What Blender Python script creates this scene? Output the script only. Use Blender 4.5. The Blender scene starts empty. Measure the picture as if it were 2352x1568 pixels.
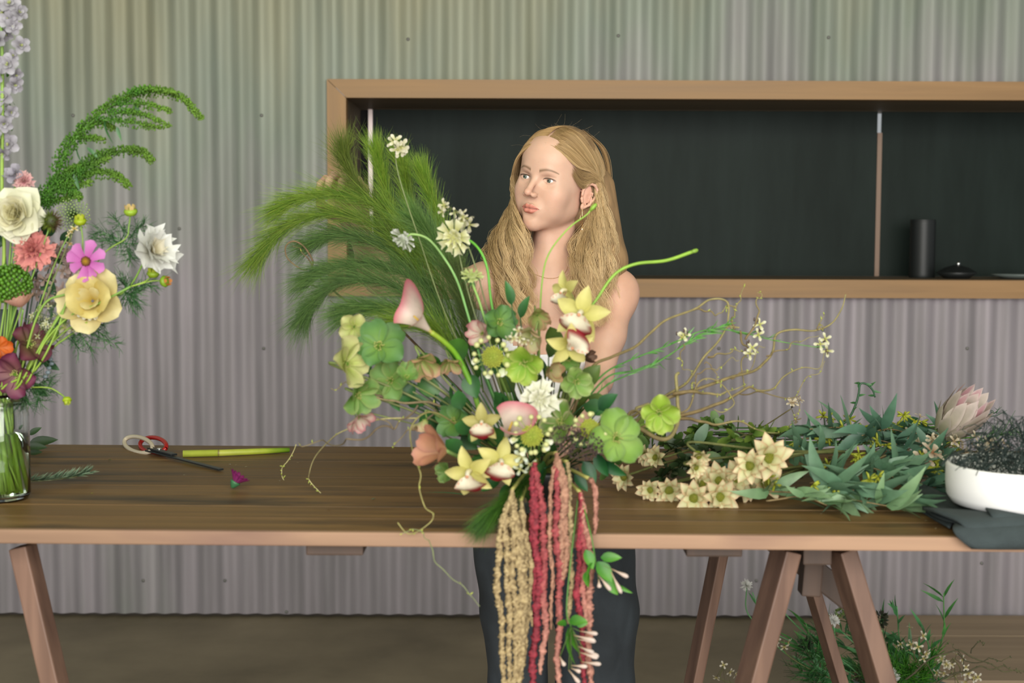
import bpy, bmesh, math, random
import numpy as np
from mathutils import Vector, Matrix

rnd = random.Random(11)
SC = bpy.context.scene
COL = SC.collection
PI = math.pi

# ---------------------------------------------------------------- camera, world, light, exposure
FPX, CX, CY = 3267.0, 1176.0, 784.0
cam_d = bpy.data.cameras.new('camera')
cam_d.sensor_width = 36.0
cam_d.lens = 36.0 * FPX / 2352.0
cam_d.clip_start = 0.05
cam_d.dof.use_dof = True
cam_d.dof.focus_distance = 3.12
cam_d.dof.aperture_fstop = 4.8
cam = bpy.data.objects.new('camera', cam_d)
COL.objects.link(cam)
CAM_R = (Matrix.Rotation(math.radians(90 - 4.27), 3, 'X') @ Matrix.Rotation(math.radians(0.22), 3, 'Z'))
CAM_P = Vector((0, 0, 1.43))
cam.matrix_world = Matrix.Translation(CAM_P) @ CAM_R.to_4x4()
SC.camera = cam

world = bpy.data.worlds.new('sky')
SC.world = world
world.use_nodes = True
bgn = world.node_tree.nodes['Background']
bgn.inputs[0].default_value = (0.93, 0.98, 1.0, 1)
bgn.inputs[1].default_value = 0.42

def area_light(name, loc, target, sx, sy, power, color):
    d = bpy.data.lights.new(name, 'AREA')
    d.shape = 'RECTANGLE'; d.size = sx; d.size_y = sy; d.energy = power; d.color = color
    o = bpy.data.objects.new(name, d); COL.objects.link(o)
    o.location = loc
    o.rotation_euler = (Vector(target) - Vector(loc)).to_track_quat('-Z', 'Y').to_euler()
    return o
# daylight from the open side of the shed (behind the camera), plus an added green fill lamp tinting the wall top
area_light('daylight_opening', (0.5, -2.6, 2.1), (0.1, 4.0, 0.95), 5.5, 2.9, 500, (1.0, 0.97, 0.93))
area_light('wall_top_fill', (-0.6, 0.9, 3.05), (-0.2, 5.2, 2.0), 5.0, 0.8, 40, (0.84, 1.0, 0.62))
SC.view_settings.view_transform = 'Standard'
SC.view_settings.look = 'None'
SC.view_settings.gamma = 1.0
SC.view_settings.use_curve_mapping = False
SC.view_settings.exposure = -0.06

def ray(px, py):
    return CAM_R @ Vector(((px - CX) / FPX, -(py - CY) / FPX, -1.0))
def at(px, py, Y):
    d = ray(px, py)
    return CAM_P + d * (Y / d.y)
def on(px, py, z):
    d = ray(px, py)
    return CAM_P + d * ((z - CAM_P.z) / d.z)
def pxs(Y):
    return Y / FPX          # metres per photo pixel at depth Y

# ---------------------------------------------------------------- materials
MATS = {}
def mat(name, color=None, rough=0.6, metal=0.0, trans=0.0, noise=0.0, nscale=40.0, bump=0.0, bscale=80.0, sss=0.0, stretch=(1, 1, 1), rand=0.0, spec=0.5, streak=None):
    if name in MATS: return MATS[name]
    m = bpy.data.materials.new(name); m.use_nodes = True
    nt = m.node_tree; N = nt.nodes; L = nt.links
    b = N['Principled BSDF']
    b.inputs['Roughness'].default_value = rough
    b.inputs['Metallic'].default_value = metal
    b.inputs['Specular IOR Level'].default_value = spec
    tc = N.new('ShaderNodeTexCoord'); mp = N.new('ShaderNodeMapping')
    mp.inputs['Scale'].default_value = stretch
    L.new(tc.outputs['Object'], mp.inputs['Vector'])
    if color is None:
        a = N.new('ShaderNodeAttribute'); a.attribute_name = 'Col'; src = a.outputs['Color']
    else:
        c = N.new('ShaderNodeRGB'); c.outputs[0].default_value = (*color, 1); src = c.outputs[0]
    if noise > 0:
        nz = N.new('ShaderNodeTexNoise'); nz.inputs['Scale'].default_value = nscale; nz.inputs['Detail'].default_value = 5
        L.new(mp.outputs[0], nz.inputs['Vector'])
        mr = N.new('ShaderNodeMapRange'); mr.inputs['From Min'].default_value = 0.3; mr.inputs['From Max'].default_value = 0.7
        mr.inputs['To Min'].default_value = 1 - noise; mr.inputs['To Max'].default_value = 1 + noise
        L.new(nz.outputs['Fac'], mr.inputs['Value'])
        mx = N.new('ShaderNodeVectorMath'); mx.operation = 'SCALE'
        L.new(src, mx.inputs[0]); L.new(mr.outputs[0], mx.inputs['Scale']); src = mx.outputs[0]
    if rand > 0:
        oi = N.new('ShaderNodeObjectInfo'); mr = N.new('ShaderNodeMapRange')
        mr.inputs['To Min'].default_value = 1 - rand; mr.inputs['To Max'].default_value = 1 + rand
        L.new(oi.outputs['Random'], mr.inputs['Value'])
        mx = N.new('ShaderNodeVectorMath'); mx.operation = 'SCALE'
        L.new(src, mx.inputs[0]); L.new(mr.outputs[0], mx.inputs['Scale']); src = mx.outputs[0]
    L.new(src, b.inputs['Base Color'])
    if bump > 0:
        nz = N.new('ShaderNodeTexNoise'); nz.inputs['Scale'].default_value = bscale; nz.inputs['Detail'].default_value = 4
        L.new(mp.outputs[0], nz.inputs['Vector'])
        bp = N.new('ShaderNodeBump'); bp.inputs['Strength'].default_value = bump; bp.inputs['Distance'].default_value = 0.002
        L.new(nz.outputs['Fac'], bp.inputs['Height']); L.new(bp.outputs[0], b.inputs['Normal'])
    if sss > 0:
        b.inputs['Subsurface Weight'].default_value = sss
        b.inputs['Subsurface Radius'].default_value = (0.9, 0.35, 0.2)
        b.inputs['Subsurface Scale'].default_value = 0.006
    if trans > 0:
        out = N['Material Output']; t = N.new('ShaderNodeBsdfTranslucent'); ms = N.new('ShaderNodeMixShader')
        ms.inputs[0].default_value = trans
        L.new(src, t.inputs['Color']); L.new(b.outputs[0], ms.inputs[1]); L.new(t.outputs[0], ms.inputs[2]); L.new(ms.outputs[0], out.inputs['Surface'])
    MATS[name] = m
    return m

def wood_mat(name, c1, c2, rough=0.5, gscale=1.0, blotch=None, axis='X', rand=0.12, spec=0.5):
    """planed timber: long grain along one object axis, optional dark blotches"""
    m = bpy.data.materials.new(name); m.use_nodes = True
    nt = m.node_tree; N = nt.nodes; L = nt.links; b = N['Principled BSDF']
    b.inputs['Specular IOR Level'].default_value = spec
    tc = N.new('ShaderNodeTexCoord'); mp = N.new('ShaderNodeMapping'); oi = N.new('ShaderNodeObjectInfo')
    s = {'X': (1.2, 28, 28), 'Y': (28, 1.2, 28), 'Z': (28, 28, 1.2)}[axis]
    mp.inputs['Scale'].default_value = tuple(v * gscale for v in s)
    ad = N.new('ShaderNodeVectorMath'); ad.operation = 'SCALE'
    cb = N.new('ShaderNodeCombineXYZ')
    for k in range(3): L.new(oi.outputs['Random'], cb.inputs[k])
    L.new(cb.outputs[0], ad.inputs[0]); ad.inputs['Scale'].default_value = 13.0
    a2 = N.new('ShaderNodeVectorMath'); a2.operation = 'ADD'
    L.new(tc.outputs['Object'], a2.inputs[0]); L.new(ad.outputs[0], a2.inputs[1]); L.new(a2.outputs[0], mp.inputs['Vector'])
    nz = N.new('ShaderNodeTexNoise'); nz.inputs['Scale'].default_value = 1.5; nz.inputs['Detail'].default_value = 6; nz.inputs['Distortion'].default_value = 0.4
    L.new(mp.outputs[0], nz.inputs['Vector'])
    cr = N.new('ShaderNodeValToRGB'); cr.color_ramp.elements[0].position = 0.3; cr.color_ramp.elements[1].position = 0.72
    cr.color_ramp.elements[0].color = (*c1, 1); cr.color_ramp.elements[1].color = (*c2, 1)
    L.new(nz.outputs['Fac'], cr.inputs[0])
    src = cr.outputs[0]
    if blotch:
        n2 = N.new('ShaderNodeTexNoise'); n2.inputs['Scale'].default_value = 1.0; n2.inputs['Detail'].default_value = 3
        m2 = N.new('ShaderNodeMapping'); m2.inputs['Scale'].default_value = {'X': (3.0, 14, 14), 'Y': (14, 3, 14), 'Z': (14, 14, 3)}[axis]
        L.new(a2.outputs[0], m2.inputs['Vector']); L.new(m2.outputs[0], n2.inputs['Vector'])
        c2r = N.new('ShaderNodeValToRGB'); c2r.color_ramp.elements[0].position = 0.56; c2r.color_ramp.elements[1].position = 0.74
        L.new(n2.outputs['Fac'], c2r.inputs[0])
        mx = N.new('ShaderNodeMix'); mx.data_type = 'RGBA'
        L.new(c2r.outputs[0], mx.inputs[0]); L.new(src, mx.inputs[6]); mx.inputs[7].default_value = (*blotch, 1)
        src = mx.outputs[2]
    mr = N.new('ShaderNodeMapRange'); mr.inputs['To Min'].default_value = 1 - rand; mr.inputs['To Max'].default_value = 1 + rand
    L.new(oi.outputs['Random'], mr.inputs['Value'])
    sc = N.new('ShaderNodeVectorMath'); sc.operation = 'SCALE'; L.new(src, sc.inputs[0]); L.new(mr.outputs[0], sc.inputs['Scale'])
    L.new(sc.outputs[0], b.inputs['Base Color'])
    rr = N.new('ShaderNodeMapRange'); rr.inputs['To Min'].default_value = rough - 0.08; rr.inputs['To Max'].default_value = rough + 0.12
    L.new(nz.outputs['Fac'], rr.inputs['Value']); L.new(rr.outputs[0], b.inputs['Roughness'])
    bp = N.new('ShaderNodeBump'); bp.inputs['Strength'].default_value = 0.25; bp.inputs['Distance'].default_value = 0.001
    L.new(nz.outputs['Fac'], bp.inputs['Height']); L.new(bp.outputs[0], b.inputs['Normal'])
    MATS[name] = m
    return m

# ---------------------------------------------------------------- mesh helpers
def mesh_of(name, V, F, C=None, smooth=True):
    me = bpy.data.meshes.new(name)
    V = np.asarray(V, dtype=np.float64)
    if isinstance(F, np.ndarray):
        nf, k = F.shape
        me.vertices.add(len(V)); me.vertices.foreach_set('co', V.astype(np.float32).ravel())
        me.loops.add(nf * k); me.loops.foreach_set('vertex_index', F.astype(np.int32).ravel())
        me.polygons.add(nf); me.polygons.foreach_set('loop_start', np.arange(0, nf * k, k, dtype=np.int32))
        me.update(calc_edges=True)
    else:
        me.from_pydata(V.tolist(), [], [tuple(f) for f in F])
    if C is not None:
        C = np.asarray(C, dtype=np.float32)
        if C.ndim == 1: C = np.tile(C, (len(V), 1))
        a = me.color_attributes.new('Col', 'FLOAT_COLOR', 'POINT')
        a.data.foreach_set('color', np.concatenate([C, np.ones((len(C), 1), np.float32)], 1).ravel())
    if smooth: me.polygons.foreach_set('use_smooth', np.ones(len(me.polygons), dtype=bool))
    me.update()
    return me

class MB:
    def __init__(s): s.V = []; s.F = []; s.C = []; s.n = 0
    def add(s, V, F, C, M=None):
        V = np.asarray(V, dtype=np.float64)
        if M is not None:
            A = np.array(M)
            V = V @ A[:3, :3].T + A[:3, 3]
        C = np.asarray(C, dtype=np.float64)
        if C.ndim == 1: C = np.tile(C, (len(V), 1))
        s.V.append(V); s.C.append(C)
        s.F.extend([tuple(int(i) + s.n for i in f) for f in F]); s.n += len(V)
        return s
    def mesh(s, name, smooth=True):
        return mesh_of(name, np.concatenate(s.V), s.F, np.concatenate(s.C), smooth)

def tag(o, label=None, cat=None, group=None, kind=None):
    if label: o['label'] = label
    if cat: o['category'] = cat
    if group: o['group'] = group
    if kind: o['kind'] = kind
    return o
def thing(name, label, cat, loc, group=None):
    o = bpy.data.objects.new(name, None); COL.objects.link(o)
    o.location = loc; o.empty_display_size = 0.02
    return tag(o, label, cat, group)
def obj(name, me, m, parent=None, M=None, label=None, kind=None):
    """link a mesh; its coordinates are world ones unless M (the world matrix) is given"""
    o = bpy.data.objects.new(name, me); COL.objects.link(o)
    if m is not None and not me.materials: me.materials.append(m)
    W = M if M is not None else Matrix.Identity(4)
    if parent is not None:
        o.parent = parent
        W = Matrix.Translation(-world_loc(parent)) @ W if parent.type == 'EMPTY' or parent.parent is None else W
    o.matrix_basis = W
    if label: o['label'] = label
    if kind: o['kind'] = kind
    return o
def world_loc(o):
    return Vector(o.location)

def box_vf(x0, x1, y0, y1, z0, z1):
    V = [(x0, y0, z0), (x1, y0, z0), (x1, y1, z0), (x0, y1, z0), (x0, y0, z1), (x1, y0, z1), (x1, y1, z1), (x0, y1, z1)]
    F = [(0, 3, 2, 1), (4, 5, 6, 7), (0, 1, 5, 4), (1, 2, 6, 5), (2, 3, 7, 6), (3, 0, 4, 7)]
    return V, F
def bevel_box(name, x0, x1, y0, y1, z0, z1, bev=0.003, seg=2):
    bm = bmesh.new()
    V, F = box_vf(x0, x1, y0, y1, z0, z1)
    vs = [bm.verts.new(v) for v in V]
    for f in F: bm.faces.new([vs[i] for i in f])
    if bev > 0: bmesh.ops.bevel(bm, geom=bm.edges[:], offset=bev, segments=seg, affect='EDGES', profile=0.6)
    me = bpy.data.meshes.new(name); bm.to_mesh(me); bm.free()
    return me
def beam_mesh(name, a, b, w, t, side=Vector((0, 1, 0)), bev=0.003):
    """square-cut timber from a to b; w measured across, t along 'side' direction"""
    a = Vector(a); b = Vector(b); z = (b - a).normalized()
    y = (side - side.dot(z) * z).normalized(); x = y.cross(z)
    me = bevel_box(name, -w / 2, w / 2, -t / 2, t / 2, 0, (b - a).length, bev)
    R = Matrix((x, y, z)).transposed().to_4x4()
    me.transform(Matrix.Translation(a) @ R)
    return me

def smooth_path(P, n=8):
    """Catmull-Rom through the points"""
    P = [np.array(p, dtype=float) for p in P]
    if len(P) < 3:
        return np.array([P[0] + (P[-1] - P[0]) * i / n for i in range(n + 1)])
    Q = [2 * P[0] - P[1]] + P + [2 * P[-1] - P[-2]]
    out = []
    for i in range(1, len(Q) - 2):
        for k in range(n):
            t = k / n
            out.append(0.5 * ((2 * Q[i]) + (-Q[i - 1] + Q[i + 1]) * t + (2 * Q[i - 1] - 5 * Q[i] + 4 * Q[i + 1] - Q[i + 2]) * t * t + (-Q[i - 1] + 3 * Q[i] - 3 * Q[i + 1] + Q[i + 2]) * t ** 3))
    out.append(P[-1])
    return np.array(out)
def tube(P, r, col, n=6, cap=True):
    """P (k,3) points, r scalar or (k,), col (3,) or (k,3) -> V,F,C"""
    P = np.asarray(P, dtype=float); k = len(P)
    r = np.full(k, r) if np.isscalar(r) else np.interp(np.linspace(0, 1, k), np.linspace(0, 1, len(r)), r)
    col = np.asarray(col, dtype=float)
    if col.ndim == 1: col = np.tile(col, (k, 1))
    elif len(col) != k: col = np.stack([np.interp(np.linspace(0, 1, k), np.linspace(0, 1, len(col)), col[:, j]) for j in range(3)], 1)
    T = np.gradient(P, axis=0); T /= (np.linalg.norm(T, axis=1, keepdims=True) + 1e-12)
    u = np.cross(T[0], [0.31, 0.87, 0.39]); u /= np.linalg.norm(u)
    V = []
    for i in range(k):
        u = u - T[i] * np.dot(u, T[i]); u /= (np.linalg.norm(u) + 1e-12); w = np.cross(T[i], u)
        for j in range(n):
            a = 2 * PI * j / n
            V.append(P[i] + r[i] * (math.cos(a) * u + math.sin(a) * w))
    F = [(i * n + j, i * n + (j + 1) % n, (i + 1) * n + (j + 1) % n, (i + 1) * n + j) for i in range(k - 1) for j in range(n)]
    if cap: F += [tuple(range(n - 1, -1, -1)), tuple((k - 1) * n + j for j in range(n))]
    return V, F, np.repeat(col, n, 0)
def blob(c, r, col, seg=8, rings=6, M=None):
    """ellipsoid; r scalar or 3"""
    r = (r, r, r) if np.isscalar(r) else r
    V = [(0, 0, -1)]
    for i in range(1, rings):
        a = -PI / 2 + PI * i / rings
        for j in range(seg): V.append((math.cos(a) * math.cos(2 * PI * j / seg), math.cos(a) * math.sin(2 * PI * j / seg), math.sin(a)))
    V.append((0, 0, 1)); V = np.array(V) * np.array(r)
    if M is not None: V = V @ np.array(M)[:3, :3].T
    V = V + np.array(c)
    F = [(0, 1 + (j + 1) % seg, 1 + j) for j in range(seg)]
    for i in range(rings - 2):
        b = 1 + i * seg
        F += [(b + j, b + (j + 1) % seg, b + seg + (j + 1) % seg, b + seg + j) for j in range(seg)]
    b = 1 + (rings - 2) * seg; t = len(V) - 1
    F += [(b + j, b + (j + 1) % seg, t) for j in range(seg)]
    return V, F, np.array(col, dtype=float)
def lathe(prof, seg, col):
    """prof list of (r,z); closed by the caller"""
    V = []; F = []
    for r, z in prof:
        for j in range(seg):
            a = 2 * PI * j / seg; V.append((r * math.cos(a), r * math.sin(a), z))
    for i in range(len(prof) - 1):
        for j in range(seg):
            F.append((i * seg + j, i * seg + (j + 1) % seg, (i + 1) * seg + (j + 1) % seg, (i + 1) * seg + j))
    return V, F, np.array(col, dtype=float)
def petal(L, W, a0=0.2, a1=0.2, cup=0.3, shape='round', c0=(.5, .6, .2), c1=(.7, .75, .4), edge=None, nu=7, nv=5, ruffle=0.0, twist=0.0, notch=0.0, rim=0.0, sick=0.0):
    """petal or leaf growing along +X, lying in XY, face +Z; a0/a1 = rise angle at base/tip"""
    V = []; C = []
    x = z = 0.0
    c0 = np.array(c0, float); c1 = np.array(c1, float)
    for i in range(nu):
        t = i / (nu - 1)
        if i:
            a = a0 + (a1 - a0) * (t - 0.5 / (nu - 1)); x += math.cos(a) * L / (nu - 1); z += math.sin(a) * L / (nu - 1)
        if shape == 'round': w = math.sqrt(max(0.0, 1 - (1.9 * t - 0.98) ** 2)) if t > .5 else 0.12 + 0.88 * math.sin(PI * t) ** 0.8
        elif shape == 'point': w = 0.1 + 0.9 * math.sin(PI * min(1, t * 1.0) ** 0.75) if t < 1 else 0.0
        elif shape == 'lance': w = (math.sin(PI * t ** 0.62)) ** 0.9 if 0 < t < 1 else 0.04
        elif shape == 'spoon': w = 0.28 + 0.72 * t ** 0.8 if t < 0.8 else 1.0 * math.sqrt(max(0, 1 - ((t - 0.8) / 0.21) ** 2))
        else: w = 0.25 + 0.75 * t if t < .85 else .98
        w *= W / 2
        for j in range(nv):
            s = -1 + 2 * j / (nv - 1)
            y = s * w
            zz = z + cup * (s * s) * w + ruffle * W * math.sin(s * 7 + t * 9) * t
            if rim and t > .6: zz += rim * W * (abs(s) ** 2) * (t - .6)
            xx = x - (notch * W * (1 - abs(s)) if i == nu - 1 else 0)
            if twist:
                ca, sa = math.cos(twist * t), math.sin(twist * t)
                y2 = y * ca - (zz - z) * sa; zz = z + y * sa + (zz - z) * ca; y = y2
            V.append((xx - abs(sick) * L * .25 * t * t, y + sick * L * t * t, zz))
            c = c0 + (c1 - c0) * t
            if edge is not None: c = c + (np.array(edge, float) - c) * max(abs(s) ** 4, (t ** 8)) * .9
            C.append(c)
    F = [(i * nv + j, i * nv + j + 1, (i + 1) * nv + j + 1, (i + 1) * nv + j) for i in range(nu - 1) for j in range(nv - 1)]
    return V, F, np.array(C)
def frame(pos, face, roll=0.0, s=1.0):
    """matrix whose local +Z points along 'face'"""
    z = Vector(face).normalized()
    up = Vector((0, 0, 1)) if abs(z.z) < 0.95 else Vector((0, 1, 0))
    x = up.cross(z).normalized(); y = z.cross(x)
    R = Matrix((x, y, z)).transposed().to_4x4() @ Matrix.Rotation(roll, 4, 'Z') @ Matrix.Scale(s, 4)
    return Matrix.Translation(pos) @ R
def along(pos, d, roll=0.0, s=1.0):
    """matrix whose local +X points along d (for leaves, petals, buds)"""
    x = Vector(d).normalized()
    up = Vector((0, 0, 1)) if abs(x.z) < 0.95 else Vector((0, -1, 0))
    y = up.cross(x).normalized(); z = x.cross(y)
    R = Matrix((x, y, z)).transposed().to_4x4() @ Matrix.Rotation(roll, 4, 'X') @ Matrix.Scale(s, 4)
    return Matrix.Translation(pos) @ R
# ---------------------------------------------------------------- the shed
YW = 5.23            # depth of the corrugated wall
def corrugated_mat():
    m = bpy.data.materials.new('galvanised_sheet'); m.use_nodes = True
    N = m.node_tree.nodes; L = m.node_tree.links; b = N['Principled BSDF']
    tc = N.new('ShaderNodeTexCoord'); mp = N.new('ShaderNodeMapping'); mp.inputs['Scale'].default_value = (14, 14, 0.9)
    L.new(tc.outputs['Object'], mp.inputs[0])
    n1 = N.new('ShaderNodeTexNoise'); n1.inputs['Scale'].default_value = 1.0; n1.inputs['Detail'].default_value = 6
    L.new(mp.outputs[0], n1.inputs['Vector'])
    n2 = N.new('ShaderNodeTexNoise'); n2.inputs['Scale'].default_value = 1.0; n2.inputs['Detail'].default_value = 5
    L.new(tc.outputs['Object'], n2.inputs['Vector'])
    cr = N.new('ShaderNodeValToRGB'); e = cr.color_ramp.elements
    e[0].position = .35; e[0].color = (0.235, 0.228, 0.226, 1); e[1].position = .7; e[1].color = (0.345, 0.327, 0.333, 1)
    L.new(n1.outputs['Fac'], cr.inputs[0])
    # green foliage light painted into the sheet colour: blotchy, stronger towards the top
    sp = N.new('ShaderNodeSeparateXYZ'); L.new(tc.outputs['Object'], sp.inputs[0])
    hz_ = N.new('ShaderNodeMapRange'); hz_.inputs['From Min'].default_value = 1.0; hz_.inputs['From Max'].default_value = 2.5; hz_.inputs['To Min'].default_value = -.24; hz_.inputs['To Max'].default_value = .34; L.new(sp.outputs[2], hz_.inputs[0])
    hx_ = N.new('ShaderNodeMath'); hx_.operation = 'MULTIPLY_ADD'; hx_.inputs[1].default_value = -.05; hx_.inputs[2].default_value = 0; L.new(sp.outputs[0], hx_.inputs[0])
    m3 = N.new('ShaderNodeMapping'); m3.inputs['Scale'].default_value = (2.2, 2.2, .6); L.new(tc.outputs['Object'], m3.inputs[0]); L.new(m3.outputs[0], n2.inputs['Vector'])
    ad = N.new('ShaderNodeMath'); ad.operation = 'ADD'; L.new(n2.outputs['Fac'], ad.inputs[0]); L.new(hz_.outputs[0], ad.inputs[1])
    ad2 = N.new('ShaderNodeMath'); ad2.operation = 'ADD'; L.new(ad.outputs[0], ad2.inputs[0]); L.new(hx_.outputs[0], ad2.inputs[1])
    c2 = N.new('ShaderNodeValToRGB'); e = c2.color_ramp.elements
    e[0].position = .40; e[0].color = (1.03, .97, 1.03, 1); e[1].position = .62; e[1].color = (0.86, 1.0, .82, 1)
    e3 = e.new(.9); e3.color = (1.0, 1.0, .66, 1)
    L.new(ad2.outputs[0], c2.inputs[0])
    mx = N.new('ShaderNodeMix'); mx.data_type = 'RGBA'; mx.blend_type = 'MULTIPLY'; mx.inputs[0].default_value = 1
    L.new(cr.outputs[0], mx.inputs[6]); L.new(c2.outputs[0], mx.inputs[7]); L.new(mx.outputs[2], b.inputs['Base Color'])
    b.inputs['Metallic'].default_value = 0.25; b.inputs['Roughness'].default_value = 0.62
    return m
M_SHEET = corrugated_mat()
PITCH = 0.0762
def sheet_mesh(x0, x1, z0, z1):
    nx = int(round((x1 - x0) / PITCH * 10)); xs = np.linspace(x0, x1, nx + 1)
    ys = YW - 0.0068 * np.cos(2 * PI * xs / PITCH)
    V = []; F = []
    for z in (z0, z1):
        for x, y in zip(xs, ys): V.append((x, y, z))
    n = nx + 1
    for i in range(nx): F.append((i, i + 1, n + i + 1, n + i))
    nn = 2 * n
    for z in (z0, z1):                      # folded lips show the sheet's thickness
        for k in (0, 1):
            for x, y in zip(xs, ys): V.append((x, y + 0.0016 * k, z))
    for q in (nn, nn + 2 * n):
        for i in range(nx): F.append((q + i + 1, q + i, q + n + i, q + n + i + 1))
    return mesh_of('corrugated_sheet', V, F)
wall = thing('wall_back', None, None, (0, YW, 0)); tag(wall, kind='structure')
WX0 = at(752, 420, YW).x; WZ1 = at(1176, 183, YW).z; WZ0 = at(1500, 682, YW).z
cuts = [-3.81 + PITCH * 10 * k for k in range(11)]
def nearest_cut(x): return round(x / (PITCH)) * PITCH
xw = WX0 + 0.02
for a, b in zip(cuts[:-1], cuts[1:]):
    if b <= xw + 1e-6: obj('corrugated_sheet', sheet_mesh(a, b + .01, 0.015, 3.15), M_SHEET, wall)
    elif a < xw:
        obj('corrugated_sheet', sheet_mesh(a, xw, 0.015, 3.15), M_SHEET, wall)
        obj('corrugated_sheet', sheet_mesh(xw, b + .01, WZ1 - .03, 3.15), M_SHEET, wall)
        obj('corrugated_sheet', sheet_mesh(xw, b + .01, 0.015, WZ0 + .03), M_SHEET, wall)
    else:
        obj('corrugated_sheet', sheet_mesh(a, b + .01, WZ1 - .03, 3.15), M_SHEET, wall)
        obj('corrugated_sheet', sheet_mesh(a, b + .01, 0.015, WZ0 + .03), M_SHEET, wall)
m_screw = mat('screw_zinc', (0.22, 0.215, 0.20), 0.5, 0.6)
sm = MB(); sm.add(*lathe([(0.0001, -.004), (.0055, -.0035), (.0062, -.001), (.0062, .001), (.0001, .001)], 8, (0, 0, 0))); screw_me = sm.mesh('screw')
for (px, py) in [(155, 265), (620, 265), (1410, 82), (1880, 86), (410, 525), (790, 596), (600, 800), (778, 800), (350, 1333), (515, 1333), (650, 1405), (1660, 800), (1868, 757), (2235, 1293), (1635, 1331), (1740, 1333), (950, 90), (2210, 660 + 140)]:
    p = at(px, py, YW - .0085); x = round(p.x / PITCH) * PITCH
    obj('screw', screw_me, m_screw, wall, Matrix.Translation((x, YW - .0085, p.z)) @ Matrix.Rotation(PI / 2, 4, 'X').inverted())

def floor_mat():
    m = bpy.data.materials.new('worn_concrete'); m.use_nodes = True
    N = m.node_tree.nodes; L = m.node_tree.links; b = N['Principled BSDF']
    tc = N.new('ShaderNodeTexCoord')
    n1 = N.new('ShaderNodeTexNoise'); n1.inputs['Scale'].default_value = 1.6; n1.inputs['Detail'].default_value = 8; n1.inputs['Roughness'].default_value = .6
    L.new(tc.outputs['Object'], n1.inputs['Vector'])
    cr = N.new('ShaderNodeValToRGB'); e = cr.color_ramp.elements
    e[0].position = .3; e[0].color = (0.155, 0.125, 0.08, 1); e[1].position = .72; e[1].color = (0.30, 0.245, 0.165, 1)
    L.new(n1.outputs['Fac'], cr.inputs[0]); L.new(cr.outputs[0], b.inputs['Base Color'])
    b.inputs['Roughness'].default_value = .62
    bp = N.new('ShaderNodeBump'); bp.inputs['Strength'].default_value = .2; L.new(n1.outputs['Fac'], bp.inputs['Height']); L.new(bp.outputs[0], b.inputs['Normal'])
    return m
V, F = box_vf(-3.9, 3.9, -2.4, YW + .6, -.12, 0)
fl = obj('floor', mesh_of('floor', V, F, smooth=False), floor_mat()); tag(fl, kind='structure')
V, F = box_vf(-3.9, 3.9, 0.6, YW + .6, 3.2, 3.24)
ce = obj('ceiling', mesh_of('ceiling', V, F, smooth=False), mat('ceiling_lining', (.42, .40, .30), .8, noise=.1, nscale=3)); tag(ce, kind='structure')

V, F = box_vf(-3.9, 3.9, YW + .03, YW + .08, 0, .25); obj('gap_blocker', mesh_of('gap_blocker', V, F, smooth=False), mat('dark_blocker', (.05, .04, .03), .8), wall)  # dark board added to block the brightness showing under the sheets
# ---- window: deep timber servery opening with dark sliding boards
M_OAK = wood_mat('window_timber', (0.26, 0.138, 0.046), (0.36, 0.20, 0.078), .5, .8, axis='X', rand=.05)
M_OAKV = wood_mat('window_timber_upright', (0.26, 0.138, 0.046), (0.36, 0.20, 0.078), .5, .8, axis='Z', rand=.05)
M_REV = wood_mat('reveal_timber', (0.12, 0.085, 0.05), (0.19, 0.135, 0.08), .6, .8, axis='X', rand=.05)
win = thing('window_1', None, None, (0.9, YW, WZ0)); tag(win, kind='structure')
YF = YW - .035
fz1 = at(1176, 183, YF).z; fz1i = at(1176, 225.5, YF).z; fz0i = at(1500, 640.5, YF).z; fz0 = at(1500, 682, YF).z
fx0 = at(752, 420, YF).x; fx0i = at(795.5, 420, YF).x; fx1 = 2.6
def prism(name, pts, y0, y1):
    V = [(x, y0, z) for x, z in pts] + [(x, y1, z) for x, z in pts]; n = len(pts)
    F = [tuple(range(n)), tuple(range(2 * n - 1, n - 1, -1))] + [((i + 1) % n, i, n + i, n + (i + 1) % n) for i in range(n)]
    return mesh_of(name, V, F, smooth=False)
g = .0012
obj('frame_board', prism('frame_board', [(fx0 + g, fz1), (fx0i + g, fz1i), (fx1, fz1i), (fx1, fz1)], YF, YW + .02), M_OAK, win)
obj('frame_board', prism('frame_board', [(fx0, fz1 - g), (fx0, fz0 + g), (fx0i, fz0i + g), (fx0i, fz1i - g)], YF, YW + .02), M_OAKV, win)
obj('frame_board', prism('frame_board', [(fx0 + g, fz0), (fx1, fz0), (fx1, fz0i), (fx0i + g, fz0i)], YF - .012, YW + .02), M_OAK, win)
YG = 5.68
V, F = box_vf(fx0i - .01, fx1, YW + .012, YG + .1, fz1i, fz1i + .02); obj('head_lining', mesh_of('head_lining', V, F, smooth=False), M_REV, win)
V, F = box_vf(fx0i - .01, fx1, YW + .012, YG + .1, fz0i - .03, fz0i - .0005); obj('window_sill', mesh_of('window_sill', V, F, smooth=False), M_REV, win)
V, F = box_vf(fx0i - .03, fx0i - .002, YW + .012, YG + .1, fz0i, fz1i); obj('side_lining', mesh_of('side_lining', V, F, smooth=False), M_REV, win)
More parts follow.
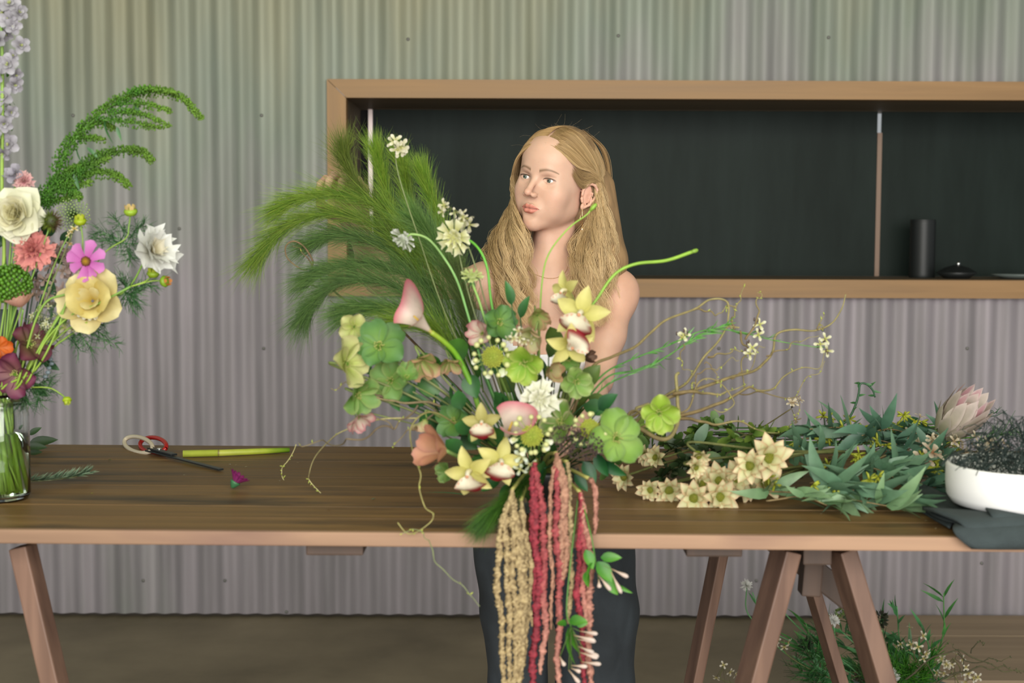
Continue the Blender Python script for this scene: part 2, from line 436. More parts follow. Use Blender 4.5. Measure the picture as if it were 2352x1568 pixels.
# thin head rail below the lining
hz = at(1176, 252, YG).z
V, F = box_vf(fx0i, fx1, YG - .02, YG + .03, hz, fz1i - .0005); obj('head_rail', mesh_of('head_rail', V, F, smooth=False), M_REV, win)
def board_mat():
    m = bpy.data.materials.new('dark_board'); m.use_nodes = True
    N = m.node_tree.nodes; L = m.node_tree.links; b = N['Principled BSDF']
    tc = N.new('ShaderNodeTexCoord'); mp = N.new('ShaderNodeMapping'); mp.inputs['Scale'].default_value = (6, 6, 1.0); L.new(tc.outputs['Object'], mp.inputs[0])
    n1 = N.new('ShaderNodeTexNoise'); n1.inputs['Scale'].default_value = 1.1; n1.inputs['Detail'].default_value = 8; n1.inputs['Roughness'].default_value = .62
    L.new(mp.outputs[0], n1.inputs['Vector'])
    cr = N.new('ShaderNodeValToRGB'); e = cr.color_ramp.elements
    e[0].position = .35; e[0].color = (0.008, 0.014, 0.011, 1); e[1].position = .75; e[1].color = (0.017, 0.027, 0.023, 1)
    L.new(n1.outputs['Fac'], cr.inputs[0]); L.new(cr.outputs[0], b.inputs['Base Color'])
    b.inputs['Roughness'].default_value = .5; b.inputs['Specular IOR Level'].default_value = .12
    return m
M_BOARD = board_mat()
bx0 = at(857, 400, YG).x; bx1 = at(2013, 400, YG).x; bx2 = at(2024, 400, YG).x
for (a, b, yy) in ((bx0, bx1, YG), (bx2, fx1 + .3, YG + .012)):
    V, F = box_vf(a, b, yy, yy + .006, fz0i, hz + .01); obj('sliding_panel', mesh_of('sliding_panel', V, F, smooth=False), M_BOARD, win)
m_strip = mat('aluminium_strip', (.50, .42, .40), .35, .7)
m_edge = mat('timber_edge_strip', (.24, .15, .10), .5)
a = at(847, 400, YG).x
V, F = box_vf(a, bx0 - .0005, YG - .012, YG + .01, fz0i, hz); obj('edge_strip', mesh_of('edge_strip', V, F, smooth=False), m_strip, win)
V, F = box_vf(a - .045, a - .001, YG + .03, YG + .05, fz0i, hz + .01); obj('gap_shade_strip', mesh_of('gap_shade_strip', V, F, smooth=False), mat('black_gap', (.004, .004, .004), .8), win)  # black strip put in as the shade of the gap beside the panel
zg = at(2018, 305, YG).z
V, F = box_vf(bx1 + .0005, bx2 - .0005, YG - .004, YG + .01, fz0i, zg); obj('edge_strip', mesh_of('edge_strip', V, F, smooth=False), m_edge, win)

# ---- things standing on the deep sill
m_blk = mat('matt_black', (.012, .014, .014), .45)
Y = 5.5
p = at(2117, 640, Y); base = Vector((p.x, Y, fz0i)); h = at(2117, 504, Y).z - fz0i; r = 29 * pxs(Y)
t = thing('black_canister', 'tall black ribbed canister standing on the window sill against the dark board', 'canister', base)
prof = [(0.0001, 0), (r * .97, 0)]
for i in range(15):
    z = h * (i + .5) / 15; prof += [(r, z - h / 40), (r * .965, z + h / 60)]
prof += [(r, h), (r * .93, h), (r * .9, h - .02), (.0001, h - .02)]
mb = MB(); mb.add(*lathe(prof, 28, (0.02, .02, .02)), Matrix.Translation(base)); obj('body', mb.mesh('body'), m_blk, t)
Y = 5.42
p = at(2197, 640, Y); base = Vector((p.x, Y, fz0i)); r = 46 * pxs(Y)
t = thing('black_bowl', 'low black bowl with a domed lid and a bright bead as its highlight on the window sill', 'bowl', base)
mb = MB(); mb.add(*lathe([(.0001, 0), (r * .6, 0), (r, .022), (r * .96, .024), (r * .6, .04), (.2 * r, .05), (.0001, .052)], 28, (.02, .02, .02)), Matrix.Translation(base)); obj('body', mb.mesh('body'), m_blk, t)
mb = MB(); mb.add(*blob(base + Vector((.004, -.004, .055)), (.007, .007, .009), (.8, .8, .8), 12, 8)); obj('glint_bead', mb.mesh('glint_bead'), mat('polished_steel', (.85, .85, .85), .12, 1.0), t, label='bright bead standing in for the bowl highlight')  # shiny bead added to imitate the specular highlight on the bowl
p = at(2340, 640, Y); base = Vector((p.x, Y, fz0i)); r = 62 * pxs(Y)
t = thing('plate', 'shallow grey plate lying on the window sill beyond the black bowl', 'plate', base)
mb = MB(); mb.add(*lathe([(.0001, 0), (r * .55, 0), (r, .014), (r, .018), (r * .9, .016), (r * .55, .005), (.0001, .005)], 36, (.2, .22, .22)), Matrix.Translation(base)); obj('dish', mb.mesh('dish'), mat('grey_glaze', (.16, .19, .18), .25), t)

# ---- low timber platform on the floor at the right
M_PLY = wood_mat('platform_timber', (0.25, 0.18, 0.11), (0.34, 0.25, 0.16), .6, .7, axis='X', rand=.04)
for (ya, yb, lab) in ((4.93, 5.20, 'pale timber board lying on the floor against the corrugated wall'), (4.42, 4.915, 'wide pale timber board on the floor behind the flower bucket')):
    px0 = at(1925, 1480, ya).x
    t = thing('floor_board', lab, 'board', (px0, ya, 0))
    obj('board', bevel_box('board', px0, 3.2, ya, yb, 0.0, .028, .002), M_PLY, t)

# ---------------------------------------------------------------- the long table
TH = 0.985
TYAW = math.radians(-1.2)
tf = on(1176, 1225, TH)         # front edge at the middle
TF = tf.y
tb = on(300, 1018.5, TH)
TD = 0.865
tab = thing('long_table', 'long dark-stained plank table with a pale raw front edge on trestles', 'table', (tf.x, TF, 0))
TM = Matrix.Translation((tf.x, TF, 0)) @ Matrix.Rotation(TYAW, 4, 'Z')
M_TOP = wood_mat('table_stain', (0.10, 0.052, 0.018), (0.21, 0.118, 0.042), .44, 1.0, blotch=(0.045, 0.028, 0.014), rand=.2, spec=.3)
M_TEDGE = wood_mat('raw_edge', (0.19, 0.11, 0.065), (0.33, 0.20, 0.125), .7, .6, blotch=(.18, .10, .07), rand=.05)
TT = .022
seams = [0.012, .106, .2, .295, .388, .482, .576, .670, .765, TD]
for i, (a, b) in enumerate(zip(seams[:-1], seams[1:])):
    me = bevel_box('plank', -1.32, 1.22, a + .0006, b - .0006, TH - TT, TH + rnd.uniform(-.0004, .0003), .0018, 2)
    obj('plank', me, M_TOP, tab, TM)
me = bevel_box('front_edge', -1.32, 1.22, 0, .0118, TH - TT, TH, .003, 3); obj('front_edge', me, M_TEDGE, tab, TM, label='pale unstained front edge')
M_LEG = wood_mat('trestle_timber', (0.105, 0.056, 0.037), (0.20, 0.114, 0.076), .55, .8, axis='Z', rand=.08)
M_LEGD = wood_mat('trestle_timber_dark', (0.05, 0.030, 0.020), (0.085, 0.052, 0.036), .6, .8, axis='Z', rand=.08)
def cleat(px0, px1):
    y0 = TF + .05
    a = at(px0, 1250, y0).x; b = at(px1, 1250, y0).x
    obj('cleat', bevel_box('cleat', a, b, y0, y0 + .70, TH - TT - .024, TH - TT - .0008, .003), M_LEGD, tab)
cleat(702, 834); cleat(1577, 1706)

def trestle(label, pts, braces, beam):
    c = beam[0]
    t = thing('trestle', label, 'trestle', (c.x, c.y + .3, 0), 'trestles under the long table')
    for (a, b, w, d) in pts: obj('leg', beam_mesh('leg', b, a, w, d, Vector((-.22 if c.x > 0 else .12, 1, 0))), M_LEG, t)
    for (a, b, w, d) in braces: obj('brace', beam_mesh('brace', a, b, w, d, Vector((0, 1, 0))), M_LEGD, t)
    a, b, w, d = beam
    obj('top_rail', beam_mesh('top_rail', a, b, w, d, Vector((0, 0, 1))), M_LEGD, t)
    return t
def leg_line(p0, p1, Y, dyfoot):
    """a leg seen from p0 (top, photo px) to p1 (photo px) at depth Y, carried on to the floor"""
    a = at(*p0, Y); b = at(*p1, Y - dyfoot * .35)
    d = (b - a); k = (0 - a.z) / d.z
    foot = a + d * k
    top = a - d * ((TH - TT - .03 - a.z) / -d.z)
    return top, foot
def tr_right():
    Yn, Yf = 2.24, 2.78
    B = leg_line((1806, 1262), (1724, 1568), Yn, .03); D = leg_line((1932, 1262), (2024, 1568), Yn, .03)
    A = leg_line((1650, 1280), (1592, 1568), Yf, -.03); Cc = leg_line((1862, 1340), (1930, 1568), Yf, -.03)
    legs = [(B[0], B[1], .027, .062), (D[0], D[1], .029, .062), (A[0], A[1], .020, .052), (Cc[0], Cc[1], .020, .045)]
    br = [(at(1735, 1205, 2.42), at(1950, 1375, 2.42), .042, .022), (at(1868, 1250, 2.33), at(1858, 1364, 2.33), .032, .04)]
    zt = TH - TT - .03
    n0 = (B[0] + D[0]) / 2; f0 = (A[0] + Cc[0]) / 2
    n0.z = f0.z = zt + .0; n0.y = Yn - .03; f0.y = Yf + .03
    return legs, br, (n0, f0, .045, .04)
l, b_, bm_ = tr_right(); trestle('wooden A-frame trestle at the right, its splayed legs standing over the floor flowers', l, b_, bm_)
def tr_left():
    Yn, Yf = 2.24, 2.8
    D = leg_line((50, 1245), (126, 1568), Yn, .03)
    legs = [(D[0], D[1], .030, .040), (D[0] + Vector((-.16, 0, 0)), Vector((D[1].x - .60, D[1].y, 0)), .03, .04),
            (D[0] + Vector((-.42, Yf - Yn, 0)), D[1] + Vector((-.50, Yf - Yn, 0)), .05, .066), (D[0] + Vector((-.54, Yf - Yn, 0)), Vector((D[1].x - .95, D[1].y + Yf - Yn, 0)), .05, .066)]
    zt = TH - TT - .03
    n0 = D[0] + Vector((-.06, -.03, 0)); f0 = D[0] + Vector((-.48, Yf - Yn + .03, 0)); n0.z = f0.z = zt
    br = [(D[0] + Vector((-.24, .1, -.12)), D[0] + Vector((.0, .1, -.12)), .05, .02)]
    return legs, [], (n0, f0, .05, .05)
l, b_, bm_ = tr_left(); trestle('wooden trestle under the table end that carries the glass jar', l, b_, bm_)
# ---------------------------------------------------------------- signed-distance modelling of the figure
def prim_box(p):
    if p[0] == 'cap':
        a, b, r = p[1], p[2], max(p[3], p[4]); return np.minimum(a, b) - r, np.maximum(a, b) + r
    r = max(p[3]); return p[1] - r, p[1] + r
def prim_d(p, X):
    if p[0] == 'cap':
        a, b, ra, rb = p[1], p[2], p[3], p[4]
        ab = b - a; t = np.clip(((X - a) @ ab) / (ab @ ab + 1e-12), 0, 1)
        return np.linalg.norm(X - a - t[..., None] * ab, axis=-1) - (ra + (rb - ra) * t)
    q = (X - p[1]) @ p[2]; r = np.array(p[3])          # p[2] columns = local axes
    k0 = np.linalg.norm(q / r, axis=-1); k1 = np.linalg.norm(q / r ** 2, axis=-1) + 1e-9
    return k0 * (k0 - 1) / k1
def smin(a, b, k):
    h = np.clip(0.5 + 0.5 * (b - a) / k, 0, 1)
    return b + (a - b) * h - k * h * (1 - h)
def sdf(prims, X):
    d = np.full(X.shape[:-1], 0.5)
    for p in prims:
        e = prim_d(p, X)
        if p[-1][0] == '+': d = smin(d, e, p[-1][1])
        else: d = -smin(-d, e, p[-1][1])
    return d
def grid_sdf(prims, lo, hi, h):
    lo = np.array(lo); n = np.ceil((np.array(hi) - lo) / h).astype(int) + 1
    D = np.full(n, 0.5, dtype=np.float32)
    for p in prims:
        a, b = prim_box(p); m = p[-1][1] + 3 * h + .01
        i0 = np.maximum(0, ((a - m - lo) / h).astype(int)); i1 = np.minimum(n, ((b + m - lo) / h).astype(int) + 2)
        if (i1 <= i0).any(): continue
        g = np.stack(np.meshgrid(*[lo[k] + h * np.arange(i0[k], i1[k]) for k in range(3)], indexing='ij'), -1)
        e = prim_d(p, g); s = D[i0[0]:i1[0], i0[1]:i1[1], i0[2]:i1[2]]
        s[...] = smin(s, e, p[-1][1]) if p[-1][0] == '+' else -smin(-s, e, p[-1][1])
    return D, lo
def surface_nets(D, lo, h):
    S = D < 0; nx, ny, nz = D.shape
    acc = np.zeros((nx - 1, ny - 1, nz - 1, 3), np.float32); cnt = np.zeros((nx - 1, ny - 1, nz - 1), np.float32)
    for ax in range(3):
        o = [k for k in range(3) if k != ax]
        sl0 = [slice(None)] * 3; sl1 = [slice(None)] * 3; sl0[ax] = slice(0, -1); sl1[ax] = slice(1, None)
        a = D[tuple(sl0)]; b = D[tuple(sl1)]; cr = S[tuple(sl0)] != S[tuple(sl1)]
        t = np.where(cr, a / (a - b + 1e-12), 0)
        for u in (0, 1):
            for v in (0, 1):
                ss = [slice(None)] * 3
                ss[o[0]] = slice(u, D.shape[o[0]] - 1 + u); ss[o[1]] = slice(v, D.shape[o[1]] - 1 + v)
                c = cr[tuple(ss)]; tt = t[tuple(ss)]
                cnt += c; acc[..., ax] += tt * c; acc[..., o[0]] += u * c; acc[..., o[1]] += v * c
    act = cnt > 0; idx = np.full(act.shape, -1, np.int64); idx[act] = np.arange(act.sum())
    ijk = np.argwhere(act); V = lo + h * (ijk + acc[act] / cnt[act][:, None]); F = []
    for ax in range(3):
        o = [(ax + 1) % 3, (ax + 2) % 3]
        sl0 = [slice(None)] * 3; sl1 = [slice(None)] * 3; sl0[ax] = slice(0, -1); sl1[ax] = slice(1, None)
        s0 = S[tuple(sl0)]; s1 = S[tuple(sl1)]; e = np.argwhere(s0 != s1)
        e = e[(e[:, o[0]] > 0) & (e[:, o[1]] > 0) & (e[:, o[0]] < act.shape[o[0]]) & (e[:, o[1]] < act.shape[o[1]])]
        q = []
        for du, dv in ((1, 1), (0, 1), (0, 0), (1, 0)):
            c = e.copy(); c[:, o[0]] -= du; c[:, o[1]] -= dv; q.append(idx[c[:, 0], c[:, 1], c[:, 2]])
        Q = np.stack(q, 1); fl = s0[e[:, 0], e[:, 1], e[:, 2]]
        Q[~fl] = Q[~fl][:, ::-1]; F.append(Q)
    return V, np.concatenate(F)
def project(prims, V, it=4, eps=2e-4):
    V = V.copy(); E = np.eye(3) * eps
    for _ in range(it):
        d = sdf(prims, V); g = np.stack([(sdf(prims, V + E[k]) - sdf(prims, V - E[k])) / (2 * eps) for k in range(3)], 1)
        g2 = np.maximum((g * g).sum(1), .05)
        V -= np.clip(d / g2, -.003, .003)[:, None] * g
    return V
def A(v): return np.array(v, dtype=float)
def ax3(q=None): return np.eye(3) if q is None else np.array(q)
def cap(a, b, ra, rb=None, k=.02, s='+'): return ('cap', A(a), A(b), ra, ra if rb is None else rb, (s, k))
def ell(c, r, k=.02, s='+', R=None): return ('ell', A(c), ax3(R), tuple(r), (s, k))

# ---- head frame: x = her left, -y = where the face looks, z = up; origin between the ears at eye height
YH = 3.2
HEAD_YAW, HEAD_ROLL, HEAD_PITCH = math.radians(-33), math.radians(9.5), math.radians(0)
Rh = np.array(Matrix.Rotation(HEAD_YAW, 3, 'Z') @ Matrix.Rotation(HEAD_ROLL, 3, 'Y') @ Matrix.Rotation(HEAD_PITCH, 3, 'X'))
eyemid = np.array(at(1233, 411, YH - .062))
HO = eyemid - Rh @ A((0, -.078, 0))
def H(v): return HO + Rh @ A(v)
def hc(a, b, ra, rb=None, k=.012, s='+'): return cap(H(a), H(b), ra, rb, k, s)
def he(c, r, k=.012, s='+', rot=None):
    R = Rh if rot is None else Rh @ np.array(rot)
    return ('ell', H(c), R, tuple(r), (s, k))
EYE = [(-.0315, -.0645, 0.0), (.0315, -.0645, 0.0)]
head = [
    he((0, .006, .036), (.071, .092, .080), .02),
    he((0, -.052, .045), (.050, .032, .042), .03),       # forehead
    he((0, -.032, -.030), (.054, .050, .072), .03),
    hc((-.043, .004, -.056), (-.010, -.068, -.095), .015, .013, .028), hc((.043, .004, -.056), (.010, -.068, -.095), .015, .013, .028), he((-.038, -.020, -.026), (.022, .048, .050), .03), he((.038, -.020, -.026), (.022, .048, .050), .03),
    he((0, -.076, -.098), (.0145, .012, .012), .014),
    he((-.040, -.055, -.030), (.020, .017, .018), .022), he((.040, -.055, -.030), (.020, .017, .018), .022),
    he((-.032, -.054, -.056), (.017, .019, .024), .022), he((.032, -.054, -.056), (.017, .019, .024), .022),
    he((0, -.076, -.066), (.024, .015, .022), .016),     # muzzle
    hc((-.026, -.0735, .0185), (.026, -.0735, .0185), .0075, .0075, .016),   # brow
    he((-.031, -.086, -.001), (.017, .011, .011), .012, '-'), he((.031, -.086, -.001), (.017, .011, .011), .012, '-'),
    hc((0, -.080, 0.0080), (0, -.106, -0.0270), .0060, .0070, .010),             # nose bridge
    he((0, -.1080, -0.0300), (.0078, .0076, .0072), .005),
    he((-.0105, -.0965, -0.0345), (.0060, .0095, .0062), .004), he((.0105, -.0965, -0.0345), (.0060, .0095, .0062), .004),
    he((-.0060, -.1020, -0.0395), (.0026, .0044, .0026), .0015, '-'), he((.0060, -.1020, -0.0395), (.0026, .0044, .0026), .0015, '-'),
    hc((0, -.0965, -0.0420), (0, -.0955, -0.0520), .0016, .0022, .004, '-'),     # philtrum
    hc((-.0215, -.0825, -0.0635), (-.005, -.0925, -0.0585), .0026, .0045, .0035), hc((.0215, -.0825, -0.0635), (.005, -.0925, -0.0585), .0026, .0045, .0035),
    hc((-.005, -.0925, -0.0588), (.005, -.0925, -0.0588), .0045, .0045, .003),
    hc((-.018, -.0835, -0.0665), (-.006, -.0910, -0.0700), .0030, .0056, .0035), hc((.018, -.0835, -0.0665), (.006, -.0910, -0.0700), .0030, .0056, .0035),
    hc((-.006, -.0910, -0.0700), (.006, -.0910, -0.0700), .0056, .0056, .003),
    hc((-.020, -.0865, -0.0643), (-.006, -.0975, -0.0646), .0009, .0012, .0015, '-'), hc((.020, -.0865, -0.0643), (.006, -.0975, -0.0646), .0009, .0012, .0015, '-'),
    hc((-.006, -.0975, -0.0646), (.006, -.0975, -0.0646), .0013, .0013, .0015, '-'),
    he((0, -.093, -.0815), (.016, .006, .005), .008, '-'),                    # under the lip
]
for sx, e in zip((-1, 1), EYE):
    head += [he(e, (.0136, .0136, .0125), .005)]
    # almond opening
    head += [he((e[0] + .0002, -.083, .0004), (.0133, .0120, .0050), .0012, '-', Matrix.Rotation(-sx * .07, 3, 'Y'))]
def ear(sx):
    o = A((sx * .0690, .004, -.024)); out = []
    def E(y, z, x=0): return o + A((sx * (x + .62 * y + .004), y * .96, z * .9))
    out.append(he(E(.010, .004, -.002), (.0038, .0135, .0235), .003, '+', Matrix.Rotation(sx * -.57, 3, 'Z')))
    rim = [(-.004, .002), (-.003, .016), (.003, .027), (.012, .032), (.021, .029), (.027, .019), (.027, .006), (.022, -.008), (.014, -.020), (.005, -.027)]
    for a, b in zip(rim[:-1], rim[1:]): out.append(hc(E(*a, .004), E(*b, .004), .0030, .0030, .0025))
    out.append(he(E(.002, -.026, .002), (.0042, .0062, .0075), .003))
    out.append(he(E(.0085, -.002, .009), (.0065, .0075, .0105), .003, '-'))
    out.append(hc(E(.016, -.012, .004), E(.018, .012, .004), .0024, .0022, .002)); out.append(hc(E(-.003, -.006, .003), E(-.001, -.014, .003), .0034, .0030, .002))
    return out
head += ear(1) + ear(-1)

# ---- body joints from the photograph
def W3(px, py, Y): return np.array(at(px, py, Y))
SL = W3(1422, 672, 3.20); SR = W3(1108, 655, 3.17)
EL = W3(1372, 872, 3.10); WL = W3(1322, 965, 2.88)
ER = W3(872, 640, 3.02); WR = W3(822, 524, 2.86)
NB = W3(1262, 625, 3.235); CH = W3(1265, 745, 3.245); WA = W3(1266, 960, 3.25); HP = W3(1268, 1120, 3.25)
body = [
    cap(H((0, .026, -.045)), NB + A((0, 0, .0)), .046, .047, .010),
    cap(NB, NB + A((0, .02, -.06)), .054, .075, .03),
    cap(H((0, -.008, -.085)), NB + A((-.006, -.024, -.01)), .022, .028, .016),
    ell(CH + A((0, 0, .03)), (.150, .088, .105), .05),
    ell(CH + A((0, .005, -.09)), (.133, .088, .12), .05),
    cap(CH + A((0, .0, -.10)), WA, .095, .100, .05),
    ell(WA + A((0, 0, -.02)), (.123, .086, .11), .05),
    ell(HP, (.158, .108, .115), .05),
    ell(CH + A((-.068, -.068, -.045)), (.055, .052, .055), .03), ell(CH + A((.068, -.068, -.045)), (.055, .052, .055), .03),
    cap(NB + A((.0, .01, -.005)), SL + A((-.01, .01, .012)), .038, .038, .045), cap(NB + A((0, .01, -.005)), SR + A((.01, .01, .012)), .038, .038, .045),
    cap(NB + A((.018, -.038, -.035)), SL + A((-.02, -.028, .022)), .009, .010, .02), cap(NB + A((-.018, -.038, -.035)), SR + A((.02, -.028, .022)), .009, .010, .02),
    ell(SL + A((-.002, 0, -.008)), (.043, .044, .052), .035), ell(SR + A((.002, 0, -.008)), (.042, .043, .048), .035),
    cap(SL, (SL + EL) / 2, .040, .036, .02), cap((SL + EL) / 2, EL, .036, .031, .02), cap(EL, EL * .65 + WL * .35, .032, .033, .02), cap(EL * .65 + WL * .35, WL, .033, .022, .02),
    cap(SR, (SR + ER) / 2, .039, .033, .02), cap((SR + ER) / 2, ER, .033, .030, .02), cap(ER, ER * .65 + WR * .35, .031, .032, .02), cap(ER * .65 + WR * .35, WR, .032, .021, .02),
]
# legs (inside the jeans) down to the floor
HLx = W3(1180, 1200, 3.25); HRx = W3(1356, 1200, 3.25)
for hx, kx, fx in ((HLx, W3(1190, 1600, 3.24), -.075), (HRx, W3(1364, 1600, 3.24), .06)):
    an = A((kx[0] + fx * .1, 3.27, .09))
    body += [cap(hx, kx, .078, .052, .04), cap(kx, (kx + an) / 2 + A((0, .01, .05)), .05, .052, .03), cap((kx + an) / 2 + A((0, .01, .05)), an, .052, .036, .03),
             cap(an + A((0, 0, -.04)), an + A((0, -.13, -.062)), .038, .024, .03), cap(an + A((0, .02, -.05)), an + A((0, .03, -.052)), .032, .03, .02)]
def hand(w, d, n, thumb, curl, s=1.0):
    """w wrist, d towards the fingers, n = the way the palm faces, thumb = +-1 side along d x n"""
    d = A(d) / np.linalg.norm(d); n = A(n); n = n - d * (n @ d); n /= np.linalg.norm(n); u = np.cross(d, n) * thumb
    out = [cap(w, w + d * .03 * s, .024, .022, .015)]
    for i in range(4):
        off = (.5 - i / 3) * .052 * s; k = w + d * (.088 - .004 * abs(i - 1)) * s + u * off * 1.15
        out.append(cap(w + d * .02 * s + u * off * .6, k, .0125, .0105, .010))
        L = [(.042, .026, .021), (.047, .030, .022), (.043, .028, .021), (.034, .020, .018)][i]; a = 0; p = k; r = [.0088, .009, .0086, .0078][i]
        for j, l in enumerate(L):
            a += (curl[j] if not isinstance(curl[0], tuple) else curl[i][j])
            q = p + (d * math.cos(a) + n * math.sin(a) + u * (.5 - i / 3) * .12) * l * s; out.append(cap(p, q, r * (1 - .07 * j), r * (.93 - .07 * j), .003)); p = q
    t0 = w + d * .028 * s + u * .022 * s + n * .006; t1 = t0 + (d * .5 + u * .62 + n * .45) * .036 * s; t2 = t1 + (d * .72 + u * .12 + n * .62) * .032 * s; t3 = t2 + (d * .85 - u * .12 + n * .4) * .024 * s
    out += [cap(t0, t1, .015, .0115, .010), cap(t1, t2, .0110, .0098, .004), cap(t2, t3, .0098, .0078, .003)]
    return out
HANDR = hand(WR, A((-.02, -.035, .11)), A((-.25, -1, -.1)), -1, (.75, .85, .5))
HANDL = hand(WL, A((-.05, -.11, -.035)), A((-.9, .0, -.35)), 1, (.7, .8, .5))
person_prims = body + HANDR + HANDL + head
hb = .0045
D, lo = grid_sdf(person_prims, (-.47, 2.60, -.02), (.36, 3.42, 1.72), hb)
V, F = surface_nets(D, lo, hb)
def local_prims(X):
    lo_, hi_ = X.min(0), X.max(0); out = []
    for p in person_prims:
        a, b = prim_box(p); m = p[-1][1] + .004
        if ((a - m) < hi_).all() and ((b + m) > lo_).all(): out.append(p)
    return out
def subdivide(V, F, sel):
    """split selected quads in 4; neighbours keep their corners (n-gons on the rim)"""
    fs = F[sel]; E = np.concatenate([np.stack([fs[:, i], fs[:, (i + 1) % 4]], 1) for i in range(4)])
    Es = np.sort(E, 1); key = Es[:, 0] * len(V) + Es[:, 1]; uk, inv = np.unique(key, return_inverse=True)
    mid = (V[uk // len(V)] + V[uk % len(V)]) / 2; cen = V[fs].mean(1)
    m = inv.reshape(4, -1).T + len(V); c = len(V) + len(uk) + np.arange(len(fs))
    new = np.concatenate([np.stack([fs[:, i], m[:, i], c, m[:, (i + 3) % 4]], 1) for i in range(4)])
    ed = {int(k): int(i) + len(V) for i, k in enumerate(uk)}
    return np.concatenate([V, mid, cen]), new, ed
keep_ng = []          # rim polygons of higher order
def refine(V, F, mask):
    n = len(V); rest = F[~mask]; V2, new, ed = subdivide(V, F, mask)
    Er = np.sort(np.stack([rest, np.roll(rest, -1, 1)], 2), 2); kr = Er[..., 0] * n + Er[..., 1]
    hit = np.isin(kr, np.fromiter(ed.keys(), dtype=np.int64)); rim = hit.any(1)
    for f, k, h in zip(rest[rim], kr[rim], hit[rim]):
        g = []
        for i in range(4):
            g.append(int(f[i]))
            if h[i]: g.append(ed[int(k[i])])
        keep_ng.append(g)
    return V2, np.concatenate([rest[~rim], new])
for lvl, (lo_, hi_) in enumerate([((-.11, -.14, -.145), (.11, .13, .14)), ((-.062, -.13, -.118), (.10, .055, .05)), ((-.052, -.13, -.088), (.052, -.055, .024))]):
    c = (V[F].mean(1) - HO) @ Rh
    m = ((c > A(lo_)) & (c < A(hi_))).all(1)
    V, F = refine(V, F, m)
    n0 = ((V - HO) @ Rh); mm = ((n0 > A(lo_) - .003) & (n0 < A(hi_) + .003)).all(1)
    V[mm] = project(local_prims(V[mm]), V[mm], 2)
# hands: one extra level
c = V[F].mean(1); m = (np.linalg.norm(c - (WR + A((0, -.02, .07))), axis=1) < .13) | (np.linalg.norm(c - (WL + A((-.03, -.08, -.03))), axis=1) < .13)
V, F = refine(V, F, m); mm = (np.linalg.norm(V - (WR + A((0, -.02, .07))), axis=1) < .14) | (np.linalg.norm(V - (WL + A((-.03, -.08, -.03))), axis=1) < .14)
V[mm] = project(HANDR + HANDL + body[18:26], V[mm], 2)
# ---- skin colour
q = (V - HO) @ Rh; C = np.tile(A((.60, .365, .265)), (len(V), 1))
def gau(c, s): return np.exp(-(((q - A(c)) / A(s)) ** 2).sum(1))
def tint(w, col):
    global C
    C = C + (A(col) - C) * np.clip(w, 0, 1)[:, None]
inhead = (np.abs(q[:, 0]) < .09) & (q[:, 2] > -.13) & (q[:, 1] < .05)
pale = np.exp(-((q / A((.09, .1, .12))) ** 2).sum(1)); tint(pale * .5, (.68, .455, .35))
for c, s, w in (((0, -.109, -.031), (.012, .012, .010), .45), ((-.042, -.066, -.035), (.022, .02, .02), .28), ((.042, -.066, -.035), (.022, .02, .02), .28), ((.078, .02, -.01), (.02, .03, .05), .45), ((-.078, .02, -.01), (.02, .03, .05), .45), ((0, -.09, -.1), (.012, .02, .012), .15)):
    tint(gau(c, s) * w, (.66, .30, .22))
sh = np.exp(-((V - SL) ** 2).sum(1) / .10 ** 2) * .35; tint(sh, (.66, .33, .21))
front = q[:, 1] < -.06
xl = np.abs(q[:, 0])
up = -.0565 - 14 * np.abs(xl - .0045) ** 2 * 1.6 + .0018 * np.exp(-((xl - .0050) / .003) ** 2); lw = -.0768 + .012 * (xl / .021) ** 2
lip = front & (xl < .0215) & (q[:, 2] < up) & (q[:, 2] > lw) & (q[:, 1] < -.078)
tint(lip * .9, (.58, .20, .15)); tint((front & (xl < .0225) & (np.abs(q[:, 2] + .0644) < .0011) & (q[:, 1] < -.078)) * .8, (.22, .07, .06))
for sx in (-1, 1):
    t = np.clip((sx * q[:, 0] - .012) / .038, 0, 1); bz = .0190 + .0068 * np.sin(PI * np.minimum(t * .86, 1)) - .004 * t
    bw = (.0031 * (1 - t) ** .5 + .0006)
    w = front & (sx * q[:, 0] > .011) & (sx * q[:, 0] < .050)
    tint(w * np.exp(-((q[:, 2] - bz) / bw) ** 2) * .85, (.17, .095, .05))
    e = A(EYE[0 if sx < 0 else 1]); ex = (q[:, 0] - e[0]); lidz = .0055 * np.sqrt(np.clip(1 - (ex / .0150) ** 2, 0, 1))
    w = front & (np.abs(ex) < .0150)
    tint(w * np.exp(-((q[:, 2] - .0004 - lidz) / .0012) ** 2) * .9, (.10, .055, .04)); tint(w * np.exp(-((q[:, 2] - .0004 + lidz) / .0009) ** 2) * .35, (.35, .18, .13))
    tint(w * np.exp(-((q[:, 2] - .0100) / .0016) ** 2) * .25, (.42, .22, .15))
rs = np.random.RandomState(3)
for _ in range(46):                                   # light freckles
    f = A((rs.uniform(-.05, .06), -.08, rs.uniform(-.07, .05))); w = front * np.exp(-((q[:, 0] - f[0]) ** 2 + (q[:, 2] - f[2]) ** 2) / .0009 ** 2); tint(w * rs.uniform(.08, .3), (.45, .22, .13))
F2 = [tuple(f) for f in F.tolist()] + [tuple(g) for g in keep_ng]
m_skin = mat('skin', None, .48, sss=.25, noise=.05, nscale=30, spec=.35, bump=.08, bscale=350)
person = thing('person', 'woman with long wavy blonde hair, white sleeveless top and dark jeans, looking aside', 'person', (float(HP[0]), 3.25, 0))
obj('body', mesh_of('body', V, F2, C), m_skin, person)
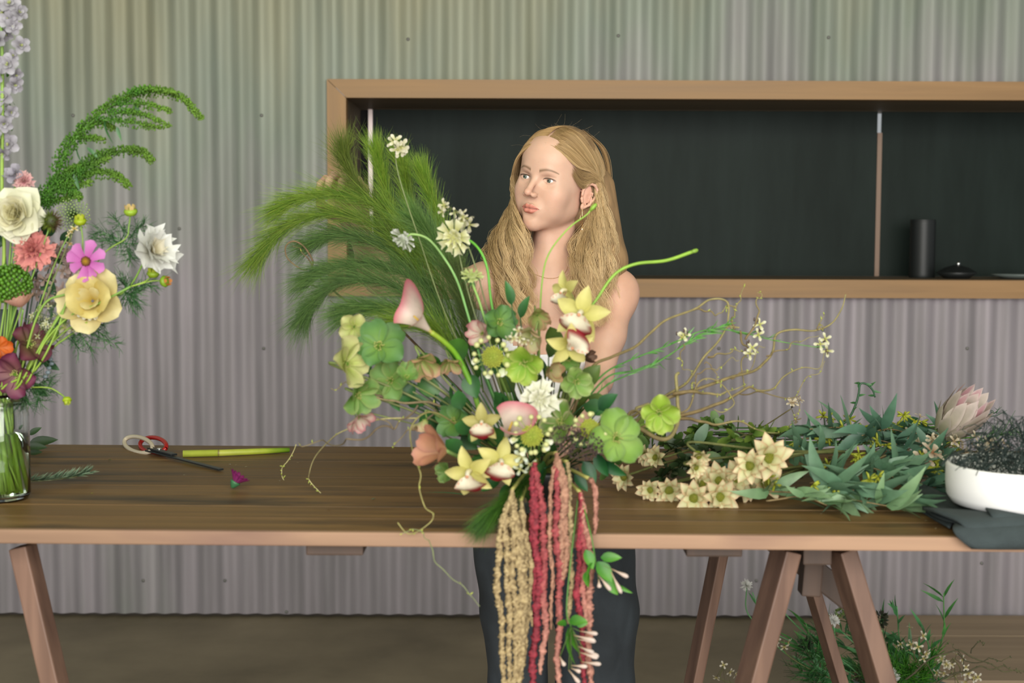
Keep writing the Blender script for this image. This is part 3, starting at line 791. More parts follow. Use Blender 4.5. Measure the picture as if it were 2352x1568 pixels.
# ---- eyes
def eye_mesh():
    V, F, _ = blob((0, 0, 0), 1.0, (1, 1, 1), 48, 40); V = np.array(V)
    V = V[:, [0, 2, 1]] * A((1, -1, 1)); F = [f for f in F]     # pole on -y / +y
    ang = np.degrees(np.arccos(np.clip(-V[:, 1], -1, 1)))
    C = np.tile(A((.62, .60, .58)), (len(V), 1)); C[ang > 34] = (.70, .60, .56)
    C[ang < 29] = (.035, .045, .040); C[ang < 26] = (.10, .13, .115); C[ang < 16] = (.16, .18, .14); C[ang < 11.5] = (.005, .005, .005)
    V = V * (1 + .045 * np.exp(-(ang / 24) ** 2))[:, None]
    return mesh_of('eye', V * .0122, F, C)
eme = eye_mesh(); m_eye = mat('eye_wet', None, .05, spec=.7)
Rh4 = Matrix(Rh.tolist()).to_4x4()
for e in EYE:
    M = Matrix.Translation(H(e)) @ Rh4 @ Matrix.Rotation(math.radians(-13), 4, 'Z') @ Matrix.Rotation(math.radians(-2), 4, 'X')
    obj('eye', eme, m_eye, person, M)
mb = MB()
for sx, e in zip((-1, 1), EYE):
    for i in range(34):
        t = -1 + 2 * i / 33; x = e[0] + .0134 * t; z = .0004 + .0052 * math.sqrt(max(0, 1 - t * t)); y = -.0645 - math.sqrt(max(0, .0134 ** 2 - (.0134 * t * .72) ** 2 - z * z)) - .0006
        p = A((x, y, z)); l = .0052 * (1 - .25 * abs(t)); o = sx * .25 + t * .4
        mb.add(*tube([H(p), H(p + A((o * l * .4, -l * .7, l * .05))), H(p + A((o * l * .8, -l * 1.0, l * .45)))], [.00032, .00024, .00006], (.06, .04, .03), 3))
obj('eyelashes', mb.mesh('eyelashes'), mat('lash', None, .6), person, kind='stuff')

# ---- hair: scalp cap and body under thousands of strands
def hairc(px, py, Y): return W3(px, py, Y)
def scalp(v): return H(v)
hair_prims = [
    he((0, .022, .040), (.079, .090, .084), .02), he((0, .05, -.02), (.075, .062, .10), .03),
    cap(hairc(1372, 430, 3.24), hairc(1392, 600, 3.20), .040, .046, .03), cap(hairc(1392, 600, 3.20), hairc(1372, 690, 3.14), .040, .018, .03),
    cap(hairc(1205, 470, 3.27), hairc(1178, 590, 3.20), .030, .030, .03), cap(hairc(1178, 590, 3.20), hairc(1190, 690, 3.12), .028, .014, .03),
    cap(hairc(1290, 520, 3.32), hairc(1290, 640, 3.34), .075, .05, .03),
    he((0, -.075, -.02), (.056, .05, .098), .012, '-'), he((.010, -.04, .01), (.052, .06, .060), .01, '-'), he((.066, -.022, -.026), (.028, .052, .052), .008, '-'), he((.056, -.046, .022), (.042, .046, .054), .006, '-'), he((0, -.088, .072), (.075, .034, .046), .006, '-'), he((-.056, -.06, .02), (.034, .04, .05), .006, '-'),
    cap(H((0, -.01, -.08)), NB + A((0, -.02, -.06)), .055, .066, .008, '-'),
]
D, lo = grid_sdf(hair_prims, (-.12, 3.0, 1.12), (.36, 3.48, 1.75), .006)
Vh, Fh = surface_nets(D, lo, .006)
m_hair0 = mat('hair_under', (.25, .15, .07), .75, noise=.3, nscale=60, stretch=(1, 1, .2))
hairroot = obj('hair_volume', mesh_of('hair_volume', Vh, Fh), m_hair0, person)
SKULL = [he((0, .006, .036), (.0725, .094, .0815), .02), he((0, -.050, .045), (.052, .034, .044), .02)]
SKULL_B = [p for p in body[:3]] + body[10:17]
def clear_scalp(P):
    P = P.copy()
    for pr in SKULL:
        d = prim_d(pr, P); q = P - pr[1]; n = q / (np.linalg.norm(q, axis=1, keepdims=True) + 1e-9); m = np.clip(.0035 - d, 0, .03); P += n * m[:, None]
    return P
def fold(v, m):
    v = abs(v); return min(max(2 * m - v if v > m else v, 0), m - 1e-6)
def strand(P, r, c):
    T = np.gradient(P, axis=0); T /= np.linalg.norm(T, axis=1, keepdims=True) + 1e-9
    ref = np.where(np.abs(T[:, 1:2]) < .9, [[0, 1, 0]], [[1, 0, 0]]); u = np.cross(T, ref); u /= np.linalg.norm(u, axis=1, keepdims=True) + 1e-9; w = np.cross(T, u)
    V = np.stack([P + r[:, None] * (u * math.cos(a) + w * math.sin(a)) for a in (0, 2.0944, 4.1888)], 1).reshape(-1, 3)
    k = len(P); i = np.arange(k - 1)[:, None]; j = np.arange(3)[None]; j2 = (j + 1) % 3
    F = np.stack([i * 3 + j, i * 3 + j2, i * 3 + 3 + j2, i * 3 + 3 + j], -1).reshape(-1, 4)
    return V, F, np.repeat(c, 3, 0)
def strand_bank(guides, n, seed, wave, wfreq, wstart, r0, spread, cols, per=42, trim=2):
    """guides: rows (front..back) of polylines (same count of points); strands are mixed between them in locks"""
    R = np.random.RandomState(seed); G = np.array([[smooth_path(g, 6) for g in row] for row in guides])   # rows, cols, K, 3
    nr, nc, K, _ = G.shape; Vs = []; Fs = []; Cs = []; base = 0
    nl = max(8, n // per); locks = [(R.rand() * (nr - 1), R.rand() * (nc - 1), R.rand() * 6.28, R.uniform(.75, 1.3), R.uniform(.6, 1.25), R.rand()) for _ in range(nl)]
    for i in range(n):
        lk = locks[R.randint(nl)]
        a = fold(lk[0] + R.randn() * .08, nr - 1); b = fold(lk[1] + R.randn() * .09, nc - 1)
        i0, j0 = int(a), int(b); fa, fb = a - i0, b - j0; i1 = min(i0 + 1, nr - 1); j1 = min(j0 + 1, nc - 1)
        P = (G[i0, j0] * (1 - fa) + G[i1, j0] * fa) * (1 - fb) + (G[i0, j1] * (1 - fa) + G[i1, j1] * fa) * fb
        t = np.linspace(0, 1, K); w = np.clip((t - wstart) / (1 - wstart), 0, 1)
        ph = lk[2] + R.randn() * .25; am = wave * lk[4] * w ** .7 * (1 + .3 * R.randn() * .4)
        T = np.gradient(P, axis=0); T /= np.linalg.norm(T, axis=1, keepdims=True) + 1e-9
        s1 = np.cross(T, [0, 1, 0]); s1 /= np.linalg.norm(s1, axis=1, keepdims=True) + 1e-9; s2 = np.cross(T, s1)
        th = ph + 2 * PI * wfreq * lk[3] * t
        P = P + s1 * (am * np.sin(th))[:, None] + s2 * (am * .8 * np.cos(th))[:, None]
        P = P + (R.randn(3) * spread * (.35 + w)[:, None]) + np.cumsum(R.randn(K, 3), 0) * spread * .09 * w[:, None]
        P = clear_scalp(P)
        kc = K if R.rand() > .25 else int(K * R.uniform(.72, .98)); P = P[:kc]; k0 = R.randint(0, trim + 1); P = P[k0:]; kc = len(P)
        rr = r0 * R.uniform(.6, 1.3) * np.interp(np.linspace(0, 1, kc), [0, .12, .7, 1], [.2, 1, .9, .15])
        sh = lk[5] * .72 + R.rand() * .28; tt = np.linspace(0, 1, kc)[:, None]
        c = (A(cols[0]) * (1 - sh) + A(cols[1]) * sh)[None] * (1 - tt) ** .6 + (A(cols[2]) * (1 - sh) + A(cols[3]) * sh)[None] * (1 - (1 - tt) ** .6)
        v, f, cc = strand(P, rr, c)
        Vs.append(v); Cs.append(cc); Fs.append(f + base); base += len(v)
    return np.concatenate(Vs), np.concatenate(Fs), np.concatenate(Cs)
HCOL = [(.29, .165, .066), (.62, .40, .185), (.72, .48, .21), (1.25, 1.0, .60)]
part_f = (.006, -.066, .092); part_b = (.004, .02, .122)
def hp(v): return tuple(H(v))
# her left side (towards the right of the photo); columns run along the parting, rows from outer layer to inner
right_rows = []
for row, (dx, dy) in enumerate(((0, 0), (-8, .035), (-22, .07))):
    right_rows.append([
        [hp((.006, -.078, .080)), hp((.042, -.070, .068)), hp((.071, -.038, .040)), hp((.090, .034, .014)), (*W3(1346 + dx, 540, 3.13 + dy),), (*W3(1306 + dx * .5, 620, 3.10 + dy),), (*W3(1316 + dx, 725, 3.07 + dy),)],
        [hp((.008, -.070, .084)), hp((.048, -.058, .076)), hp((.076, -.018, .048)), hp((.089, .036, .010)), (*W3(1378 + dx, 550, 3.13 + dy),), (*W3(1356 + dx * .5, 640, 3.09 + dy),), (*W3(1362 + dx, 750, 3.07 + dy),)],
        [hp((.008, -.045, .106)), hp((.048, -.036, .096)), hp((.080, .002, .054)), hp((.091, .044, .002)), (*W3(1406 + dx, 560, 3.15 + dy),), (*W3(1392 + dx * .5, 645, 3.12 + dy),), (*W3(1385 + dx, 740, 3.09 + dy),)],
        [hp((.007, -.010, .119)), hp((.046, -.004, .106)), hp((.080, .024, .058)), hp((.094, .052, -.004)), (*W3(1424 + dx, 560, 3.20 + dy),), (*W3(1418 + dx * .5, 630, 3.17 + dy),), (*W3(1402 + dx, 700, 3.14 + dy),)],
        [hp((.006, .040, .120)), hp((.048, .046, .100)), hp((.078, .066, .050)), hp((.086, .084, -.02)), (*W3(1412 + dx, 565, 3.27 + dy),), (*W3(1406 + dx * .5, 640, 3.27 + dy),), (*W3(1390 + dx, 715, 3.26 + dy),)],
    ])
left_rows = []
for row, (dx, dy) in enumerate(((0, 0), (8, .03), (18, .06))):
    left_rows.append([
        [hp((.000, -.078, .080)), hp((-.038, -.078, .062)), hp((-.072, -.064, .026)), hp((-.086, -.038, -.034)), (*W3(1196 + dx, 540, 3.10 + dy),), (*W3(1200 + dx, 640, 3.08 + dy),), (*W3(1206 + dx, 740, 3.07 + dy),)],
        [hp((.002, -.070, .086)), hp((-.046, -.062, .076)), hp((-.078, -.040, .034)), hp((-.094, -.012, -.034)), (*W3(1168 + dx, 550, 3.12 + dy),), (*W3(1168 + dx, 640, 3.09 + dy),), (*W3(1180 + dx, 745, 3.08 + dy),)],
        [hp((.003, -.030, .113)), hp((-.048, -.030, .098)), hp((-.088, -.010, .044)), hp((-.104, .014, -.032)), (*W3(1142 + dx, 555, 3.15 + dy),), (*W3(1142 + dx, 640, 3.11 + dy),), (*W3(1162 + dx, 725, 3.10 + dy),)],
        [hp((.004, .030, .122)), hp((-.046, .036, .104)), hp((-.086, .040, .050)), hp((-.104, .050, -.03)), (*W3(1122 + dx, 560, 3.20 + dy),), (*W3(1128 + dx, 640, 3.16 + dy),), (*W3(1148 + dx, 705, 3.12 + dy),)],
    ])
m_hair = mat('hair_strands', None, .40, spec=.5, trans=.22)
a1 = strand_bank(right_rows, 3400, 5, .0190, 4.6, .42, .00055, .0024, HCOL)
a2 = strand_bank(left_rows, 2800, 6, .0185, 4.6, .42, .00055, .0024, HCOL)
back = [[[hp((x * .3, .05, .118)), hp((x * .8, .09, .08)), hp((x, .108, .02)), hp((x * 1.05, .105, -.05)), hp((x * 1.1, .10, -.13)), hp((x * 1.1, .09, -.20)), hp((x, .08, -.26))] for x in (-.08, -.03, .03, .08)] for _ in range(2)]
a3 = strand_bank(back, 600, 8, .010, 3.4, .4, .0008, .004, HCOL)
sideb = [[[hp((.066, -.044, .034 + o)), hp((.071, -.030, .022 + o)), hp((.0740, -.014, .012 + o)), hp((.077, .000, .010 + o)), hp((.084, .016, .016 + o * .5)), hp((.091, .036, .012)), hp((.092, .055, .0))] for o in (-.016, -.008, .0, .009, .020)] for _ in range(2)]
a4 = strand_bank(sideb, 330, 12, .0005, 1.5, .3, .00034, .0022, [(.34, .21, .095), (.55, .36, .165), (.56, .37, .17), (.85, .62, .32)], 6, 11)
def cat_m(parts):
    V = []; F = []; C = []; b = 0
    for v, f, c in parts: V.append(v); F.append(f + b); C.append(c); b += len(v)
    return np.concatenate(V), np.concatenate(F), np.concatenate(C)
# flyaway hairs round the outline
R = np.random.RandomState(4); fv = []
for i in range(40):
    a = R.uniform(-.2, PI + .2); rr = R.uniform(.004, .012); z = R.uniform(.02, .12)
    if i < 45: p = H((.084 * math.cos(a), R.uniform(-.04, .06), .04 + .084 * math.sin(a)))
    else: p = W3(R.choice([1428, 1120]) + R.randn() * 8, R.uniform(450, 640), 3.18)
    d = R.randn(3) * .3 + A((np.sign(p[0] - HO[0]) * .6, 0, .25 if i < 45 else -.3)); d /= np.linalg.norm(d); e = R.randn(3) * .5; l = R.uniform(.01, .03)
    v, f, c = tube(smooth_path([p - d * .006, p + d * l * .5 + e * l * .2, p + d * l + e * l * .6], 5), [.00007, .00006, .00004], (.7, .52, .3), 3, False); fv.append((np.array(v), np.array(f), c))
Vh, Fh, Ch = cat_m([a1, a2, a3, a4] + fv)
obj('hair', mesh_of('hair', Vh, Fh, Ch), m_hair, person, kind='stuff')

# ---- clothes
def cloth_from(prims, lo, hi, h, keep, wr=.0, fr=30):
    D, l0 = grid_sdf(prims, lo, hi, h); V, F = surface_nets(D, l0, h)
    c = V[F].mean(1); F = F[keep(c)]; used = np.unique(F); mp = np.full(len(V), -1); mp[used] = np.arange(len(used))
    return V[used], mp[F]
torso = [p for p in body[:14]]
def grow(p, d):
    if p[0] == 'cap': return ('cap', p[1], p[2], p[3] + d, p[4] + d, p[5])
    return ('ell', p[1], p[2], tuple(r + d for r in p[3]), p[4])
tp = [grow(p, .0055) for p in body[3:10]] + [grow(p, .005) for p in body[10:12]] + [cap(WA + A((.0, 0, 0)), WA + A((.0, 0, -.06)), .112, .118, .04)]
zt = W3(1265, 815, 3.15)[2]; zb = W3(1265, 1010, 3.2)[2]
slx = W3(1385, 640, 3.2)[0]; srx = W3(1140, 640, 3.2)[0]
def keep_top(c):
    x, y, z = c[:, 0], c[:, 1], c[:, 2]; cx = CH[0]; neck = zt + .9 * np.abs((x - cx) / .12) ** 2.2 * .06
    strap = ((np.abs(x - slx) < .012) | (np.abs(x - srx) < .012)) & (z < 1.42) & (z > zt - .02)
    armh = np.abs(x - cx) < .128 + np.clip(zt - .03 - z, 0, 1) * 2
    return (z > zb) & (((z < neck) & armh) | strap)
Vt, Ft = cloth_from(tp, (-.15, 3.05, .85), (.42, 3.42, 1.5), .005, keep_top)
Vt = Vt + np.stack([np.zeros(len(Vt)), -.003 * np.sin(Vt[:, 2] * 90 + Vt[:, 0] * 40), np.zeros(len(Vt))], 1) * (Vt[:, 2] < 1.1)[:, None]
o = obj('top', mesh_of('top', Vt, Ft), mat('white_cotton', (.78, .76, .76), .85, bump=.3, bscale=300), person)
md = o.modifiers.new('thick', 'SOLIDIFY'); md.thickness = .0018; md.offset = 1
kl = W3(1190, 1600, 3.24); kr = W3(1366, 1600, 3.24)
def jp(px, py, Y=3.25): return W3(px, py, Y)
jeans = [ell(HP + A((0, .0, .0)), (.166, .118, .13), .04), ell(WA + A((0, 0, -.04)), (.128, .095, .06), .04),
         cap(jp(1176, 1215), jp(1182, 1400), .094, .078, .03), cap(jp(1182, 1400), jp(1190, 1568), .078, .066, .02), cap(jp(1190, 1568), A((jp(1192, 1568)[0], 3.27, .06)), .066, .075, .02),
         cap(jp(1360, 1215), jp(1372, 1400), .094, .094, .03), cap(jp(1372, 1400), jp(1368, 1568), .094, .088, .02), cap(jp(1368, 1568), A((jp(1370, 1568)[0], 3.27, .06)), .088, .085, .02)]
zw = W3(1265, 1000, 3.2)[2]
Vj, Fj = cloth_from(jeans, (-.12, 3.0, .035), (.36, 3.5, 1.1), .006, lambda c: (c[:, 2] < zw) & (c[:, 2] > .045))
nj = Vj - A((CH[0], 3.25, 0)); wr = .0022 * np.sin(Vj[:, 2] * 22 + 3 * np.sin(Vj[:, 0] * 35)) * np.sin(Vj[:, 0] * 60 + Vj[:, 2] * 14)
Vj[:, 1] -= np.abs(wr) * 2; Vj[:, 0] += wr
oj = obj('jeans', mesh_of('jeans', Vj, Fj), mat('dark_denim', (.030, .038, .044), .85, noise=.35, nscale=7, bump=.4, bscale=500), person)
for kx in (kl, kr):
    b = A((kx[0], 3.27, .0)); mb = MB()
    mb.add(*blob(b + A((0, -.055, .034)), (.043, .125, .034), (.3, .25, .2), 20, 12)); mb.add(*blob(b + A((0, .03, .055)), (.036, .045, .05), (.3, .25, .2), 16, 10))
    obj('shoe', mb.mesh('shoe'), mat('shoe_leather', None, .5), person)
# ---- necklace and earring
gold = mat('gold', (.85, .62, .32), .22, 1.0)
pts = [W3(1209, 585, 3.15), W3(1213, 602, 3.14), W3(1225, 617, 3.13), W3(1243, 628, 3.125), W3(1262, 633, 3.125), W3(1285, 631, 3.13), W3(1305, 618, 3.14), W3(1315, 600, 3.15)]
P = smooth_path(pts, 5)
P = project([grow(p, .0012) for p in body], P, 30)
mb = MB()
for i in range(len(P) - 1): mb.add(*tube([P[i], P[i + 1] * .8 + P[i] * .2], .0007, (1, 1, 1), 5))
obj('necklace', mb.mesh('necklace'), gold, person)
e0 = H((.0765, .006, -.053)); mb = MB()
mb.add(*tube([e0 + A((.002, 0, .006)), e0 + A((0, -.004, .0)), e0 + A((0, -.004, -.040))], .0006, (1, 1, 1), 5))
mb.add(*tube([e0 + A((-.003, -.004, -.004)), e0 + A((-.005, -.004, -.02)), e0 + A((-.004, -.004, -.032))], .0005, (1, 1, 1), 5))
v, f, c = blob((0, 0, 0), (.0042, .0012, .0055), (1, 1, 1), 4, 4); mb.add(np.array(v) + e0 + A((0, -.004, -.0455)), f, c)
obj('earring', mb.mesh('earring'), gold, person)
# ---------------------------------------------------------------- plant parts and species
def S(r, g, b, k=.80):
    f = lambda v: ((v / 255 + .055) / 1.055) ** 2.4 if v > 10 else v / 255 / 12.92
    return (f(r) * k, f(g) * k, f(b) * k)
m_leaf = mat('leaf', None, .48, trans=.22, noise=.14, nscale=55, rand=.14)
m_petal = mat('petal_skin', None, .6, trans=.30, noise=.07, nscale=70, rand=.05)
m_stem = mat('green_stem', None, .5, noise=.1, nscale=60)
m_bark = mat('twig_bark', None, .75, noise=.25, nscale=90)
R7 = np.random.RandomState(77)
def ru(a, b): return R7.uniform(a, b)
def path3(pts, Y=None):
    out = []
    for p in pts:
        if isinstance(p, (Vector, np.ndarray)): out.append(np.array(p))
        elif len(p) == 3: out.append(np.array(at(*p)))
        else: out.append(np.array(at(p[0], p[1], Y)))
    return out
def stem(t, pts, r, col, m=None, name='stem', n=6, Y=None, steps=7, label=None, sides=6):
    P = smooth_path(path3(pts, Y), steps); mb = MB(); mb.add(*tube(P, r, col, sides))
    return obj(name, mb.mesh(name), m or m_stem, t, label=label)
CACHE = {}
def petal_me(key, name='petal', **kw):
    if key not in CACHE:
        mb = MB(); mb.add(*petal(**kw)); CACHE[key] = mb.mesh(name)
    return CACHE[key]
def ring(t, Fm, n, me, m, name='petal', tilt=0.0, off=0.0, jit=.08, s=1.0, r0=0.0, skip=(), sj=.05, z0=0.0, label=None):
    for k in range(n):
        if k in skip: continue
        a = off + 2 * PI * k / n + ru(-jit, jit); q = s * ru(1 - sj, 1 + sj)
        M = Fm @ Matrix.Rotation(a, 4, 'Z') @ Matrix.Translation((r0, 0, z0)) @ Matrix.Rotation(-tilt + ru(-jit, jit), 4, 'Y') @ Matrix.Scale(q, 4)
        obj(name, me, m, t, M, label=label)
ROOT = (1238, 1085, 2.275)       # where the bouquet's stems gather
def to_root(px, py, Y, bend=.25, rx=None):
    """a gently curved stem from a flower head to the vase mouth"""
    r = ROOT if rx is None else (ROOT[0] + rx, ROOT[1], ROOT[2])
    a = np.array(at(px, py, Y)); b = np.array(at(*r)); m = (a + b) / 2; m[2] += np.linalg.norm(a - b) * bend * .35; m[0] += (a[0] - b[0]) * .12
    return [a, m, b + (a - b) * .12, b]

def hellebore(px, py, Y, size, face, cols, label, stem_pts=None, cup=.45, a0=.5, a1=-.1, roll=0.0, group='hellebores in the bouquet', name='hellebore', centre=True, n=5, rx=0):
    p = at(px, py, Y); t = thing(name, label, 'flower', p, group); face = (face[0] * 1.7, face[1] * .85, face[2] * 1.7)
    L = size * pxs(Y) * .60; base, tip, edge = cols; a0 += .15; a1 -= .1
    me = petal_me(('hb', round(L, 3), cols, a0, a1, cup), L=L, W=L * 1.0, a0=a0, a1=a1, cup=cup + .15, shape='round', rim=.3, ruffle=.025, c0=base, c1=tip, edge=edge, nu=8, nv=7)
    Fm = frame(p, face, roll)
    ring(t, Fm, n, me, m_petal, jit=.16, r0=L * .03, sj=.12)
    if centre:
        mb = MB()
        for i in range(26):
            a = ru(0, 6.28); rr = L * ru(.08, .22); h = L * ru(.10, .26)
            mb.add(*tube([(rr * .4 * math.cos(a), rr * .4 * math.sin(a), .001), (rr * math.cos(a), rr * math.sin(a), h)], L * .010, S(170, 190, 90), 3))
            mb.add(*blob((rr * math.cos(a), rr * math.sin(a), h), L * .028, S(205, 205, 120), 5, 4))
        for i in range(5):
            a = i * 1.257; mb.add(*blob((L * .05 * math.cos(a), L * .05 * math.sin(a), L * .07), (L * .035, L * .035, L * .11), S(120, 165, 50), 6, 4))
        obj('stamens', mb.mesh('stamens'), m_petal, t, Fm)
    b = np.array(p) - np.array(Vector(face).normalized()) * L * .10
    if stem_pts is None:
        q = to_root(px, py, Y, rx=rx); q[0] = b; q.insert(1, b - np.array(Vector(face).normalized()) * L * .5)
    else: q = [b] + path3(stem_pts, Y)
    stem(t, q, L * .055, [S(120, 140, 70), S(110, 100, 70)])
    return t
def dome(R0, n, r, c0, c1, h=.6, flat=1.0):
    mb = MB()
    for i in range(n):
        u = math.sqrt((i + .5) / n); a = i * 2.39996; x, y = u * R0 * math.cos(a), u * R0 * math.sin(a); z = h * R0 * math.sqrt(max(0, 1 - (u * .95) ** 2))
        c = np.array(c0) + (np.array(c1) - np.array(c0)) * u
        mb.add(*blob((x, y, z), (r, r, r * flat), c * ru(.85, 1.12), 6, 4))
    mb.add(*blob((0, 0, 0), (R0 * .95, R0 * .95, R0 * h * .95), c1, 14, 8))
    return mb
def budball(px, py, Y, size, face, label, nb=15, cdome=(S(150, 175, 50), S(196, 200, 80)), cbud=S(226, 228, 160), rx=0, white=4):
    """pincushion head ringed with small round buds"""
    p = at(px, py, Y); t = thing('pincushion_head', label, 'flower', p, 'lime pincushion heads in the bouquet')
    R0 = size * pxs(Y) * .5; Fm = frame(p, face)
    obj('dome', dome(R0 * .55, 90, R0 * .055, *cdome, h=.62).mesh('dome'), m_petal, t, Fm)
    for i in range(nb):
        a = 2 * PI * i / nb + ru(-.12, .12); rr = R0 * ru(.78, 1.02); z = R0 * ru(-.15, .35); mb = MB()
        mb.add(*tube([(R0 * .3 * math.cos(a), R0 * .3 * math.sin(a), 0), (rr * math.cos(a), rr * math.sin(a), z)], R0 * .022, S(160, 180, 90), 4))
        mb.add(*blob((rr * math.cos(a), rr * math.sin(a), z), R0 * ru(.12, .16), cbud, 8, 6))
        obj('bud', mb.mesh('bud'), m_petal, t, Fm)
    me = petal_me(('bbp', round(R0, 4)), L=R0 * .42, W=R0 * .3, a0=.5, a1=-.2, cup=.3, shape='spoon', c0=S(200, 215, 150), c1=S(240, 240, 220))
    for i in range(white):
        a = ru(3.4, 6.0); obj('petal', me, m_petal, t, Fm @ Matrix.Rotation(a, 4, 'Z') @ Matrix.Translation((R0 * .7, 0, 0)))
    stem(t, to_root(px, py, Y, rx=rx), R0 * .05, [S(130, 160, 80), S(90, 120, 60)])
    return t
def scabiosa(px, py, Y, size, face, label, c_out, c_in, n=11, rings=2, stem_pts=None, name='scabiosa', group='scabiosas in the bouquet', stemcol=None, h=.45, rx=0, sepals=False):
    p = at(px, py, Y); t = thing(name, label, 'flower', p, group); R0 = size * pxs(Y) * .5; Fm = frame(p, face, ru(0, 1))
    me = petal_me(('sc', round(R0, 4), c_out), L=R0 * .72, W=R0 * .50, a0=.5, a1=-.25, cup=.25, shape='notch', c0=c_in, c1=c_out, ruffle=.10, nu=6, nv=7, notch=.2)
    ring(t, Fm, n, me, m_petal, r0=R0 * .30, jit=.14, sj=.14)
    if rings > 1: ring(t, Fm, n - 3, me, m_petal, r0=R0 * .18, jit=.2, s=.62, z0=R0 * .16, tilt=.4)
    obj('dome', dome(R0 * .42, 60, R0 * .055, c_in, c_out, h=h).mesh('dome'), m_petal, t, Fm)
    if sepals:
        sm_ = petal_me(('scs', round(R0, 4)), name='sepal', L=R0 * .9, W=R0 * .16, a0=-.3, a1=-.6, cup=.2, shape='lance', c0=S(40, 90, 50), c1=S(70, 120, 60))
        ring(t, Fm, 9, sm_, m_leaf, name='sepal', r0=R0 * .1, z0=-R0 * .1, jit=.2, sj=.2)
    q = stem_pts
    q = ([np.array(p)] + path3(q, Y)) if q else to_root(px, py, Y, rx=rx)
    stem(t, q, .0022, stemcol or [S(130, 170, 80), S(90, 130, 60)])
    return t
def orchid(px, py, Y, size, face, label, roll=0.0, cols=(S(214, 208, 112), S(226, 216, 140)), skip=(), stem_pts=None, rx=0, lipdrop=.5):
    p = at(px, py, Y); t = thing('orchid', label, 'flower', p, 'yellow-green orchids in the bouquet'); R0 = size * pxs(Y) * .5
    Fm = frame(p, face, roll)
    me = petal_me(('or', round(R0, 4), cols), name='petal', L=R0 * 1.05, W=R0 * .60, a0=.35, a1=-.25, cup=.40, shape='point', c0=cols[0], c1=cols[1], nu=8, nv=5)
    for k, a in enumerate((90, 18, 162, -52, 232)):
        if k in skip: continue
        obj('petal', me, m_petal, t, Fm @ Matrix.Rotation(math.radians(a) + ru(-.06, .06), 4, 'Z') @ Matrix.Translation((R0 * .05, 0, 0)) @ Matrix.Rotation(ru(-.15, .15), 4, 'Y'))
    # lip: frilled white tongue with a crimson rim
    V = []; C = []; nu, nv = 11, 13
    for i in range(nu):
        u = i / (nu - 1)
        for j in range(nv):
            s = -1 + 2 * j / (nv - 1); w = R0 * (.26 + .36 * math.sin(PI * u * .8)) * (1 if u < .92 else .8)
            a = -.1 - 1.5 * u
            y = -R0 * (.02 + .78 * u * (1 - .16 * s * s)); z = R0 * (.40 + .22 * math.sin(PI * u) - .22 * u ** 2) + abs(s) ** 2 * w * (.8 - 1.2 * u) + R0 * .02 * math.sin(s * 16 + u * 5) * u
            V.append((s * w, y, z)); red = max(0, (u - .62) / .2, (abs(s) - .74) / .2 * (u > .42)); red = min(1, red) ** .7
            c = np.array(S(240, 230, 205)) * (1 - red) + np.array(S(150, 14, 34)) * red
            if u < .35 and abs(s) > .5 and (i + j) % 3 == 0: c = np.array(S(225, 150, 120))
            C.append(c)
    F = [(i * nv + j, i * nv + j + 1, (i + 1) * nv + j + 1, (i + 1) * nv + j) for i in range(nu - 1) for j in range(nv - 1)]
    o = obj('lip', mesh_of('lip', V, F, np.array(C)), m_petal, t, Fm, label='white frilled lip with a crimson rim')
    mb = MB(); mb.add(*tube(smooth_path([(0, R0 * .05, 0), (0, R0 * .08, R0 * .28), (0, -R0 * .02, R0 * .46)], 4), [R0 * .09, R0 * .10, R0 * .085], [S(228, 215, 150), S(245, 238, 215)], 8)); mb.add(*blob((0, -R0 * .03, R0 * .48), R0 * .075, S(235, 170, 130), 8, 6))
    obj('column', mb.mesh('column'), m_petal, t, Fm)
    q = ([np.array(p) - np.array(Vector(face).normalized()) * .004] + path3(stem_pts, Y)) if stem_pts else to_root(px, py, Y, rx=rx)
    stem(t, q, .0026, [S(150, 160, 90), S(100, 120, 60)])
    return t
def leaf_on(t, p, d, L, W, c0, c1, shape='lance', a0=.1, a1=-.3, cup=.25, roll=0.0, name='leaf', m=None, nu=7, nv=3, twist=0.0, label=None, sick=0.0):
    key = ('lf', round(L, 3), round(W, 3), c0, c1, shape, a0, a1, cup, twist, sick)
    me = petal_me(key, name=name, L=L, W=W, a0=a0, a1=a1, cup=cup, shape=shape, c0=c0, c1=c1, nu=nu, nv=nv, twist=twist, sick=sick)
    return obj(name, me, m or m_leaf, t, along(p, d, roll), label=label)
def wig(P, amp, seed, f=1.0):
    R = np.random.RandomState(seed); P = np.array(P); k = len(P); n = np.zeros_like(P)
    for j in range(3):
        x = np.linspace(0, 1, k)
        n[:, j] = sum(R.randn() / (m ** .8) * np.sin(2 * PI * m * f * x + R.rand() * 6.28) for m in range(1, 5))
    w = np.minimum(1, np.linspace(0, 1, k) * 8)[:, None]
    return P + n * amp * w * (1, .6, 1)
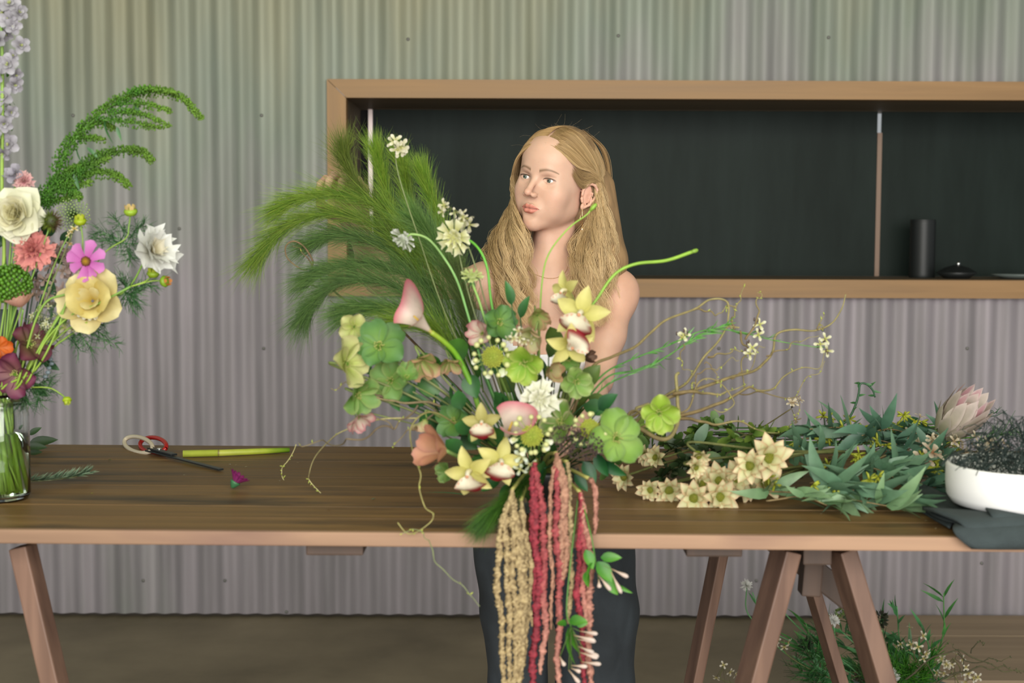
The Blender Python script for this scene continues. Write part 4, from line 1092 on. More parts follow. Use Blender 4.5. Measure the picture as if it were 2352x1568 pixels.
def twig(label, main, r, subs=(), col=(S(120, 100, 62), S(150, 140, 90)), amp=.004, group='curly willow twigs in the bouquet', buds=14, seed=1, cat='twig', name='willow_twig', budcol=S(190, 200, 90), steps=10):
    P = smooth_path(path3(main), steps); P = wig(P, amp, seed); t = thing(name, label, cat, P[0], group)
    mb = MB(); mb.add(*tube(P, r, col, 6)); obj('stem', mb.mesh('stem'), m_bark, t); R = np.random.RandomState(seed + 50)
    allp = [P]
    for k, sb in enumerate(subs):
        Q = smooth_path(path3(sb), 8); Q = wig(Q, amp * .9, seed + 7 + k)
        mb = MB(); mb.add(*tube(Q, [r[-1] * 1.3 if not np.isscalar(r) else r * .7, .0005], col, 5)); obj('side_twig', mb.mesh('side_twig'), m_bark, t); allp.append(Q)
    if buds:
        mb = MB()
        for i in range(buds):
            Q = allp[R.randint(len(allp))]; j = R.randint(int(len(Q) * .3), len(Q)); q = Q[j]
            d = R.randn(3); d /= np.linalg.norm(d); L = R.uniform(.003, .008)
            mb.add(*tube([q, q + d * L * .5, q + d * L], [.0004, .0013, .0003], budcol, 4))
        obj('buds', mb.mesh('buds'), m_leaf, t, kind='stuff')
    return t
def tassel(P, r, c0, c1, seed, c2=None):
    R = np.random.RandomState(seed); P = smooth_path(P, 9); L = np.concatenate([[0], np.cumsum(np.linalg.norm(np.diff(P, axis=0), axis=1))])
    n = int(L[-1] / .0026); x = np.linspace(0, L[-1], n); Q = np.stack([np.interp(x, L, P[:, k]) for k in range(3)], 1)
    Q[:, 0] += .0012 * np.sin(x * 70 + seed); sides = 9; rr = np.interp(np.linspace(0, 1, n), [0, .06, .5, .93, 1], [.4, .9, 1, .8, .35]) * r
    V, F, C = tube(Q, rr, c0, sides); V = np.array(V); cen = np.repeat(Q, sides, 0)
    bump = .50 + .85 * R.rand(len(V)); bump *= 1 + .15 * np.sin(np.repeat(x, sides) * 260 + seed)
    V = cen + (V - cen) * bump[:, None]; mix = np.clip((bump - .5) / .85 * .8 + R.rand(len(V)) * .3, 0, 1)[:, None]
    C = np.array(c0) * (1 - mix) + np.array(c1) * mix
    if c2 is not None:
        g = np.clip(np.interp(np.repeat(np.linspace(0, 1, n), sides), [0, .55, 1], [0, .1, 1]), 0, 1)[:, None]; C = C * (1 - g) + (np.array(c2) * (.7 + .5 * mix)) * g
    return V, F, C
m_tassel = mat('tassel_florets', None, .8, noise=.12, nscale=300, rand=.06)
def plume(label, pts, width, blade, n, seed, cols=(S(96, 150, 24), S(140, 178, 40)), base=S(70, 115, 30), thin=.00032, name='grass_plume', spread=.55, curl=.3, droop=.2, group='feathery green plumes', start=.12):
    """a curved stalk dressed with hair-fine blades that sweep towards the tip"""
    P = smooth_path(path3(pts), 8); K = len(P); t = thing(name, label, 'foliage', P[0], group); R = np.random.RandomState(seed); n = int(n * 1.55); thin *= .66
    mb = MB(); mb.add(*tube(P, [.0016, .0007], [base, cols[0]], 5)); obj('stem', mb.mesh('stem'), m_leaf, t)
    T = np.gradient(P, axis=0); T /= np.linalg.norm(T, axis=1, keepdims=True)
    u = start + (1 - start) * R.rand(n) ** .8; fi = u * (K - 1); i0 = np.minimum(fi.astype(int), K - 2); fr = (fi - i0)[:, None]
    O = P[i0] * (1 - fr) + P[i0 + 1] * fr; D = T[i0]
    rv = R.randn(n, 3); rv -= D * (rv * D).sum(1, keepdims=True); rv /= np.linalg.norm(rv, axis=1, keepdims=True)
    n = int(n * 1.0); sp = spread * R.uniform(.35, 1.5, n)[:, None]; L = 1.35 * blade * R.uniform(.5, 1.15, n)[:, None] * (1 - .35 * u[:, None])
    ns = 6; pts_ = []
    d1 = D + rv * sp; d1 /= np.linalg.norm(d1, axis=1, keepdims=True)
    cv = R.randn(n, 3) * curl; cv[:, 2] -= droop
    for k in range(ns):
        s = k / (ns - 1); pts_.append(O + d1 * L * s + (cv - rv * sp * .5) * L * s * s * .5)
    Q = np.stack(pts_, 1); side = np.cross(d1, R.randn(n, 3)); side /= np.linalg.norm(side, axis=1, keepdims=True)
    w = (thin * np.array([1, 1.1, 1, .85, .6, .15]))[None, :, None] * R.uniform(.7, 1.4, (n, 1, 1))
    A1 = Q + side[:, None] * w; A2 = Q - side[:, None] * w; up_ = np.cross(side, d1)[:, None] * w * 1.2 + Q
    V = np.stack([A1, A2, up_], 2).reshape(-1, 3)
    b = (np.arange(n) * ns * 3)[:, None, None]; k = (np.arange(ns - 1) * 3)[None, :, None]; q = np.array([[0, 1, 4, 3], [1, 2, 5, 4], [2, 0, 3, 5]])[None, None]
    F = (b[..., None] + k[..., None] + q).reshape(-1, 4)
    tt = np.linspace(0, 1, ns)[None, :, None]; sh = R.rand(n, 1, 1) ** 1.2
    C = (np.array(cols[0]) * (1 - sh) + np.array(cols[1]) * sh) * (.6 + .4 * tt); C = np.repeat(C.reshape(-1, 3), 3, 0)
    obj('blades', mesh_of('blades', V, F, C), m_leaf, t, kind='stuff')
    return t
def pointy_bloom(px, py, Y, size, face, label, roll=0, n=10, group='cream and green cone flowers lying at the bouquet end of the bunch', pos=None, stem_to=None):
    """cone bush flower: pointed cream bracts with blushing tips round a mossy dome"""
    p = pos or at(px, py, Y); t = thing('cone_flower', label, 'flower', p, group); R0 = size * pxs(Y) * .5; Fm = frame(p, face, roll)
    k1, k2 = S(206, 210, 140), S(238, 232, 190)
    me = petal_me(('lc', round(R0, 4)), name='bract', L=R0 * 1.18, W=R0 * .66, a0=1.0, a1=.05, cup=.40, shape='point', c0=k1, c1=k2, edge=S(232, 190, 150), nu=7, nv=5)
    me2 = petal_me(('lc2', round(R0, 4)), name='bract', L=R0 * 1.0, W=R0 * .62, a0=1.3, a1=.6, cup=.45, shape='point', c0=k1, c1=k2, edge=S(226, 196, 150), nu=7, nv=5)
    ring(t, Fm, n, me, m_petal, name='bract', r0=R0 * .16, jit=.16, sj=.15, z0=-R0 * .05)
    ring(t, Fm, n - 3, me2, m_petal, name='bract', r0=R0 * .16, jit=.2, sj=.15, off=.3)
    obj('cone', dome(R0 * .42, 80, R0 * .045, S(160, 156, 50), S(130, 142, 40), h=.8).mesh('cone'), m_petal, t, Fm)
    if stem_to is not None: stem(t, [np.array(p) - np.array(Vector(face).normalized()) * .004, np.array(p) - np.array(Vector(face).normalized()) * .03] + [np.array(v) for v in stem_to], .0022, S(96, 100, 50), m_bark)
    return t
def blossom4(mb, p, face, r, c=S(240, 232, 215), cc=S(190, 190, 90), n=4, a0=.35, roll=None):
    Fm = frame(Vector(p), face, ru(0, 3) if roll is None else roll)
    for k in range(n):
        V, F, C = petal(L=r, W=r * .62, a0=a0, a1=-.1, cup=.2, shape='spoon', c0=cc, c1=c, nu=5, nv=3)
        mb.add(V, F, C, Fm @ Matrix.Rotation(2 * PI * k / n + ru(-.15, .15), 4, 'Z') @ Matrix.Translation((r * .12, 0, 0)))
    mb.add(*blob(p, r * .16, cc, 5, 4))
# ---------------------------------------------------------------- the bouquet and its vase
vb = on(1240, 1173, TH)
vY = 2.275; vb = Vector((at(1240, 1100, vY).x, vY, TH + .0005))
t = thing('vase', 'low dark footed vase almost hidden under the big green bouquet', 'vase', vb)
mb = MB(); mb.add(*lathe([(.0001, 0), (.040, 0), (.041, .004), (.020, .014), (.022, .022), (.052, .040), (.064, .066), (.062, .072), (.056, .068), (.040, .040), (.0001, .034)], 40, (.02, .02, .02)), Matrix.Translation(vb)); obj('body', mb.mesh('body'), mat('dark_ceramic', (.015, .017, .016), .4), t)
G_PALE = (S(168, 186, 70), S(214, 214, 150), S(205, 200, 140)); G_MID = (S(120, 160, 60), S(112, 156, 84), S(150, 170, 100)); G_DEEP = (S(120, 158, 60), S(84, 134, 72), S(100, 140, 84))
G_PINK = (S(150, 175, 80), S(176, 178, 110), S(206, 150, 122)); G_LIME = (S(110, 165, 30), S(170, 200, 70), S(196, 208, 110)); G_CREAM = (S(176, 190, 100), S(222, 216, 170), S(214, 170, 140)); G_ROSE = (S(206, 190, 160), S(226, 205, 190), S(190, 110, 120))
HB = [
 (812, 750, 2.22, 64, (.15, -1, -.05), G_PALE, 'pale primrose hellebore, highest at the outer side of the bouquet', None, .4, .35, .1),
 (872, 795, 2.20, 98, (-.05, -1, .25), G_DEEP, 'largest flat green hellebore, beside the pale primrose one', None, .2, .15, -.2),
 (792, 836, 2.18, 96, (.55, -.75, .1), G_PALE, 'outermost greenish cream hellebore opened sideways', None, .5, .45, .15),
 (964, 822, 2.20, 78, (.1, -.8, -.45), G_PINK, 'nodding green hellebore with a blushing rim under the upright calla', None, .5, .5, .35),
 (1032, 826, 2.24, 56, (.1, -.8, -.5), G_PINK, 'small half-hidden hellebore with a brown-pink rim and a seedy tuft', None, .6, .6, .5),
 (898, 874, 2.22, 76, (-.1, -1, .1), G_MID, 'mid green hellebore low behind the round-petalled pair', None, .3, .3, 0),
 (934, 866, 2.18, 52, (.1, -.9, .3), G_MID, 'little rounded green hellebore in front of a larger green one', None, .5, .7, .5),
 (820, 905, 2.19, 82, (.35, -.8, -.15), G_MID, 'green and cream hellebore facing down at the lower outer edge', None, .5, .45, .2),
 (818, 956, 2.20, 58, (.3, -.7, -.4), G_ROSE, 'dusky rose hellebore hanging lowest at the outer edge', None, .6, .7, .4),
 (1146, 740, 2.26, 74, (.2, -1, .1), G_DEEP, 'dark green hellebore tucked against the woman top between two stems', None, .4, .4, 0),
 (1110, 766, 2.24, 58, (-.3, -.9, .1), G_ROSE, 'pink and white hellebore above the lime pincushion', None, .6, .7, .4),
 (1205, 832, 2.16, 84, (-.1, -1, -.1), G_LIME, 'bright lime hellebore in the middle of the bouquet', None, .5, .55, .3),
 (1228, 762, 2.20, 74, (-.2, -.9, -.3), G_CREAM, 'cream and lime hellebore cupped just over the bright lime one', None, .6, .8, .5),
 (1232, 722, 2.24, 56, (.1, -.9, -.2), G_PINK, 'topmost brown-rimmed hellebore beside the orchids', None, .6, .8, .6),
 (1264, 850, 2.17, 56, (.25, -1, .0), (S(190, 170, 130), S(176, 170, 110), S(190, 140, 110)), 'closed dusty peach hellebore between two green ones', None, .7, .95, .8),
 (1306, 824, 2.19, 64, (.0, -1, .1), G_MID, 'grey-green hellebore directly under the lowest upper orchid', None, .5, .6, .3),
 (1322, 876, 2.18, 70, (.15, -1, -.05), (S(100, 150, 50), S(150, 176, 90), S(170, 186, 120)), 'soft green hellebore by the feathery side stems', None, .4, .5, .2),
 (1290, 968, 2.15, 82, (-.35, -1, .2), (S(120, 150, 60), S(96, 140, 52), S(190, 180, 140)), 'broad green hellebore beside the white scabiosa', None, .25, .3, -.1),
 (1415, 1006, 2.13, 104, (.1, -1, .1), (S(150, 180, 80), S(118, 165, 56), S(120, 150, 80)), 'tall leaf-green hellebore seen from behind at the lower edge', None, .15, .2, -.25),
 (1513, 947, 2.20, 76, (.0, -1, -.1), (S(140, 180, 40), S(168, 200, 70), S(190, 206, 110)), 'lone lime hellebore set out among the twigs', None, .5, .45, .1),
 (1044, 968, 2.20, 70, (-.3, -1, .2), G_DEEP, 'small dark green hellebore beside the brown-lipped orchid', None, .3, .4, .1),
 (978, 962, 2.19, 56, (-.3, -.5, -.8), G_CREAM, 'drooping cream and brown hellebore shedding stamens', None, .6, .9, .6),
 (1030, 1084, 2.17, 48, (-.4, -1, .0), G_MID, 'tiny green hellebore beneath the peach tulip', None, .5, .6, .3),
 (1340, 830 - 5, 2.26, 44, (.4, -.8, .2), (S(120, 90, 70), S(140, 110, 90), S(110, 80, 66)), 'withered brown hellebore bud against the arm', None, .7, 1.1, 1.0),
]
for (px, py, Y, sz, fc, cl, lab, sp, cup, a0, a1) in HB: hellebore(px, py, Y, sz, fc, cl, lab, sp, cup, a0, a1, roll=ru(0, 1.2), rx=ru(-22, 22))
# cream windows on the lone lime hellebore: two paler petals, left undrawn
for (dx, dy) in ((-18, -20), (20, -20)):
    pass
# orchids
orchid(1302, 668, 2.20, 92, (-.75, -.75, -.1), 'highest yellow-green orchid, its crimson-edged lip turned aside', .2, skip=(4,), stem_pts=[(1318, 690, 2.21), (1330, 730, 2.23), (1310, 860, 2.25), (1262, 1000, 2.27), (1250, 1085, 2.275)])
orchid(1336, 722, 2.16, 128, (-.25, -1, .1), 'largest orchid below the highest, white lip with crimson rim', -.25, stem_pts=[(1340, 745, 2.19), (1330, 800, 2.23), (1280, 980, 2.26), (1246, 1085, 2.275)])
orchid(1306, 790, 2.15, 112, (.25, -.9, -.35), 'orchid opening downward under the largest one, edge of the lip on top', 2.6, stem_pts=[(1310, 830, 2.20), (1280, 960, 2.25), (1244, 1085, 2.275)])
orchid(1108, 972, 2.12, 92, (-.1, -1, .15), 'olive-tinted orchid beside the lying calla', .1, cols=(S(176, 168, 92), S(196, 186, 116)), stem_pts=[(1130, 1010, 2.18), (1190, 1060, 2.24), (1225, 1085, 2.275)])
orchid(1082, 1082, 2.08, 118, (-.35, -1, -.25), 'lowest orchid with a drooping crimson-tipped lip', .3, stem_pts=[(1120, 1075, 2.14), (1180, 1080, 2.22), (1225, 1088, 2.275)])
orchid(1146, 1060, 2.10, 112, (.3, -1, .05), 'yellow orchid pressed against the lowest one, round white lip', -.3, stem_pts=[(1165, 1062, 2.15), (1200, 1075, 2.22), (1230, 1088, 2.275)])
# calla lilies
def calla(label, throat, mouth, tip, w, cols, stem_pts, Y, roll=0.0, spread=.5):
    """spathe rolled from the throat (narrow) to the mouth, one side drawn out to a tip"""
    a = np.array(at(*throat)); b = np.array(at(*mouth)); c = np.array(at(*tip)); t = thing('calla_lily', label, 'flower', a, 'blush calla lilies in the bouquet')
    ax = b - a; L = np.linalg.norm(ax); ax /= L; cam_ = np.array(CAM_P) - a; cam_ /= np.linalg.norm(cam_)
    e1 = (c - b) - ax * np.dot(c - b, ax); e1 /= np.linalg.norm(e1) + 1e-9; e2 = np.cross(ax, e1)
    if np.dot(e2, cam_) < 0: e2 = -e2
    W = w * pxs(Y); nu, nv = 14, 25; V = []; C = []
    for i in range(nu):
        u = i / (nu - 1); r = W * (.10 + .90 * u ** 1.5)
        for j in range(nv):
            s = -1 + 2 * j / (nv - 1); th = s * PI * (1.04 - .24 * u) + roll
            cen = a + ax * L * u
            d = e1 * math.cos(th) + e2 * math.sin(th)
            lean = max(0, math.cos(th - roll)) ** 2.2
            p = cen + d * r * (1 + .35 * u ** 4) + (c - b - e1 * W) * lean * u ** 2.6 + ax * W * .25 * (1 - lean) * u ** 4 * -1
            V.append(p); edge = max(0, u - .72) / .28
            C.append(np.array(cols[0]) * (1 - u) * .0 + np.array(cols[1] if u > .16 else cols[0]) * (1 - edge ** 1.3) + np.array(cols[2]) * edge ** 1.3)
    F = [(i * nv + j, i * nv + j + 1, (i + 1) * nv + j + 1, (i + 1) * nv + j) for i in range(nu - 1) for j in range(nv - 1)]
    obj('spathe', mesh_of('spathe', V, F, np.array(C)), m_petal, t)
    mb = MB(); mb.add(*tube([a + ax * L * .1, a + ax * L * .75], [W * .10, W * .07], S(226, 190, 80), 8)); obj('spadix', mb.mesh('spadix'), m_petal, t)
    stem(t, [a + ax * L * .06] + path3(stem_pts, Y), [.0042, .0046], [S(150, 170, 50), S(110, 170, 40), S(120, 160, 60), S(130, 170, 80)], label=None, sides=8)
    return t
CC = (S(222, 214, 120), S(232, 214, 200), S(206, 110, 124))
calla('upright blush calla lily pointing up beside the grass plumes', (994, 766, 2.20), (936, 712, 2.16), (932, 650, 2.15), 34, CC, [(1020, 785, 2.21), (1052, 820, 2.23), (1085, 890, 2.24), (1104, 950, 2.25), (1150, 1060, 2.265), (1222, 1090, 2.275)], 2.18, spread=.6)
calla('blush calla lily lying across the bouquet by the white scabiosa', (1160, 1010, 2.13), (1182, 955, 2.08), (1224, 948, 2.08), 34, CC, [(1158, 1030, 2.15), (1180, 1060, 2.2), (1222, 1088, 2.27)], 2.12)
# peach tulip
def tulip(px, py, Y, size, face, label, cols, n=6, stem_pts=None, name='tulip', group='tulips', a0=1.15, a1=.9, rx=0, W=.75):
    p = at(px, py, Y); t = thing(name, label, 'flower', p, group); L = size * pxs(Y) * .62; Fm = frame(p, face, ru(0, 1))
    me = petal_me(('tu', round(L, 4), cols), L=L, W=L * W, a0=a0, a1=a1, cup=.45, shape='round', c0=cols[0], c1=cols[1], edge=cols[2], nu=8, nv=7)
    ring(t, Fm, 3, me, m_petal, r0=L * .12, jit=.08); ring(t, Fm, 3, me, m_petal, r0=L * .16, jit=.08, off=PI / 3, s=1.04, tilt=-.12)
    if n > 6: ring(t, Fm, n - 6, me, m_petal, r0=L * .05, jit=.2, s=.8, tilt=.2)
    q = ([np.array(p)] + path3(stem_pts, Y)) if stem_pts else to_root(px, py, Y, rx=rx)
    stem(t, q, .003, [S(130, 160, 90), S(100, 130, 70)])
    return t
tulip(1022, 1034, 2.08, 104, (-.75, -.55, .15), 'soft peach tulip at the lower outer side of the bouquet', (S(196, 150, 110), S(214, 150, 118), S(190, 130, 110)), group=None, stem_pts=[(1080, 1060, 2.15), (1160, 1080, 2.22), (1225, 1090, 2.275)])
# lime pincushions
budball(1132, 820, 2.15, 92, (-.1, -1, .1), 'lime pincushion with white bead buds, above the lying calla')
budball(1221, 1000, 2.08, 94, (.0, -1, .05), 'lime pincushion with bead buds in front of the lying calla')
budball(1354, 984, 2.13, 84, (.1, -1, .1), 'lime pincushion with bead buds at the willow side')
# white scabiosa and taller stems
scabiosa(1238, 918, 2.12, 96, (.05, -1, .1), 'creamy white scabiosa in the centre of the bouquet', S(238, 236, 220), S(206, 206, 160), 13, 2)
scabiosa(1044, 545, 2.30, 84, (-.3, -.9, -.2), 'yellow-green scabiosa beside the woman neck on an arching stem', S(228, 226, 190), S(206, 206, 110), 10, 2, [(1078, 552, 2.31), (1104, 578, 2.32), (1120, 620, 2.32), (1128, 690, 2.31), (1150, 800, 2.30), (1200, 980, 2.285), (1230, 1085, 2.275)], stemcol=[S(110, 190, 60), S(90, 160, 60)])
scabiosa(928, 548, 2.34, 66, (-.5, -.6, -.6), 'drooping white scabiosa on the longest arching stem', S(232, 234, 226), S(190, 205, 160), 9, 2, [(948, 538, 2.35), (985, 550, 2.36), (1022, 595, 2.36), (1052, 650, 2.35), (1080, 740, 2.33), (1130, 900, 2.3), (1222, 1085, 2.275)], stemcol=[S(170, 200, 120), S(100, 170, 90)])
scabiosa(1084, 634, 2.28, 54, (.0, -.6, .8), 'small green scabiosa with dark sepals below the yellow-green one', S(206, 214, 150), S(170, 190, 90), 9, 1, [(1086, 652, 2.28), (1100, 690, 2.28), (1116, 740, 2.28), (1170, 900, 2.28), (1228, 1085, 2.275)], stemcol=[S(150, 190, 90), S(110, 160, 80)], sepals=True)
def spray(label, head, pts, nfl, R0, r, col=S(240, 232, 214), face=(0, -1, .1), stemw=.0012, seed=3, group='tiny white blossoms in the bouquet', stemcol=S(120, 130, 80), name='blossom_sprig', cc=S(190, 190, 110), Y=None, cat='flower', shape=1.0):
    """a sprig that ends in a loose cluster of separate little flowers"""
    p = np.array(at(*head)) if len(head) == 3 and not isinstance(head, np.ndarray) else np.array(head); t = thing(name, label, cat, p, group); stem(t, [p] + path3(pts, Y), stemw, stemcol)
    for i in range(nfl):
        d = R7.randn(3) * R0 * np.array([1, .6, shape]); q = p + d; mb = MB(); mb.add(*tube([p + d * .1, q], .0006, stemcol, 4)); blossom4(mb, q, np.array(face) + d / R0 * .7, r * ru(.8, 1.15), col, cc)
        obj('blossom', mb.mesh('blossom'), m_petal, t)
    return t
spray('white stock sprig with upright florets behind the grass plumes top', (907, 330, 2.45), [(915, 400, 2.46), (960, 540, 2.44), (1040, 760, 2.38), (1200, 1060, 2.28)], 6, .011, .013, shape=.8)
spray('white blossom sprig just under the woman chin line, beside plume', (1042, 480, 2.34), [(1050, 560, 2.34), (1090, 720, 2.33), (1200, 1040, 2.28)], 7, .010, .010)
spray('single starry white blossom by the yellow-green scabiosa', (1074, 508, 2.33), [(1066, 540, 2.33), (1100, 640, 2.33), (1210, 1050, 2.28)], 3, .004, .016)
spray('white button blossoms cluster beside the cream cupped hellebore', (1190, 772, 2.19), [(1195, 830, 2.21), (1215, 960, 2.25), (1235, 1085, 2.275)], 9, .012, .007)
spray('small mint-white blossoms below the central pincushion', (1206, 1046, 2.10), [(1215, 1060, 2.2), (1235, 1085, 2.27)], 5, .010, .010, S(226, 240, 226))
spray('loose white florets under the willow side pincushion', (1386, 1024, 2.14), [(1340, 1040, 2.2), (1250, 1085, 2.27)], 4, .010, .008)
# brown lace flower
p = at(1318, 1015, 2.11); t = thing('lace_flower', 'dark purple-brown lacy flower head under the broad green hellebore', 'flower', p); mb = MB()
for i in range(420):
    a, u = ru(0, 6.28), math.sqrt(ru(0, 1)); q = np.array(p) + (u * .042 * math.cos(a) + .004, ru(-.006, .006), u * .025 * math.sin(a) - .2 * u * .042 * math.cos(a)); mb.add(*blob(q, ru(.0008, .0017), np.array(S(96, 74, 74)) * ru(.5, 1.3), 4, 3))
obj('florets', mb.mesh('florets'), m_petal, t, kind='stuff'); stem(t, [np.array(p), at(1280, 1050, 2.2), at(1245, 1085, 2.27)], .0018, S(90, 100, 60))
# thin arching stems with shut buds
def budstem(label, pts, r, bud, col=(S(126, 170, 60), S(150, 190, 70))):
    P = path3(pts); t = thing('bud_stalk', label, 'stem', P[0], 'bare arching stems rising from the bouquet'); stem(t, P, r, list(col), steps=8)
    d = P[-1] - P[-2]; d /= np.linalg.norm(d); mb = MB(); mb.add(*tube([P[-1] - d * .002, P[-1] + d * bud * .4, P[-1] + d * bud * .8, P[-1] + d * bud], [.0022, .0036, .0030, .0010], S(150, 190, 70), 8)); obj('bud', mb.mesh('bud'), m_leaf, t)
    return t
budstem('thin green stem curving up past the necklace to the ear', [(1236, 1085, 2.275), (1238, 900, 2.28), (1240, 740, 2.30), (1246, 640, 2.32), (1262, 580, 2.33), (1305, 525, 2.34), (1345, 495, 2.34), (1357, 482, 2.34)], .0014, .014)
budstem('thicker green stem bending sideways over the bare shoulder', [(1240, 1085, 2.275), (1290, 960, 2.24), (1326, 850, 2.22), (1334, 745, 2.20), (1372, 685, 2.20), (1412, 630, 2.21), (1460, 606, 2.22), (1530, 598, 2.24), (1590, 578, 2.26)], [.0022, .0022, .0030], .011)
# leaves low in the bouquet
def leafy(label, base, leaves, group='dark leaves filling the bouquet', cols=(S(40, 84, 40), S(62, 120, 58)), name='leaf_sprig', shape='point', Y=2.2, a1=-.4, cat='foliage'):
    b = np.array(at(*base)); t = thing(name, label, cat, b, group)
    for (px, py, dx, dz, L, W) in leaves:
        p = np.array(at(px, py, Y)); l = L * pxs(Y); d = Vector((dx, -.25, dz)).normalized()
        leaf_on(t, Vector(p), d, l, W * pxs(Y), cols[0], cols[1], shape, .15, a1, .25, roll=ru(-.7, .7) + 1.2, nv=5)
        stem(t, [p, (p + b) / 2 + np.array((0, 0, .006)), b], .0011, cols[0], steps=4, sides=5)
    return t
leafy('dark leaves crowding under the outer hellebores', (1150, 1040, 2.26), [(835, 815, .3, -1, 50, 34), (950, 880, -.6, -.8, 60, 42), (1000, 905, .2, -1, 60, 44), (935, 925, .9, .1, 55, 36), (900, 900, .3, -.8, 50, 30), (1040, 880, .1, -1, 66, 48), (1075, 860, .3, -.8, 60, 46), (1000, 990, -.5, .7, 60, 50), (1060, 1000, .6, -.5, 50, 40)], Y=2.24)
leafy('rounded leaves between the pincushion and the grass plumes', (1180, 1050, 2.26), [(1060, 830, -.3, .9, 60, 52), (1084, 800, .5, .6, 55, 46), (1045, 850, -.8, .1, 52, 46), (1090, 880, .1, .9, 60, 44), (1075, 960, -.4, .8, 70, 46), (1010, 850, -.5, .5, 55, 42)], cols=(S(46, 96, 34), S(84, 136, 50)), shape='round', Y=2.27)
leafy('deep green leaves behind the lime hellebore', (1230, 1050, 2.275), [(1150, 900, .0, -1, 70, 44), (1170, 960, -.4, .9, 80, 46), (1215, 880, .2, .9, 70, 44), (1160, 860, -.5, .8, 66, 44), (1195, 730, .3, .9, 58, 26), (1175, 700, -.2, 1, 60, 26), (1285, 900, .6, .4, 66, 44), (1340, 930, .8, -.2, 70, 44), (1250, 880, -.1, .9, 70, 48), (1290, 930, -.7, .2, 60, 44), (1200, 940, .6, .3, 60, 40)], Y=2.25)
leafy('glossy pointed leaves below the willow side of the bouquet', (1290, 1080, 2.26), [(1370, 1040, .4, -.9, 62, 34), (1385, 1060, .8, -.5, 64, 30), (1340, 1060, .5, -.8, 58, 32), (1400, 960, .7, -.4, 66, 38), (1375, 940, .5, .5, 60, 38), (1300, 1060, .1, -1, 60, 36), (1250, 1075, -.2, -1, 50, 30), (1320, 1090, .6, -.7, 50, 26), (1375, 1010, .3, .6, 52, 34)], cols=(S(24, 74, 40), S(40, 104, 50)), Y=2.17)
leafy('dark leaves around the lowest orchids', (1215, 1085, 2.27), [(1060, 1040, -.5, .5, 56, 40), (1100, 1020, -.3, .9, 50, 38), (1170, 1110, -.4, -.9, 60, 34), (1190, 1080, .2, -1, 60, 34), (1150, 1100, -.8, -.4, 56, 32), (1085, 990, -.7, .3, 50, 36), (1060, 940, -.2, .9, 52, 40)], Y=2.16)
leafy('mid green leaves between the lower pincushion and the orchids', (1200, 1080, 2.27), [(1150, 1030, -.3, .9, 64, 44), (1190, 1030, .4, .8, 60, 40), (1265, 1040, .5, .6, 60, 42), (1290, 1010, -.6, .4, 60, 40), (1250, 1060, -.2, -1, 60, 36), (1210, 1080, .3, -1, 60, 34), (1130, 1060, -.7, .1, 56, 36), (1310, 1000, .7, -.3, 56, 36)], cols=(S(38, 84, 34), S(70, 120, 48)), Y=2.19)
leafy('broad leaves under the outermost hellebores', (1150, 1040, 2.26), [(850, 860, .6, -.6, 70, 50), (905, 850, -.2, .9, 66, 52), (870, 900, .5, .5, 60, 44), (940, 900, -.8, .2, 66, 46), (960, 870, .7, -.5, 60, 44), (990, 860, -.3, .8, 60, 44), (1010, 930, .8, .1, 56, 40)], cols=(S(52, 96, 44), S(84, 130, 62)), shape='round', Y=2.25)
leafy('olive leaves behind the grey-green hellebore and orchids', (1260, 1060, 2.275), [(1280, 800, -.3, .9, 60, 42), (1260, 820, .4, .8, 60, 40), (1340, 880, .5, .6, 60, 44), (1300, 870, -.6, .4, 60, 44), (1240, 860, -.2, -1, 66, 44), (1170, 820, .3, -1, 60, 40), (1150, 790, -.5, .6, 56, 40), (1350, 910, .7, -.3, 60, 40), (1325, 960, .3, .8, 66, 44), (1180, 900, -.5, .6, 60, 40)], cols=(S(70, 96, 40), S(110, 136, 60)), Y=2.27)
p0 = at(1072, 1137, 2.30); t = thing('fallen_grass', 'single flat green blade lying on the planks below the peach tulip', 'leaf', on(1070, 1137, TH)); 
V, F, C = petal(L=.075, W=.0095, a0=.10, a1=-.12, cup=.15, shape='lance', c0=S(60, 130, 80), c1=S(90, 150, 100), nu=9, nv=3); mb = MB(); mb.add(V, F, C, along(on(1072, 1137, TH + .004), (-1, .18, .03))); obj('leaf', mb.mesh('leaf'), m_leaf, t)
# dense stems going down into the vase
for i in range(16):
    x0 = 1100 + i * 16 + ru(-6, 6); t = thing('cut_stalk', None, 'stem', at(ROOT[0] + (i - 8) * 3, 1090, 2.275), 'bare stems standing in the vase')
    t['label'] = 'bare green or brown stem standing among others in the middle of the bouquet'
    stem(t, [(x0, 850 + ru(-40, 60), 2.31), (ROOT[0] * .4 + x0 * .6, 960, 2.30), (ROOT[0] + (i - 8) * 3.2, 1090, 2.28)], .0018, [[S(96, 130, 66), S(60, 96, 56)], [S(110, 96, 70), S(86, 80, 56)]][i % 2])
# ---- hanging amaranth
def amaranth(label, crown, tassels, cols, group='hanging amaranths', stemcol=(S(150, 160, 80), S(176, 170, 96))):
    c = np.array(at(*crown)); t = thing('amaranth', label, 'flower', c, group)
    stem(t, [at(*ROOT), (np.array(at(*ROOT)) + c) / 2 + np.array((0, 0, .012)), c], .0028, list(stemcol))
    for i, (pts, r, ci) in enumerate(tassels):
        P = [c] + path3(pts, crown[2] - .02); cc = cols[ci]
        mb = MB(); mb.add(*tassel(P, r, cc[0], cc[1], 31 + i * 7 + crown[0], cc[2] if len(cc) > 2 else None)); obj('tassel', mb.mesh('tassel'), m_tassel, t)
    return t
BG = (S(104, 84, 54), S(188, 166, 120)); BP = (S(110, 72, 56), S(184, 138, 112)); RD = (S(84, 20, 30), S(160, 48, 62)); RP = (S(104, 30, 38), S(166, 66, 72), S(190, 140, 120)); PK = (S(130, 80, 66), S(190, 136, 116))
